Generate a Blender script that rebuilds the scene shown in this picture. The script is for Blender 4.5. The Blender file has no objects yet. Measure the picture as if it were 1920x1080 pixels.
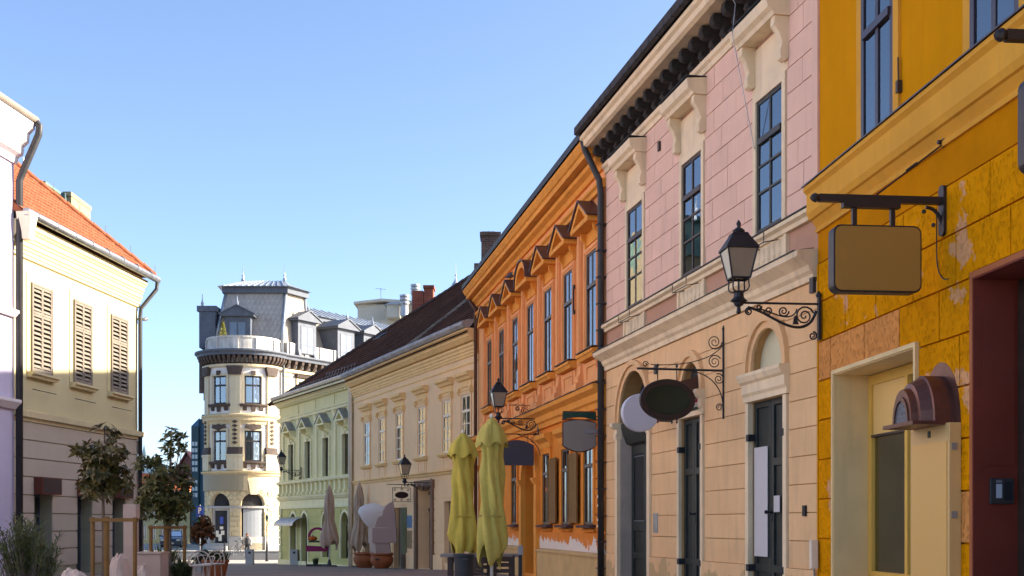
import bpy, bmesh, math, random
from mathutils import Vector, Matrix, noise
R = math.radians
# ------------------------------------------------------------------ camera, sky, sun, exposure
F = 2300.0; HOR = 982.0; CZ = 1.25          # focal length and horizon row (pixels of a 1920 wide picture), eye height
SUN_AZ = 8.0; SUN_EL = 24.0                 # degrees from +X towards +Y, above the horizon
sc = bpy.context.scene
C = sc.collection
cam_d = bpy.data.cameras.new("camera"); cam = bpy.data.objects.new("camera", cam_d); C.objects.link(cam)
cam.location = (0, 0, CZ); cam.rotation_euler = (R(90), 0, 0)
cam_d.sensor_width = 36; cam_d.lens = F / 1920 * 36; cam_d.shift_y = (HOR - 540) / 1920
cam_d.clip_start = .05; cam_d.clip_end = 6000
sc.camera = cam
w = bpy.data.worlds.new("World"); sc.world = w; w.use_nodes = True
nt = w.node_tree; bg = nt.nodes["Background"]
sky = nt.nodes.new("ShaderNodeTexSky"); sky.sky_type = 'NISHITA'; sky.sun_disc = False
sky.sun_elevation = R(SUN_EL); sky.sun_rotation = R(90 - SUN_AZ)
sky.altitude = 0; sky.air_density = 0.6; sky.dust_density = 1.3; sky.ozone_density = 1.7
nt.links.new(sky.outputs[0], bg.inputs[0]); bg.inputs[1].default_value = .135
S = Vector((math.cos(R(SUN_EL)) * math.cos(R(SUN_AZ)), math.cos(R(SUN_EL)) * math.sin(R(SUN_AZ)), math.sin(R(SUN_EL))))
sun_d = bpy.data.lights.new("sun", 'SUN'); sun_d.energy = 5.0; sun_d.angle = R(.53); sun_d.color = (1, .89, .73)
sun = bpy.data.objects.new("sun", sun_d); C.objects.link(sun)
sun.rotation_euler = (-S).to_track_quat('-Z', 'Y').to_euler(); sun.location = (40, 10, 40)
vs = sc.view_settings; vs.view_transform = 'Standard'; vs.look = 'None'; vs.gamma = 1; vs.exposure = 1.55
try: vs.use_curve_mapping = False
except Exception: pass
sc.cycles.max_bounces = 8; sc.cycles.diffuse_bounces = 4; sc.cycles.transparent_max_bounces = 12
random.seed(7)

# ------------------------------------------------------------------ helpers
def gz(y):                                   # the street falls gently away from the camera
    return -max(0., min(y, 61.5) - 28.3) * .0235
def ray(px, py): return Vector(((px - 960) / F, 1, (HOR - py) / F))
def at(px, py, Y): return Vector((0, 0, CZ)) + ray(px, py) * Y
def gpt(px, Y): p = at(px, HOR, Y); return Vector((p.x, Y, gz(Y)))

class MB:
    def __init__(s): s.v = []; s.f = []
    def add(s, vs, fs):
        n = len(s.v); s.v += [tuple(p) for p in vs]; s.f += [tuple(i + n for i in f) for f in fs]; return s
    def box(s, x0, x1, y0, y1, z0, z1):
        return s.add([(x0,y0,z0),(x1,y0,z0),(x1,y1,z0),(x0,y1,z0),(x0,y0,z1),(x1,y0,z1),(x1,y1,z1),(x0,y1,z1)],
                     [(0,3,2,1),(4,5,6,7),(0,1,5,4),(1,2,6,5),(2,3,7,6),(3,0,4,7)])
    def quad(s, *p): return s.add(p, [tuple(range(len(p)))])
    def hexa(s, b, t):                       # bottom loop, top loop (same count)
        n = len(b)
        return s.add(list(b) + list(t), [tuple(range(n))[::-1], tuple(range(n, 2*n))] + [(i, (i+1) % n, n + (i+1) % n, n + i) for i in range(n)])
    def prof(s, x0, x1, pts):                # (y, z) profile pulled along x
        return s.hexa([(x0, y, z) for y, z in pts], [(x1, y, z) for y, z in pts])
    def frontal(s, pts, y0, y1):             # (x, z) outline with thickness in y
        return s.hexa([(x, y0, z) for x, z in pts], [(x, y1, z) for x, z in pts])
    def side(s, pts, x0, x1):                # (y, z) outline with thickness in x
        return s.prof(x0, x1, pts)
    def frame(s, x0, x1, z0, z1, wd, y0, y1, bottom=True):
        s.box(x0 - wd, x0, y0, y1, z0, z1); s.box(x1, x1 + wd, y0, y1, z0, z1); s.box(x0 - wd, x1 + wd, y0, y1, z1, z1 + wd)
        if bottom: s.box(x0 - wd, x1 + wd, y0, y1, z0 - wd, z0)
        return s
    def ring(s, xc, zc, ri, ro, y0, y1, n=14, a0=0, a1=180, ki=1, ko=1):
        for i in range(n):
            p = []
            for k in (i, i + 1):
                a = R(a0 + (a1 - a0) * k / n); c, q = math.cos(a), math.sin(a)
                p += [(xc + ri * c, zc + ri * q * ki), (xc + ro * c, zc + ro * q * ko)]
            s.frontal([p[0], p[1], p[3], p[2]], y0, y1)
        return s
    def tube(s, pts, r, n=6, r1=None):
        pts = [Vector(p) for p in pts]; m = len(pts); rows = []
        up = Vector((.31, .53, .79))
        for i, p in enumerate(pts):
            t = (pts[min(i+1, m-1)] - pts[max(i-1, 0)]).normalized()
            a = t.cross(up)
            if a.length < .05: a = t.cross(Vector((1, 0, 0)))
            a.normalize(); b = t.cross(a)
            rr = r if r1 is None else r + (r1 - r) * i / max(1, m - 1)
            rows.append([p + (a * math.cos(2*math.pi*k/n) + b * math.sin(2*math.pi*k/n)) * rr for k in range(n)])
        vs = [q for row in rows for q in row]
        fs = [(i*n + k, i*n + (k+1) % n, (i+1)*n + (k+1) % n, (i+1)*n + k) for i in range(m-1) for k in range(n)]
        fs += [tuple(range(n))[::-1], tuple(range((m-1)*n, m*n))]
        return s.add(vs, fs)
    def lathe(s, prof, c=(0, 0, 0), n=16, sx=1, sy=1, fn=None):
        c = Vector(c); vs = []
        for z, r in prof:
            for k in range(n):
                a = 2 * math.pi * k / n; rr = r * (fn(a, z) if fn else 1)
                vs.append((c.x + rr * sx * math.cos(a), c.y + rr * sy * math.sin(a), c.z + z))
        m = len(prof)
        fs = [(i*n + k, i*n + (k+1) % n, (i+1)*n + (k+1) % n, (i+1)*n + k) for i in range(m-1) for k in range(n)]
        fs += [tuple(range(n))[::-1], tuple(range((m-1)*n, m*n))]
        return s.add(vs, fs)
    def xf(s, M): s.v = [tuple(M @ Vector(p)) for p in s.v]; return s

CUR_BEND = [None]
def build(name, mb, m, parent=None, smooth=False, kind=None, bevel=0):
    me = bpy.data.meshes.new(name); me.from_pydata(mb.v, [], mb.f)
    bm = bmesh.new(); bm.from_mesh(me)
    if CUR_BEND[0]:
        r = CUR_BEND[0]; st = r * R(6); xs = [v.co.x for v in bm.verts]
        k = math.ceil(min(xs) / st)
        while k * st < max(xs):
            if k * st > min(xs) + 1e-4:
                bmesh.ops.bisect_plane(bm, geom=bm.verts[:] + bm.edges[:] + bm.faces[:], plane_co=(k*st, 0, 0), plane_no=(1, 0, 0))
            k += 1
        for v in bm.verts:
            a = v.co.x / r; q = r - v.co.y; v.co = Vector((q * math.sin(a), -q * math.cos(a), v.co.z))
    bmesh.ops.recalc_face_normals(bm, faces=bm.faces[:])
    if bevel: bmesh.ops.bevel(bm, geom=bm.edges[:], offset=bevel, segments=1, affect='EDGES', clamp_overlap=True)
    bm.to_mesh(me); bm.free()
    if smooth:
        for p in me.polygons: p.use_smooth = True
    me.materials.append(m)
    o = bpy.data.objects.new(name, me); C.objects.link(o)
    if parent: o.parent = parent
    if kind: o["kind"] = kind
    return o
def tag(o, label, cat, group=None):
    o["label"] = label; o["category"] = cat
    if group: o["group"] = group
    return o
def thing(name, label, cat, loc=(0, 0, 0), rz=0, group=None):
    o = bpy.data.objects.new(name, None); C.objects.link(o); o.empty_display_size = .2
    o.location = loc; o.rotation_euler = (0, 0, rz)
    return tag(o, label, cat, group)
def copy_tree(o, parent=None):
    c = o.copy(); C.objects.link(c); c.parent = parent
    for ch in list(o.children): copy_tree(ch, c)
    return c

# ------------------------------------------------------------------ materials
def nodes(name):
    m = bpy.data.materials.new(name); m.use_nodes = True; t = m.node_tree
    return m, t, t.nodes["Principled BSDF"]
def lin(c): return tuple(c) + (1,)
def mul(c, k): return tuple(max(0, min(1, x * k)) for x in c)
def mat(name, col, rough=.85, var=.12, scale=1.2, bump=.15, bscale=60, metal=0, streak=0, streakcol=None,
        patch=None, patch_t=.62, patch_s=1.5, spec=.35, coat=0, vor=0, patch_z=None, rand=0, emit=0):
    m, t, p = nodes(name); N = t.nodes.new; L = t.links.new
    p.inputs["Roughness"].default_value = rough; p.inputs["Metallic"].default_value = metal
    p.inputs["Specular IOR Level"].default_value = spec
    if coat: p.inputs["Coat Weight"].default_value = coat; p.inputs["Coat Roughness"].default_value = .15
    tc = N("ShaderNodeTexCoord"); vec = tc.outputs["Object"]
    n1 = N("ShaderNodeTexNoise"); n1.inputs["Scale"].default_value = scale; n1.inputs["Detail"].default_value = 6; n1.inputs["Roughness"].default_value = .62
    L(vec, n1.inputs["Vector"])
    r1 = N("ShaderNodeValToRGB"); r1.color_ramp.elements[0].position = .3; r1.color_ramp.elements[1].position = .72
    r1.color_ramp.elements[0].color = lin(mul(col, 1 - var)); r1.color_ramp.elements[1].color = lin(mul(col, 1 + var))
    L(n1.outputs[0], r1.inputs[0]); c = r1.outputs[0]
    def mix(a, b, fac, bcol=None):
        x = N("ShaderNodeMix"); x.data_type = 'RGBA'; L(fac, x.inputs[0]); L(a, x.inputs[6])
        if bcol is not None: x.inputs[7].default_value = lin(bcol)
        else: L(b, x.inputs[7])
        return x.outputs[2]
    if rand:                                # each piece its own slight tone
        oi = N("ShaderNodeObjectInfo"); mr = N("ShaderNodeMapRange"); mr.inputs[3].default_value = 1 - rand; mr.inputs[4].default_value = 1 + rand
        L(oi.outputs["Random"], mr.inputs[0]); vm = N("ShaderNodeVectorMath"); vm.operation = 'SCALE'; L(c, vm.inputs[0]); L(mr.outputs[0], vm.inputs["Scale"]); c = vm.outputs[0]
    if streak:
        mp = N("ShaderNodeMapping"); mp.inputs["Scale"].default_value = (3.2, 3.2, .35); L(vec, mp.inputs[0])
        n2 = N("ShaderNodeTexNoise"); n2.inputs["Scale"].default_value = 2.2; n2.inputs["Detail"].default_value = 5; L(mp.outputs[0], n2.inputs["Vector"])
        r2 = N("ShaderNodeValToRGB"); r2.color_ramp.elements[0].position = .5; r2.color_ramp.elements[1].position = .8
        r2.color_ramp.elements[1].color = (streak, streak, streak, 1); L(n2.outputs[0], r2.inputs[0])
        c = mix(c, None, r2.outputs[0], streakcol or mul(col, .45))
    if patch:
        n3 = N("ShaderNodeTexNoise"); n3.inputs["Scale"].default_value = patch_s; n3.inputs["Detail"].default_value = 8; n3.inputs["Roughness"].default_value = .6; L(vec, n3.inputs["Vector"])
        src = n3.outputs[0]
        if patch_z:                          # flaking keeps to a band of heights (z0, z1)
            sx = N("ShaderNodeSeparateXYZ"); L(vec, sx.inputs[0]); mr = N("ShaderNodeMapRange"); L(sx.outputs[2], mr.inputs[0])
            mr.inputs[1].default_value = patch_z[0]; mr.inputs[2].default_value = patch_z[1]; mr.inputs[3].default_value = .35; mr.inputs[4].default_value = -.35
            ad = N("ShaderNodeMath"); ad.operation = 'ADD'; L(src, ad.inputs[0]); L(mr.outputs[0], ad.inputs[1]); src = ad.outputs[0]
        r3 = N("ShaderNodeValToRGB"); r3.color_ramp.elements[0].position = patch_t; r3.color_ramp.elements[1].position = patch_t + .02; L(src, r3.inputs[0])
        c = mix(c, None, r3.outputs[0], patch)
    L(c, p.inputs["Base Color"])
    if bump:
        nb = N("ShaderNodeTexNoise"); nb.inputs["Scale"].default_value = bscale; nb.inputs["Detail"].default_value = 3; L(vec, nb.inputs["Vector"])
        h = nb.outputs[0]
        if vor:                              # tooled, pecked stucco
            mp = N("ShaderNodeMapping"); mp.inputs["Scale"].default_value = (1.5, 1.5, .8); L(vec, mp.inputs[0])
            vo = N("ShaderNodeTexVoronoi"); vo.inputs["Scale"].default_value = vor; vo.inputs["Randomness"].default_value = .75; L(mp.outputs[0], vo.inputs["Vector"])
            rv = N("ShaderNodeValToRGB"); rv.color_ramp.elements[0].position = .12; rv.color_ramp.elements[1].position = .42; L(vo.outputs["Distance"], rv.inputs[0])
            ad = N("ShaderNodeMath"); ad.operation = 'MULTIPLY_ADD'; L(nb.outputs[0], ad.inputs[0]); ad.inputs[1].default_value = .3; L(rv.outputs[0], ad.inputs[2]); h = ad.outputs[0]
        b = N("ShaderNodeBump"); b.inputs["Strength"].default_value = bump; b.inputs["Distance"].default_value = .02 if not vor else .03
        L(h, b.inputs["Height"]); L(b.outputs[0], p.inputs["Normal"])
    return m
def glass(name, tint=(.8, .86, .88), ior=2.8, dark=.25):
    m = bpy.data.materials.new(name); m.use_nodes = True; t = m.node_tree; N = t.nodes.new; L = t.links.new
    for n in list(t.nodes):
        if n.type == 'BSDF_PRINCIPLED': t.nodes.remove(n)
    out = t.nodes["Material Output"]
    tr = N("ShaderNodeBsdfTransparent"); tr.inputs[0].default_value = lin(tint)
    gl = N("ShaderNodeBsdfGlossy"); gl.inputs["Roughness"].default_value = .015; gl.inputs[0].default_value = (.95, .97, 1, 1)
    fr = N("ShaderNodeFresnel"); fr.inputs[0].default_value = ior
    tc = N("ShaderNodeTexCoord"); nb = N("ShaderNodeTexNoise"); nb.inputs["Scale"].default_value = 2.5; nb.inputs["Detail"].default_value = 1; L(tc.outputs["Object"], nb.inputs["Vector"])
    b = N("ShaderNodeBump"); b.inputs["Strength"].default_value = .12; b.inputs["Distance"].default_value = .02; L(nb.outputs[0], b.inputs["Height"])
    L(b.outputs[0], gl.inputs["Normal"])
    mx = N("ShaderNodeMixShader"); L(fr.outputs[0], mx.inputs[0]); L(tr.outputs[0], mx.inputs[1]); L(gl.outputs[0], mx.inputs[2]); L(mx.outputs[0], out.inputs[0])
    return m
def leafmat(name, c0, c1, rough=.45, trans=.25, spec=.4):
    m, t, p = nodes(name); N = t.nodes.new; L = t.links.new
    tc = N("ShaderNodeTexCoord"); n = N("ShaderNodeTexNoise"); n.inputs["Scale"].default_value = 9; n.inputs["Detail"].default_value = 2; L(tc.outputs["Object"], n.inputs["Vector"])
    r = N("ShaderNodeValToRGB"); r.color_ramp.elements[0].position = .35; r.color_ramp.elements[1].position = .68
    r.color_ramp.elements[0].color = lin(c0); r.color_ramp.elements[1].color = lin(c1); L(n.outputs[0], r.inputs[0]); L(r.outputs[0], p.inputs["Base Color"])
    p.inputs["Roughness"].default_value = rough; p.inputs["Specular IOR Level"].default_value = spec
    tl = N("ShaderNodeBsdfTranslucent"); L(r.outputs[0], tl.inputs[0]); mx = N("ShaderNodeMixShader"); mx.inputs[0].default_value = trans
    L(p.outputs[0], mx.inputs[1]); L(tl.outputs[0], mx.inputs[2]); L(mx.outputs[0], t.nodes["Material Output"].inputs[0])
    return m
def tilemat(name, c0, c1, w_, h_, mortar, bump=.6):
    m, t, p = nodes(name); N = t.nodes.new; L = t.links.new
    uv = N("ShaderNodeTexCoord"); br = N("ShaderNodeTexBrick"); L(uv.outputs["UV"], br.inputs["Vector"])
    br.inputs["Scale"].default_value = 1; br.inputs["Brick Width"].default_value = w_; br.inputs["Row Height"].default_value = h_
    br.inputs["Mortar Size"].default_value = h_ * .07; br.inputs["Color1"].default_value = lin(c0); br.inputs["Color2"].default_value = lin(c1); br.inputs["Mortar"].default_value = lin(mortar)
    n = N("ShaderNodeTexNoise"); n.inputs["Scale"].default_value = .6; n.inputs["Detail"].default_value = 7; L(uv.outputs["Object"], n.inputs["Vector"])
    mr = N("ShaderNodeMapRange"); mr.inputs[1].default_value = .3; mr.inputs[2].default_value = .7; mr.inputs[3].default_value = .65; mr.inputs[4].default_value = 1.3; L(n.outputs[0], mr.inputs[0])
    vm = N("ShaderNodeVectorMath"); vm.operation = 'SCALE'; L(br.outputs[0], vm.inputs[0]); L(mr.outputs[0], vm.inputs["Scale"]); L(vm.outputs[0], p.inputs["Base Color"])
    b = N("ShaderNodeBump"); b.inputs["Strength"].default_value = bump; b.inputs["Distance"].default_value = .02; b.invert = True; L(br.outputs["Fac"], b.inputs["Height"]); L(b.outputs[0], p.inputs["Normal"])
    p.inputs["Roughness"].default_value = .95; p.inputs["Specular IOR Level"].default_value = .05
    return m

M = {}
M['iron'] = mat('wrought_iron', (.022, .024, .03), .5, .3, 8, .2, 90, metal=.3, spec=.5)
M['pipe_dark'] = mat('dark_pipe', (.035, .034, .035), .55, .3, 3, .1, 40, spec=.5)
M['zinc'] = mat('zinc_sheet', (.35, .37, .40), .45, .2, 2.5, .1, 20, metal=.7, streak=.5)
M['flash'] = mat('black_flashing', (.03, .03, .033), .6, .3, 4, .1, 30)
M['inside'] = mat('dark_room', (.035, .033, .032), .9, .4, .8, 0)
M['glass'] = glass('window_glass')
M['glass_thin'] = glass('lantern_glass', (.86, .86, .82), 1.45)
M['curtain'] = mat('white_curtain', (.74, .64, .5), .9, .12, 6, .3, 8)
M['white_wood'] = mat('white_painted_wood', (.84, .72, .54), .5, .06, 5, .08, 60, streak=.2)
M['dark_wood'] = mat('dark_green_wood', (.022, .028, .024), .5, .25, 5, .15, 50, spec=.45)
M['brown_wood'] = mat('dark_brown_wood', (.045, .026, .018), .5, .25, 5, .15, 50, spec=.45)
M['purple_wood'] = mat('aubergine_wood', (.032, .016, .022), .35, .2, 5, .1, 50, spec=.6)

# ------------------------------------------------------------------ facade frame: x along the wall (left to right from the street), y into the wall, z up
class Bld:
    def __init__(s, name, label, A, B, z0, cat='building', group=None):
        A = Vector(A); B = Vector(B); d = (B - A).normalized(); s.A = A; s.d = d; s.z0 = z0; s.len = (B - A).length
        s.inn = Vector((-d.y, d.x)); s.rz = math.atan2(d.y, d.x)
        s.root = thing(name, label, cat, (A.x, A.y, z0), s.rz, group)
    def loc(s, px, py, y=0):
        r = ray(px, py); O = s.A + s.inn * y                    # solve r*t = O + d*u
        det = r.x * (-s.d.y) + s.d.x * r.y
        t = (O.x * (-s.d.y) + s.d.x * O.y) / det
        u = (Vector((r.x * t, r.y * t)) - O).dot(s.d)
        return u, CZ + r.z * t - s.z0
    def x(s, px, y=0): return s.loc(px, 500, y)[0]
    def z(s, px, py, y=0): return s.loc(px, py, y)[1]
    def zz(s, z): return z - s.z0            # world height to local
    def P(s, u, y, z): q = s.A + s.d * u + s.inn * y; return Vector((q.x, q.y, z + s.z0))
    def part(s, name, mb, m, parent=None, **k): return build(name, mb, m, parent or s.root, **k)

def wall_mb(x0, x1, z0, z1, ops, depth=.5, y=0):
    mb = MB(); xs = sorted({round(v, 4) for v in [x0, x1] + [o[0] for o in ops] + [o[1] for o in ops] if x0 - 1e-6 <= v <= x1 + 1e-6})
    zs = sorted({round(v, 4) for v in [z0, z1] + [o[2] for o in ops] + [o[3] for o in ops] if z0 - 1e-6 <= v <= z1 + 1e-6})
    def op(i, j):
        if i < 0 or j < 0 or i >= len(xs) - 1 or j >= len(zs) - 1: return False
        cx = (xs[i] + xs[i+1]) / 2; cz = (zs[j] + zs[j+1]) / 2
        return any(o[0] < cx < o[1] and o[2] < cz < o[3] for o in ops)
    for i in range(len(xs) - 1):
        for j in range(len(zs) - 1):
            a, b, c, d = xs[i], xs[i+1], zs[j], zs[j+1]
            if not op(i, j): mb.quad((a, y, c), (b, y, c), (b, y, d), (a, y, d)); continue
            if not op(i-1, j): mb.quad((a, y, c), (a, y, d), (a, y+depth, d), (a, y+depth, c))
            if not op(i+1, j): mb.quad((b, y, c), (b, y+depth, c), (b, y+depth, d), (b, y, d))
            if not op(i, j-1): mb.quad((a, y, c), (a, y+depth, c), (b, y+depth, c), (b, y, c))
            if not op(i, j+1): mb.quad((a, y, d), (b, y, d), (b, y+depth, d), (a, y+depth, d))
    for o in ops:
        if len(o) > 4 and o[4]:
            xc = (o[0] + o[1]) / 2; a = (o[1] - o[0]) / 2; zs_ = o[3] - o[4]; n = 14
            for k in range(n):
                t0, t1 = math.pi * k / n, math.pi * (k+1) / n
                p0 = (xc + a * math.cos(t0), zs_ + o[4] * math.sin(t0)); p1 = (xc + a * math.cos(t1), zs_ + o[4] * math.sin(t1))
                mb.quad((p0[0], y, p0[1]), (p0[0], y, o[3]), (p1[0], y, o[3]), (p1[0], y, p1[1]))
                mb.quad((p0[0], y, p0[1]), (p1[0], y, p1[1]), (p1[0], y+depth-.03, p1[1]), (p0[0], y+depth-.03, p0[1]))
    return mb

def rect_sub(r, o):
    x0, x1, z0, z1 = r; a, b, c, d = o[:4]
    if a >= x1 or b <= x0 or c >= z1 or d <= z0: return [r]
    out = []
    if a > x0: out.append((x0, a, z0, z1))
    if b < x1: out.append((b, x1, z0, z1))
    m0, m1 = max(x0, a), min(x1, b)
    if c > z0: out.append((m0, m1, z0, c))
    if d < z1: out.append((m0, m1, d, z1))
    return out
def blocks(b, name, m, x0, x1, z0, z1, rowh, length, ops, proud=.014, gap=.014, parent=None, jitter=.1, pick=None):
    n = max(1, round((z1 - z0) / rowh)); h = (z1 - z0) / n; out = []
    for j in range(n):
        za, zb = z0 + j * h + gap / 2, z0 + (j+1) * h - gap / 2
        off = (length / 2 if j % 2 else 0) + random.uniform(-jitter, jitter) * length
        cuts = [x0]; x = x0 + off
        while x < x1 - length * .25:
            if x > x0 + length * .25: cuts.append(x)
            x += length * random.uniform(1 - jitter, 1 + jitter)
        cuts.append(x1)
        for a, c in zip(cuts, cuts[1:]):
            rs = [(a + gap / 2, c - gap / 2, za, zb)]
            for o in ops: rs = [q for r in rs for q in rect_sub(r, o)]
            rs = [r for r in rs if r[1] - r[0] > .03 and r[3] - r[2] > .03]
            # pieces that do not touch each other (either side of an opening) are different stones
            groups = {i: [r] for i, r in enumerate(rs)}; merged = True
            while merged:
                merged = False
                for p in list(groups):
                    for q in list(groups):
                        if p < q and p in groups and q in groups and any(
                                (abs(r[1]-t[0]) < 1e-5 or abs(r[0]-t[1]) < 1e-5) and min(r[3], t[3]) - max(r[2], t[2]) > 1e-4 or
                                (abs(r[3]-t[2]) < 1e-5 or abs(r[2]-t[3]) < 1e-5) and min(r[1], t[1]) - max(r[0], t[0]) > 1e-4 for r in groups[p] for t in groups[q]):
                            groups[p] += groups.pop(q); merged = True
            for g in groups.values():
                mb = MB()
                for r in g: mb.box(r[0], r[1], -proud - random.uniform(0, .002), .002, r[2], r[3])
                out.append(b.part(name, mb, pick(a, za) if pick else m, parent))
    return out

def window(b, x0, x1, z0, z1, m, yf=.14, cols=2, rows=((.68, .06),), fw=.06, mw=.045, th=.06, curtain=None, gl=None, name='window', parent=None, split=None, open_cell=None):
    mb = MB()
    mb.box(x0, x0+fw, yf, yf+th, z0, z1); mb.box(x1-fw, x1, yf, yf+th, z0, z1)
    mb.box(x0+fw, x1-fw, yf, yf+th, z0, z0+fw); mb.box(x0+fw, x1-fw, yf, yf+th, z1-fw, z1)
    ix0, ix1, iz0, iz1 = x0+fw, x1-fw, z0+fw, z1-fw
    zc = [iz0]; hs = []
    for f, t in rows:
        c = z0 + (z1 - z0) * f; mb.box(ix0, ix1, yf-.004 - (.018 if t > .05 else 0), yf+th-.004, c-t/2, c+t/2); hs.append((c-t/2, c+t/2))
    xs = [ix0 + (ix1 - ix0) * k / cols for k in range(cols + 1)]
    edges = [iz0] + [v for h in hs for v in h] + [iz1]
    zcells = [(edges[2*i], edges[2*i+1]) for i in range(len(edges)//2)]
    for x in xs[1:-1]:
        for c in zcells: mb.box(x-mw/2, x+mw/2, yf+.002, yf+th-.006, c[0], c[1])
    o = b.part(name, mb, m, parent)
    for k in range(cols):
        a = xs[k] + (mw/2 if k else 0); c = xs[k+1] - (mw/2 if k < cols-1 else 0)
        for i, (p, q) in enumerate(zcells):
            if open_cell and (k, i) in open_cell: continue
            g = MB(); tl = random.uniform(-.004, .004)
            g.box(a, c, yf+.014+tl, yf+.02+tl, p, q)
            b.part('pane', g, gl or M['glass'], o)
    if curtain:
        g = MB(); n = 10; cz0 = z0 + (z1 - z0) * curtain[0]; cz1 = z0 + (z1 - z0) * curtain[1]
        for k in range(n):
            xa, xb = ix0 + (ix1-ix0)*k/n, ix0 + (ix1-ix0)*(k+1)/n
            ya, yb = yf+th+.08+.02*(k % 2), yf+th+.08+.02*((k+1) % 2)
            g.quad((xa, ya, cz0), (xb, yb, cz0), (xb, yb, cz1), (xa, ya, cz1))
        b.part('curtain', g, M['curtain'], o)
    return o
def spiral(c, r0, r1, turns, a0, n=26, sgn=1):          # points in the y-z plane
    return [(0, c[0] + (r0 + (r1-r0)*k/n) * math.cos(a0 + sgn*2*math.pi*turns*k/n), c[1] + (r0 + (r1-r0)*k/n) * math.sin(a0 + sgn*2*math.pi*turns*k/n)) for k in range(n + 1)]
def bez(p, n=14):
    p = [Vector(q) for q in p]; out = []
    for k in range(n + 1):
        t = k / n; q = list(p)
        while len(q) > 1: q = [q[i].lerp(q[i+1], t) for i in range(len(q) - 1)]
        out.append(q[0])
    return out
# ------------------------------------------------------------------ the setting: ground, cross road, pavement
M['paving'] = mat('street_paving', (.23, .18, .15), .8, .2, .5, .3, 14, streak=.25)
M['asphalt'] = mat('asphalt', (.07, .07, .072), .9, .2, .4, .25, 30)
M['slab'] = mat('pale_slabs', (.42, .39, .35), .85, .15, .7, .2, 18)
g = MB()
for ya, yb in ((-400, 28.3), (28.3, 61.5), (61.5, 4000)):
    g.quad((-2500, ya, gz(ya)), (2500, ya, gz(ya)), (2500, yb, gz(yb)), (-2500, yb, gz(yb)))
build('ground', g, M['paving'], kind='structure')
g = MB()
for ya, yb in ((-60, 20.0),): g.quad((-14, ya, .004), (12, ya, .004), (12, yb, .004), (-14, yb, .004))
build('bounce_sheet', g, mat('pale_bounce', (.46, .42, .36), .85, .15, .7, .3, 14), kind='structure')  # unseen pale sheet, added to bounce light onto the shaded fronts
g = MB().quad((-90, 68.6, -.776), (60, 68.6, -.776), (60, 84.4, -.776), (-90, 84.4, -.776)); build('road', g, M['asphalt'], kind='structure')
g = MB().quad((-40, 61.8, -.772), (30, 61.8, -.772), (30, 68.4, -.772), (-40, 68.4, -.772)); build('plaza_paving', g, M['slab'], kind='structure')
g = MB().box(-60, 20, 84.4, 84.7, -.85, -.64); build('kerb', g, mat('kerb_stone', (.4,.36,.3)), kind='structure')
g = MB().quad((-60, 84.7, -.65), (20, 84.7, -.65), (20, 240, -.65), (-60, 240, -.65)); build('pavement', g, M['slab'], kind='structure')

PG, P1, P2, P3, P4 = (-11.63, 61.5), (-6.71, 51.8), (-1.047, 38.2), (1.79, 23.2), (3.615, 14.41)
def body(b, depth, z1, m, x0=0, x1=None, end=None):
    mb = MB(); x1 = b.len if x1 is None else x1
    mb.box(x0 + .01, x1 - .01, .54, depth, 0, z1); b.part('rear_block', mb, m)
    b.part('room_shade_sheet', MB().quad((x0, .52, 0), (x1, .52, 0), (x1, .52, z1), (x0, .52, z1)), M['inside'])  # near-black sheet stands in for the unlit rooms behind the windows
def roof(b, x0, x1, ze, yo, yr, zr, m, depth, th=.14):
    mb = MB(); mb.hexa([(x0, yo, ze), (x1, yo, ze), (x1, yr, zr), (x0, yr, zr)], [(x0, yo, ze+th), (x1, yo, ze+th), (x1, yr, zr+th), (x0, yr, zr+th)])
    mb.hexa([(x0, yr, zr), (x1, yr, zr), (x1, depth, ze), (x0, depth, ze)], [(x0, yr, zr+th), (x1, yr, zr+th), (x1, depth, ze+th), (x0, depth, ze+th)])
    o = b.part('roof', mb, m)
    gb = MB()
    for x in (x0 + .02, x1 - .02 - .2): gb.hexa([(x, .1, ze-.3), (x+.2, .1, ze-.3), (x+.2, depth-.1, ze-.3), (x, depth-.1, ze-.3)], [(x, yr-.1, zr-.02), (x+.2, yr-.1, zr-.02), (x+.2, yr+.1, zr-.02), (x, yr+.1, zr-.02)])
    b.part('gable', gb, m)
    return o

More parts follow.
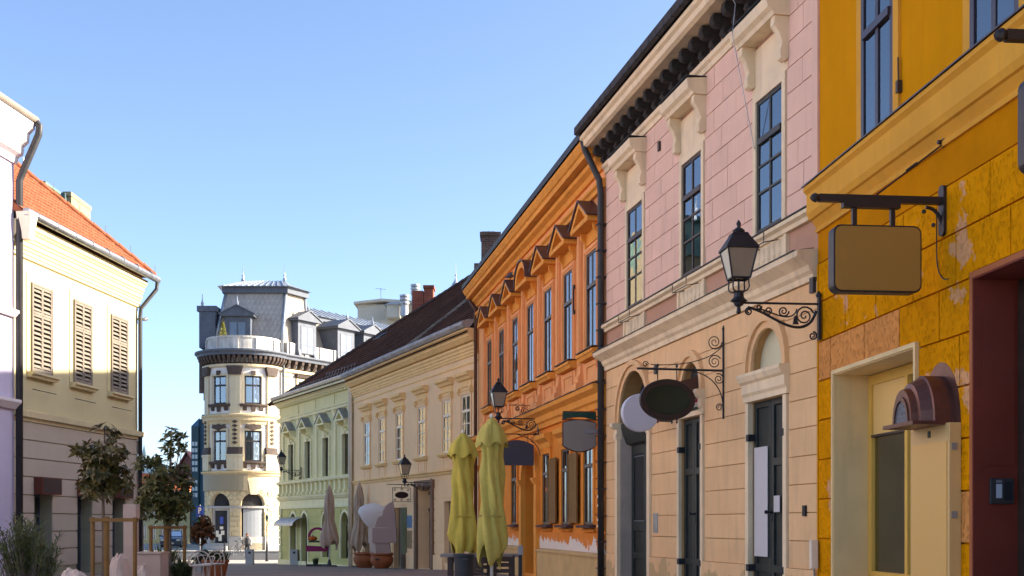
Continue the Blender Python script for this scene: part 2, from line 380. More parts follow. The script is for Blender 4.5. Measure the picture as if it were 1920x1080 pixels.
# ------------------------------------------------------------------ pink townhouse
def pink():
    PK = mat('pink_plaster', (.84, .535, .39), .9, .06, 1.3, .18, 70, streak=.22, streakcol=(.40, .25, .22), rand=.035)
    PKJ = mat('pink_joint', (.54, .30, .19), .9, .1, 2, .1, 60)
    CR = mat('cream_stucco', (.86, .67, .42), .85, .1, 2, .15, 60, streak=.35, streakcol=(.36, .28, .2))
    PE = mat('peach_plaster', (.84, .52, .25), .9, .07, 1.5, .18, 60, streak=.3, streakcol=(.38, .25, .16), patch=(.58, .38, .18), patch_t=.76, patch_s=2.4, patch_z=(.45, 1.2), rand=.03)
    PEJ = mat('peach_joint', (.52, .29, .11), .9, .1, 2, .1, 60)
    GR = mat('grey_stone_reveal', (.46, .37, .29), .85, .15, 2, .15, 40)
    CO = mat('sooty_corbel', (.035, .03, .027), .9, .35, 12, .5, 30)
    RT = mat('dark_roof_edge', (.05, .045, .045), .9, .3, 5, .4, 12)
    b = Bld('pink_townhouse', 'pink townhouse with grooved block wall and a row of black corbels under its eaves', P3, P4, 0)
    Lx = b.len; X = b.x
    wins = [(X(1178), X(1207)), (X(1281), X(1318)), (X(1421), X(1470))]
    wops = [(a, c, 5.06, 6.80) for a, c in wins]
    doors = [(X(1278), X(1318)), (X(1409), X(1474))]
    dops = [(a, c, .14, 2.86) for a, c in doors]
    fops = [(a + .06, c - .06, 3.24, 3.24 + (c - a) / 2 - .06 + .05, (c - a) / 2 - .06) for a, c in doors]
    la, lc = X(1163), X(1218)
    lop = [(la, lc, .05, 3.93, min(.85, (lc - la) / 2))]
    b.part('upper_wall', wall_mb(0, Lx, 4.5, 8.4, wops), PKJ)
    b.part('ground_floor_wall', wall_mb(0, Lx, 0, 4.5, dops + fops + lop, .53), PEJ)
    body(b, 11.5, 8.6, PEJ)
    # block courses, upper floor
    cut = [(a - .13, c + .13, 5.0, 7.78) for a, c in wins]
    blocks(b, 'block', PK, .0, X(1526), 4.99, 7.86, .305, .92, cut, .016, .013)
    b.part('corner_strip', MB().box(X(1526) + .004, Lx, -.03, 0, 4.99, 7.86), PK)
    # ground floor courses
    pc = [(a - .12, c + .12, 0, 3.2) for a, c in doors] + [(a, c, 3.1, 3.24 + (c - a) / 2 + .02) for a, c in doors] + [(la - .15, lc + .16, 0, 3.1), (la, lc, 3, 3.95)]
    blocks(b, 'course_block', PE, .02, Lx, .70, 4.12, .335, 30, pc, .018, .012, jitter=0)
    pm = MB(); xs = [0.02, la - .15, lc + .16, doors[0][0] - .1, doors[0][1] + .1, doors[1][0] - .1, doors[1][1] + .1, Lx]
    for k in range(0, 8, 2): b.part('plinth', MB().box(xs[k] if k else .16, xs[k+1], -.06, .0, 0, .70), PE)
    # windows
    for i, (a, c) in enumerate(wins):
        mw = M['dark_wood'] if i == 2 else M['brown_wood']
        window(b, a, c, 5.06, 6.80, mw, -.012, 2, ((.30, .028), (.50, .028), (.69, .075)), .05, .042, .05, curtain=(0, .66) if i == 0 else None)
        sr = MB(); sr.frame(a, c, 5.04, 6.80, .10, -.035, .02, False); sr.box(a - .13, c + .13, -.02, 0, 6.9, 7.5); b.part('surround', sr, CR)
        for x in (a - .17, c + .05):
            cb = MB(); cb.side([(0, 7.55), (-.20, 7.55), (-.21, 7.44), (-.15, 7.36), (-.10, 7.22), (-.13, 7.12), (-.12, 7.03), (-.06, 7.0), (0, 7.04)], x, x + .12)
            b.part('console', cb, CR, bevel=.006)
        hd = MB(); hd.prof(a - .20, c + .20, [(0, 7.55), (-.22, 7.55), (-.24, 7.60), (-.30, 7.64), (-.32, 7.72), (-.32, 7.77), (0, 7.80)])
        h = b.part('hood', hd, CR); b.part('flashing', MB().box(a - .21, c + .21, -.335, 0, 7.802, 7.812), M['flash'], h)
        # apron panel with relief, empty flower box hooks
        ap = MB().box(a - .16, c + .16, -.025, .0, 4.56, 4.86); ap.box(a - .16, a - .08, -.05, -.02, 4.56, 4.86); ap.box(c + .08, c + .16, -.05, -.02, 4.56, 4.86)
        for k in range(5):
            x = a + (c - a) * (k + .5) / 5; ap.lathe([(4.6, .01), (4.66, .05), (4.74, .035), (4.82, .05), (4.84, .01)], (x, -.025, 0), 8, 1, .5)
        b.part('apron_panel', ap, CR)
        hk = MB()
        for x in (a + .12, c - .12): hk.tube([(x, -.02, 4.84), (x, -.22, 4.80), (x, -.22, 4.92)], .008, 5)
        hk.tube([(a + .12, -.22, 4.8), (c - .12, -.22, 4.8)], .008, 5); b.part('flower_box_hook', hk, M['iron'])
    sc_ = MB().prof(-.02, Lx, [(0, 4.86), (-.06, 4.86), (-.07, 4.91), (-.12, 4.94), (-.12, 4.985), (0, 4.99)]); s1 = b.part('sill_course', sc_, CR)
    b.part('flashing', MB().box(-.03, Lx, -.135, 0, 4.992, 5.006), M['flash'], s1)
    cm = MB().prof(-.04, X(1533), [(0, 4.13), (-.05, 4.13), (-.06, 4.2), (-.1, 4.24), (-.12, 4.30), (-.2, 4.36), (-.26, 4.40), (-.26, 4.47), (0, 4.50)]); s2 = b.part('cornice', cm, CR)
    b.part('flashing', MB().prof(-.05, X(1526), [(0, 4.515), (-.275, 4.472), (-.275, 4.485), (0, 4.53)]), M['flash'], s2)
    # eaves
    b.part('frieze_moulding', MB().prof(0, Lx, [(0, 7.86), (-.04, 7.86), (-.05, 7.93), (-.09, 7.96), (-.10, 8.02), (0, 8.03)]), CR)
    cmb = MB().side([(0, 8.03), (-.10, 8.03), (-.15, 8.08), (-.13, 8.15), (-.20, 8.15), (-.27, 8.17), (-.30, 8.24), (-.28, 8.33), (0, 8.35)], -.075, .075)
    n = 21; first = None
    for k in range(n):
        if first is None: first = o = b.part('corbel', cmb, CO, bevel=.012)
        else: o = first.copy(); C.objects.link(o)
        o.location.x = .14 + (Lx - .3) * k / (n - 1)
    ev = MB().prof(-.03, Lx, [(.0, 8.35), (-.40, 8.35), (-.40, 8.33), (-.46, 8.36), (-.47, 8.44), (-.52, 8.47), (-.52, 8.54), (0, 8.54)]); b.part('eaves', ev, CR)
    roof(b, -.04, Lx, 8.56, -.58, 6.0, 13.1, RT, 12)
    gt = MB()
    for k in range(26):
        xa = -.03 + (Lx + .03) * k / 26; xb = xa + (Lx + .03) / 26 - .02; gt.prof(xa, xb, [(-.56, 8.55), (-.63, 8.57), (-.63, 8.70), (-.50, 8.76), (-.40, 8.72)])
    b.part('gutter', gt, RT)
    # downpipe at the left corner
    dp = MB().tube([(-.02, -.46, 8.5), (-.02, -.42, 8.3), (-.02, -.14, 7.75), (-.02, -.11, 7.5), (-.02, -.11, 0)], .062, 10); d = b.part('downpipe', dp, M['pipe_dark'], smooth=True)
    for k in range(14): b.part('pipe_clamp', MB().box(-.1, .06, -.19, .0, .4 + k * .5, .42 + k * .5), M['pipe_dark'], d)
    for i, z in enumerate((1.74, 1.57, 1.3, 1.18)):
        b.part('sticker', MB().box(-.05, .01, -.177, -.17, z, z + .05), M['white_wood'], d)
    # double doors
    for i, (a, c) in enumerate(doors):
        fr = MB(); fr.box(a - .1, a, -.05, .02, .0, 2.86); fr.box(c, c + .1, -.05, .02, .0, 2.86); b.part('door_case', fr, CR)
        mid = (a + c) / 2; yd = .04
        dm = MB(); dr = None
        for q, (x0, x1) in enumerate(((a, mid - .006), (mid + .006, c))):
            dm = MB(); t = .06; w = .075
            dm.box(x0, x0 + w, yd, yd + t, .14, 2.86); dm.box(x1 - w, x1, yd, yd + t, .14, 2.86)
            pz = [.14, .22, .62, .72, 2.0, 2.1, 2.78, 2.86]
            for z0, z1 in zip(pz[::2], pz[1::2]): dm.box(x0 + w, x1 - w, yd + .001, yd + t, z0, z1)
            dr = b.part('door', dm, M['dark_wood'], bevel=.004)
            for z0, z1 in zip(pz[1::2], pz[2::2]): b.part('door_panel', MB().box(x0 + w, x1 - w, yd + .03, yd + .05, z0, z1), M['dark_wood'], dr)
        hd = MB().lathe([(0, .02), (.03, .02), (.035, .012), (.06, .012), (.07, .026), (.1, .022), (.105, .0)], n=8).xf(Matrix.Translation((mid + .03, yd, 1.40)) @ Matrix.Rotation(R(90), 4, 'X')); b.part('handle', hd, M['iron'], dr)
        b.part('lock_plate', MB().box(mid + .01, mid + .045, yd - .006, yd, 1.28, 1.36), M['iron'], dr)
        for z in (.62, 2.35):
            for x in (a, c): b.part('hinge', MB().box(x - .05, x + .035, yd - .1, yd + .01, z, z + .09), M['iron'], dr)
        # entablature and arched fanlight
        en = MB().prof(a - .14, c + .14, [(0, 2.87), (-.06, 2.87), (-.06, 2.94), (-.09, 2.98), (-.09, 3.10), (-.13, 3.13), (-.16, 3.19), (-.16, 3.235), (0, 3.245)]); b.part('entablature', en, CR)
        ar = MB(); xc = mid; r = (c - a) / 2 - .06; zs = 3.29
        ar.ring(xc, zs, r + .0, r + .09, -.04, .02); ar.ring(xc, zs, r + .09, r + .19, -.08, .0)
        for sg in (-1, 1):
            x0, x1 = sorted((xc + sg * r, xc + sg * (r + .09))); ar.box(x0, x1, -.04, .02, 3.245, zs); x0, x1 = sorted((xc + sg * (r + .09), xc + sg * (r + .19))); ar.box(x0, x1, -.08, 0, 3.245, zs)
        b.part('arch_surround', ar, PE)
        fl = MB(); pts = [(xc + r * math.cos(t), zs + r * math.sin(t)) for t in [math.pi * k / 16 for k in range(17)]] + [(xc - r, 3.24), (xc + r, 3.24)]
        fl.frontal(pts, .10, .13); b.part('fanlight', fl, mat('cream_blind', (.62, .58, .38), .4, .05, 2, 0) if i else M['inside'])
    # arched carriage door at the left
    xc = (la + lc) / 2; r = (lc - la) / 2; zs = 3.93 - min(.85, r); kk = min(.85, r) / r
    ar = MB().ring(xc, zs, r, r + .1, -.04, .02, ki=kk, ko=kk); ar.ring(xc, zs, r + .1, r + .19, -.08, 0, ki=kk, ko=kk); b.part('arch_surround', ar, PE)
    for sg in (-1, 1):
        x0, x1 = sorted((xc + sg * (r + .005), xc + sg * (r + .155)))
        p = MB().box(x0, x1, -.06, .0, 0, zs - .3); pl = b.part('pilaster', p, CR)
        q = MB(); q.prof(x0 - .02, x1 + .02, [(.02, zs - .30), (-.07, zs - .30), (-.09, zs - .22), (-.07, zs - .19), (-.07, zs - .12), (-.15, zs - .07), (-.16, zs), (.02, zs)]); b.part('capital', q, CR, pl)
        x0, x1 = sorted((xc + sg * (r - .014), xc + sg * (r + .002)))
        b.part('stone_jamb', MB().box(x0, x1, -.001, .5, .05, zs), GR)
    yd = .21
    dm = MB(); dm.box(la, lc, yd - .04, yd + .06, 2.72, 3.06); dm.prof(la, lc, [(yd, 2.66), (yd - .1, 2.7), (yd - .16, 2.85), (yd - .2, 2.98), (yd - .2, 3.06), (yd, 3.06)]); b.part('door_lintel', dm, M['dark_wood'])
    for q, (x0, x1) in enumerate(((la, xc - .005), (xc + .005, lc))):
        dm = MB(); w = .12
        dm.box(x0, x0 + w, yd, yd + .07, .05, 2.7); dm.box(x1 - w, x1, yd, yd + .07, .05, 2.7)
        pz = [.05, .2, .62, .74, 1.12, 1.28, 2.5, 2.7]
        for z0, z1 in zip(pz[::2], pz[1::2]): dm.box(x0 + w, x1 - w, yd + .001, yd + .07, z0, z1)
        dr = b.part('door', dm, M['dark_wood'], bevel=.005)
        for k, (z0, z1) in enumerate(zip(pz[1::2], pz[2::2])):
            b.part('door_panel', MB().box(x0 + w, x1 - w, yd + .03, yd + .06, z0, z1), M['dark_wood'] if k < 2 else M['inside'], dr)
            if k == 2: b.part('pane', MB().box(x0 + w, x1 - w, yd + .02, yd + .025, z0, z1), M['glass'], dr)
        rl = MB()
        for z in (1.30, 2.46): rl.tube([(x0 + w + .01, yd + .015, z), (x1 - w - .01, yd + .015, z)], .008, 5)
        b.part('brass_rail', rl, M['zinc'], dr)
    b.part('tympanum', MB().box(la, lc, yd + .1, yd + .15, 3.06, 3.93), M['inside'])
    # small fittings on the wall
    b.part('meter_box', MB().box(X(1228), X(1236), -.03, 0, 1.1, 1.42), M['zinc'])
    b.part('bell_box', MB().box(X(1511), X(1516), -.05, 0, 1.34, 1.47), M['iron'])
    b.part('junction_box', MB().box(X(1526), X(1533), -.06, 0, 3.98, 4.16), M['pipe_dark'])
    b.part('cable', MB().tube([(X(1416), -.52, 8.5), (X(1419), -.3, 8.1), (X(1418.5), -.34, 7.7), (wins[2][0] - .02, -.04, 6.2)], .006, 4), M['zinc'])
    b.part('wall_fitting', MB().box(X(1238), X(1241), -.05, 0, 7.35, 7.5), M['brown_wood'])
    b.part('wall_lamp', MB().box(X(1232), X(1236), -.06, 0, 3.72, 3.86), M['pipe_dark'])
    return b, doors
PINK, PDOORS = pink()

# ------------------------------------------------------------------ yellow house
def yellow():
    UP = mat('ochre_smooth', (.68, .275, .004), .95, .09, .9, .12, 60, streak=.25, streakcol=(.5, .18, .004), spec=.04)
    YB = mat('ochre_tooled', (.74, .285, .001), .95, .14, 2.2, .7, 50, vor=17, patch=(.74, .37, .16), patch_t=.60, patch_s=1.5, rand=.05, spec=.04)
    YP = mat('bare_pink_tooled', (.72, .30, .08), .9, .12, 2.5, .8, 50, vor=17, rand=.05, spec=.04)
    YJ = mat('ochre_joint', (.58, .21, .001), .9, .15, 2, .2, 50, patch=(.62, .30, .11), patch_t=.66, patch_s=1.1, spec=.04)
    YL = mat('pale_ochre', (.74, .35, .03), .85, .1, 1.2, .12, 50, streak=.3, streakcol=(.38, .22, .04))
    RD = mat('oxblood_paint', (.19, .032, .018), .6, .15, 1.5, .12, 40, patch=(.4, .3, .25), patch_t=.76, patch_s=9)
    TR = mat('red_trim', (.42, .13, .04), .7, .12, 2, .1, 40)
    CW = mat('cream_metal', (.80, .58, .27), .55, .08, 1.5, .08, 40, streak=.25)
    FC = mat('blank_fascia', (.78, .50, .16), .5, .03, 1, 0)
    d = Vector((4.07 - 3.615, 9.75 - 14.41)).normalized()
    b = Bld('yellow_house', 'ochre yellow house with pecked stone blocks at the right edge of the street', P4, Vector(P4) + d * 13, 0)
    X = b.x; Lx = b.len
    sx0, sx1 = X(1572), X(1725); dx0 = X(1832); dx1 = dx0 + 1.7
    w1 = (X(1619), X(1679)); w2 = (X(1824), X(1824) + w1[1] - w1[0]); w3 = (w2[0] + (w2[0] - w1[0]), w2[1] + (w2[0] - w1[0]))
    ops = [(sx0, sx1, .5, 2.93), (dx0, dx1, 0.02, 3.36)]
    b.part('ground_floor_wall', wall_mb(0, Lx, 0, 4.72, ops, .53), YJ)
    b.part('upper_wall', wall_mb(0, Lx, 4.72, 9.4, [(a, c, 5.27, 7.3) for a, c in (w1, w2, w3)]), UP)
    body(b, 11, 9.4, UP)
    roof(b, 0, Lx, 9.4, -.6, 5.5, 12.8, mat('tile_roof_far', (.12, .06, .04)), 11)
    b.part('eaves', MB().prof(0, Lx, [(0, 9.0), (-.2, 9.1), (-.5, 9.3), (-.5, 9.4), (0, 9.4)]), YL)
    # pecked blocks
    pk = lambda x, z: YP if (2.9 < z < 3.3 and x < X(1668) - .2) or (1.0 < z < 1.4 and x > sx1) else YB
    blocks(b, 'block', YB, .05, Lx, .62, 4.29, .459, .95, [(sx0 - .03, sx1 + .03, 0, 2.96), (dx0 - .05, dx1 + .05, 0, 3.42)], .03, .018, pick=pk)
    b.part('smooth_band', MB().box(.0, Lx, -.02, 0, 4.30, 4.66), YJ)
    b.part('corner_strip', MB().box(0, .045, -.035, 0, 0, 4.29), UP)
    b.part('plinth', MB().box(0.05, sx0 - .05, -.05, 0, 0, .6), YB); b.part('plinth', MB().box(sx1 + .05, dx0 - .05, -.05, 0, 0, .6), YB)
    cc = MB().prof(-.0, Lx, [(0, 4.66), (-.05, 4.66), (-.06, 4.70), (-.04, 4.72), (-.10, 4.80), (-.13, 4.81), (-.16, 4.87), (-.16, 5.10), (-.2, 5.14), (-.2, 5.185), (0, 5.19)])
    c = b.part('string_cornice', cc, YL); b.part('flashing', MB().prof(-.02, Lx, [(0, 5.23), (-.22, 5.19), (-.22, 5.203), (0, 5.245)]), M['purple_wood'], c)
    for a, e in (w1, w2, w3):
        window(b, a, e, 5.27, 7.3, M['purple_wood'], -.03, 2, ((.56, .08),), .075, .075, .06)
        sr = MB(); sr.box(a - .13, a, -.03, 0, 5.24, 7.45); sr.box(e, e + .13, -.03, 0, 5.24, 7.45); sr.box(a - .13, e + .13, -.03, 0, 7.3, 7.45); b.part('surround', sr, YL)
        b.part('sill', MB().box(a - .02, e + .02, -.10, .02, 5.245, 5.275), M['purple_wood'])
    # shop window: trim, jambs, inner frame, fascia, glass
    t = MB(); t.frame(sx0, sx1, .5, 2.93, .045, -.07, .0, False); t.box(sx0 - .002, sx0 + .012, -.06, .4, .5, 2.93); t.box(sx0, sx1, -.05, .4, 2.918, 2.932); t.box(sx1 - .012, sx1 + .002, -.06, .4, .5, 2.93)
    sh = b.part('shop_front', t, CW)
    fr = MB(); y = .34; xm = X(1700, y); f0 = sx0 + .012; f1 = sx1 - .012
    fr.box(f0, f0 + .1, y, y + .08, .5, 2.91); fr.box(f1 - .05, f1, y, y + .08, .5, 2.91); fr.box(f0 + .1, f1 - .05, y, y + .08, 2.8, 2.91); fr.box(f0 + .1, f1 - .05, y, y + .08, .5, .72); fr.box(xm - .03, xm + .04, y - .01, y + .07, .72, 2.8)
    b.part('frame', fr, mat('ochre_frame', (.76, .45, .08), .5, .06, 2, .05), sh)
    b.part('fascia_panel', MB().box(f0 + .1, xm - .03, y + .02, y + .05, 2.24, 2.8), FC, sh); b.part('rail', MB().box(f0 + .1, xm - .03, y - .006, y + .06, 2.215, 2.24), M['purple_wood'], sh)
    b.part('pane', MB().box(f0 + .1, xm - .03, y + .04, y + .048, .72, 2.215), M['glass'], sh); b.part('pane', MB().box(xm + .04, f1 - .05, y + .04, y + .048, .72, 2.8), M['glass'], sh)
    # recessed entrance
    b.part('door_trim', MB().frame(dx0, dx1, 0, 3.36, .05, -.045, 0, False), TR)
    j = MB(); j.box(dx0 - .002, dx0 + .012, -.04, .40, .02, 3.36); j.box(dx0, dx1, -.04, .40, 3.345, 3.362); b.part('door_jamb', j, RD)
    b.part('jamb_panel', MB().box(dx0 + .012, dx0 + .022, .04, .33, 1.75, 3.3), RD)
    dr = MB(); y = .36; dr.box(dx0 + .012, dx0 + .14, y, y + .1, .02, 3.34); dr.box(dx0 + .14, dx1, y, y + .1, 2.35, 2.5); dr.box(dx0 + .14, dx1, y, y + .1, 3.2, 3.34)
    do = b.part('door_frame', dr, M['brown_wood']); b.part('fanlight', MB().box(dx0 + .14, dx1, y + .05, y + .06, 2.5, 3.2), M['glass'], do)
    xm = (dx0 + .14 + dx1) / 2
    for x0, x1 in ((dx0 + .14, xm - .005), (xm + .005, dx1)):
        q = MB(); q.box(x0, x0 + .1, y + .02, y + .08, .02, 2.35); q.box(x1 - .1, x1, y + .02, y + .08, .02, 2.35)
        for z0, z1 in ((.02, .25), (1.0, 1.15), (2.2, 2.35)): q.box(x0 + .1, x1 - .1, y + .021, y + .08, z0, z1)
        o = b.part('door', q, M['brown_wood'], bevel=.004)
        for z0, z1 in ((.25, 1.0), (1.15, 2.2)): b.part('door_panel', MB().box(x0 + .1, x1 - .1, y + .04, y + .07, z0, z1), M['brown_wood'], o)
    b.part('hook', MB().box(X(1688), X(1692), -.05, 0, 5.5, 5.62).tube([((X(1690)), -.03, 5.6), (X(1690), -.035, 5.85)], .008, 5), M['brown_wood'])
    return b, (dx0, sx0, sx1)
YEL, YX = yellow()

# ------------------------------------------------------------------ orange house
def orange():
    OR = mat('orange_plaster', (.88, .39, .14), .88, .08, 1.2, .15, 60, streak=.25, streakcol=(.42, .15, .05))
    OG = mat('orange_ground_floor', (.78, .26, .025), .88, .1, 1.4, .15, 60, streak=.25, streakcol=(.34, .12, .03), rand=.03)
    OGW = mat('flaking_orange', (.74, .23, .025), .88, .1, 1.4, .2, 50, patch=(.78, .68, .58), patch_t=.44, patch_s=2.6, patch_z=(.72, 1.42))
    OC = mat('ochre_orange_moulding', (.84, .345, .05), .85, .1, 1.6, .15, 50, streak=.35, streakcol=(.38, .16, .04))
    ST = mat('beige_stone', (.62, .41, .17), .85, .14, 2.5, .25, 30, streak=.3)
    BR = mat('brown_sheet', (.075, .04, .038), .45, .25, 5, .15, 25, spec=.5)
    SH = mat('olive_brown_shutter', (.20, .10, .02), .7, .15, 3, .15, 30)
    FW = mat('grey_brown_frame', (.10, .085, .075), .5, .15, 5, .08, 40)
    b = Bld('orange_house', 'orange two storey house with a row of small pediments over its tall upper windows', P2, P3, gz(38.2) - .02)
    Lx = b.len; X = b.x; Z = b.zz
    cs = [X(p) for p in (920.7, 943.7, 969, 999, 1033.7, 1070.4, 1112.6)]
    pitch = (cs[-1] - cs[0]) / 6; cs = [cs[0] + pitch * k for k in range(7)]
    hw = .42; z0, z1 = Z(4.66), Z(6.62)
    wops = [(c - hw, c + hw, z0, z1) for c in cs]
    b.part('upper_wall', wall_mb(0, Lx, Z(3.7), Z(8.4), wops), OR)
    gw = [X(966), X(1026.5), X(1063.5), X(1106.5)]; gops = [(c - .38, c + .38, Z(1.24), Z(2.86)) for c in gw]
    da, dc = X(985), X(1009.5); dop = [(da, dc, Z(.02), Z(2.98), (dc - da) / 2 * .8)]
    b.part('ground_floor_wall', wall_mb(0, Lx, 0, Z(3.7), gops + dop, .53), OG)
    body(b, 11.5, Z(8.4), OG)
    pts = [0, da - .12, dc + .12, Lx - .0]
    for k in (0, 2):
        b.part('stone_plinth', MB().box(pts[k], pts[k+1], -.10, 0, 0, Z(.60)), ST); b.part('plinth_ledge', MB().prof(pts[k], pts[k+1], [(0, Z(.6)), (-.13, Z(.6)), (-.13, Z(.63)), (0, Z(.68))]), ST)
        b.part('flaking_dado', MB().box(pts[k] + .002, pts[k+1] - .002, -.03, 0, Z(.68), Z(1.06)), OGW)
    # rusticated end pier
    blocks(b, 'course_block', OG, X(1116), Lx, Z(1.1), Z(3.5), .34, 9, [], .03, .03, jitter=0)
    for c in gw:
        fr = MB().frame(c - .38, c + .38, Z(1.24), Z(2.86), .14, -.05, .0, False); b.part('surround', fr, OG)
        b.part('sill', MB().prof(c - .56, c + .56, [(.1, Z(1.17)), (-.16, Z(1.17)), (-.17, Z(1.21)), (.1, Z(1.245))]), BR)
        b.part('apron_panel', MB().box(c - .5, c + .5, -.055, 0, Z(1.09), Z(1.15)), OG)
        hd = MB().prof(c - .55, c + .55, [(0, Z(3.0)), (-.06, Z(3.0)), (-.09, Z(3.12)), (-.2, Z(3.2)), (-.22, Z(3.3)), (0, Z(3.34))]); h = b.part('hood', hd, OC)
        window(b, c - .38, c + .38, Z(1.24), Z(2.86), FW, -.02, 2, ((.72, .07),), .045, .045, .05)
    for i, c in ((1, gw[1]), (2, gw[2])):
        x0 = c + .40; sm = MB(); w = (gw[2] - gw[1] if i == 1 else gw[3] - gw[2]) - .9; w = min(w, .8)
        sm.box(x0, x0 + .07, -.09, -.055, Z(1.27), Z(2.72)); sm.box(x0 + w - .07, x0 + w, -.09, -.055, Z(1.27), Z(2.72))
        for a, e in ((1.27, 1.36), (1.98, 2.05), (2.64, 2.72)): sm.box(x0 + .07, x0 + w - .07, -.089, -.055, Z(a), Z(e))
        o = b.part('shutter', sm, SH)
        for a, e in ((1.36, 1.98), (2.05, 2.64)): b.part('shutter_panel', MB().box(x0 + .07, x0 + w - .07, -.08, -.06, Z(a), Z(e)), SH, o)
    # arched doorway
    xc = (da + dc) / 2; r = (dc - da) / 2; zs = Z(2.98) - r * .8
    ar = MB().ring(xc, zs, r, r + .22, -.12, .0, ki=.8, ko=.85); b.part('arch_surround', ar, OC)
    for sg in (-1, 1):
        x0, x1 = sorted((xc + sg * (r + .004), xc + sg * (r + .26))); pl = b.part('pilaster', MB().box(x0, x1, -.12, 0, 0, zs - .14), OC)
        b.part('capital', MB().prof(x0 - .02, x1 + .02, [(0, zs - .14), (-.14, zs - .14), (-.2, zs - .04), (-.2, zs), (0, zs)]), OC, pl)
    dm = MB(); y = .36; dm.box(da, dc, y, y + .06, Z(.02), Z(2.3)); b.part('door', dm, M['dark_wood']); b.part('tympanum', MB().box(da, dc, y + .01, y + .05, Z(2.3), Z(2.98)), mat('red_banner', (.45, .04, .06), .6, .05))
    b.part('door_rail', MB().box(da, dc, y - .02, y, Z(.62), Z(.68)), M['zinc'])
    # string cornice
    s1 = b.part('string_cornice', MB().prof(-.02, Lx - .02, [(0, Z(3.48)), (-.06, Z(3.48)), (-.08, Z(3.58)), (-.13, Z(3.62)), (-.15, Z(3.74)), (-.26, Z(3.82)), (-.28, Z(3.90)), (0, Z(3.95))]), OC)
    b.part('flashing', MB().prof(-.03, Lx - .02, [(0, Z(3.965)), (-.295, Z(3.905)), (-.295, Z(3.918)), (0, Z(3.98))]), M['flash'], s1)
    # upper windows with aprons, sills, pediments
    for i, c in enumerate(cs):
        fr = MB().frame(c - hw, c + hw, z0, z1, .13, -.05, 0, False); fr.frame(c - hw - .04, c + hw + .04, z0, z1 + .04, .04, -.07, -.045, False); b.part('surround', fr, OR)
        window(b, c - hw, c + hw, z0, z1, FW, -.03, 2, ((.66, .07),), .045, .05, .05, curtain=(.0, .64) if i in (2, 4, 5) else None)
        sl = b.part('sill', MB().prof(c - .66, c + .66, [(0.05, Z(4.48)), (-.14, Z(4.50)), (-.17, Z(4.56)), (-.20, Z(4.58)), (-.20, Z(4.63)), (.05, Z(4.66))]), OC)
        b.part('flashing', MB().box(c - .67, c + .67, -.21, .05, Z(4.662), Z(4.674)), BR, sl)
        ap = MB().box(c - .58, c + .58, -.03, 0, Z(3.98), Z(4.47)); ap.frame(c - .36, c + .36, Z(4.10), Z(4.36), .06, -.055, -.028); b.part('apron_panel', ap, OR)
        # panel over the window, consoles, pediment
        b.part('lintel_panel', MB().box(c - .56, c + .56, -.03, 0, Z(6.80), Z(7.05)), OC)
        for x in (c - .54, c + .44): b.part('console', MB().side([(0, Z(7.06)), (-.14, Z(7.06)), (-.13, Z(6.95)), (-.06, Z(6.88)), (-.05, Z(6.78)), (0, Z(6.76))], x, x + .10), OC)
        pd = MB(); W = .70; zb = Z(7.06)
        pd.box(c - W, c + W, -.30, 0, zb, zb + .09)
        if i == 3:
            pd.ring(c, zb + .09, W - .14, W, -.30, 0, 12, 0, 180, .62, .72); pd.box(c - .5, c + .5, -.08, 0, zb + .09, zb + .4)
        else:
            for sg in (-1, 1): pd.frontal([(c + sg * W, zb + .09), (c, zb + .52), (c, zb + .40), (c + sg * (W - .2), zb + .09)][::sg], -.30, 0)
            pd.frontal([(c - W + .2, zb + .09), (c + W - .2, zb + .09), (c, zb + .40)], -.08, 0)
        p = b.part('pediment', pd, OC)
        cv = MB()
        if i == 3: cv.ring(c, zb + .09, W + .005, W + .03, -.34, 0, 12, 0, 180, .725, .74)
        else:
            for sg in (-1, 1): cv.frontal([(c + sg * (W + .05), zb + .085), (c, zb + .525), (c, zb + .55), (c + sg * (W + .07), zb + .105)][::sg], -.34, 0)
        b.part('pediment_cover', cv, BR, p)
    for k in range(8):
        x = cs[0] - pitch / 2 + pitch * k; x = min(max(x, .14), Lx - .2); q = .125
        pl = b.part('pilaster', MB().box(x - q, x + q, -.05, 0, Z(4.30), Z(7.62)).box(x - q * .55, x + q * .55, -.07, -.05, Z(4.5), Z(7.4)), OR)
        b.part('pilaster_base', MB().prof(x - q - .05, x + q + .05, [(0, Z(3.98)), (-.16, Z(3.98)), (-.16, Z(4.10)), (-.11, Z(4.14)), (-.12, Z(4.22)), (-.07, Z(4.30)), (0, Z(4.30))]), OR, pl)
    # architrave, frieze, main cornice
    b.part('architrave', MB().prof(0, Lx, [(0, Z(7.62)), (-.07, Z(7.62)), (-.08, Z(7.70)), (-.13, Z(7.73)), (-.13, Z(7.78)), (0, Z(7.80))]), OC)
    b.part('bed_moulding', MB().prof(-.02, Lx, [(0, Z(8.0)), (-.06, Z(8.0)), (-.10, Z(8.08)), (-.20, Z(8.13)), (-.22, Z(8.2)), (0, Z(8.22))]), OC)
    b.part('main_cornice', MB().prof(-.10, Lx, [(0, Z(8.22)), (-.36, Z(8.24)), (-.37, Z(8.34)), (-.41, Z(8.36)), (-.47, Z(8.45)), (-.48, Z(8.5)), (0, Z(8.5))]), OC)
    roof(b, -.02, Lx - .05, Z(8.51), -.52, 6.0, Z(13.0), M['flash'], 12)
    b.part('downpipe', MB().tube([(.06, -.3, Z(8.2)), (.06, -.1, Z(7.9)), (.06, -.1, 0)], .055, 8), mat('brown_pipe', (.11, .045, .025), .5, .2, 4, .1), smooth=True)
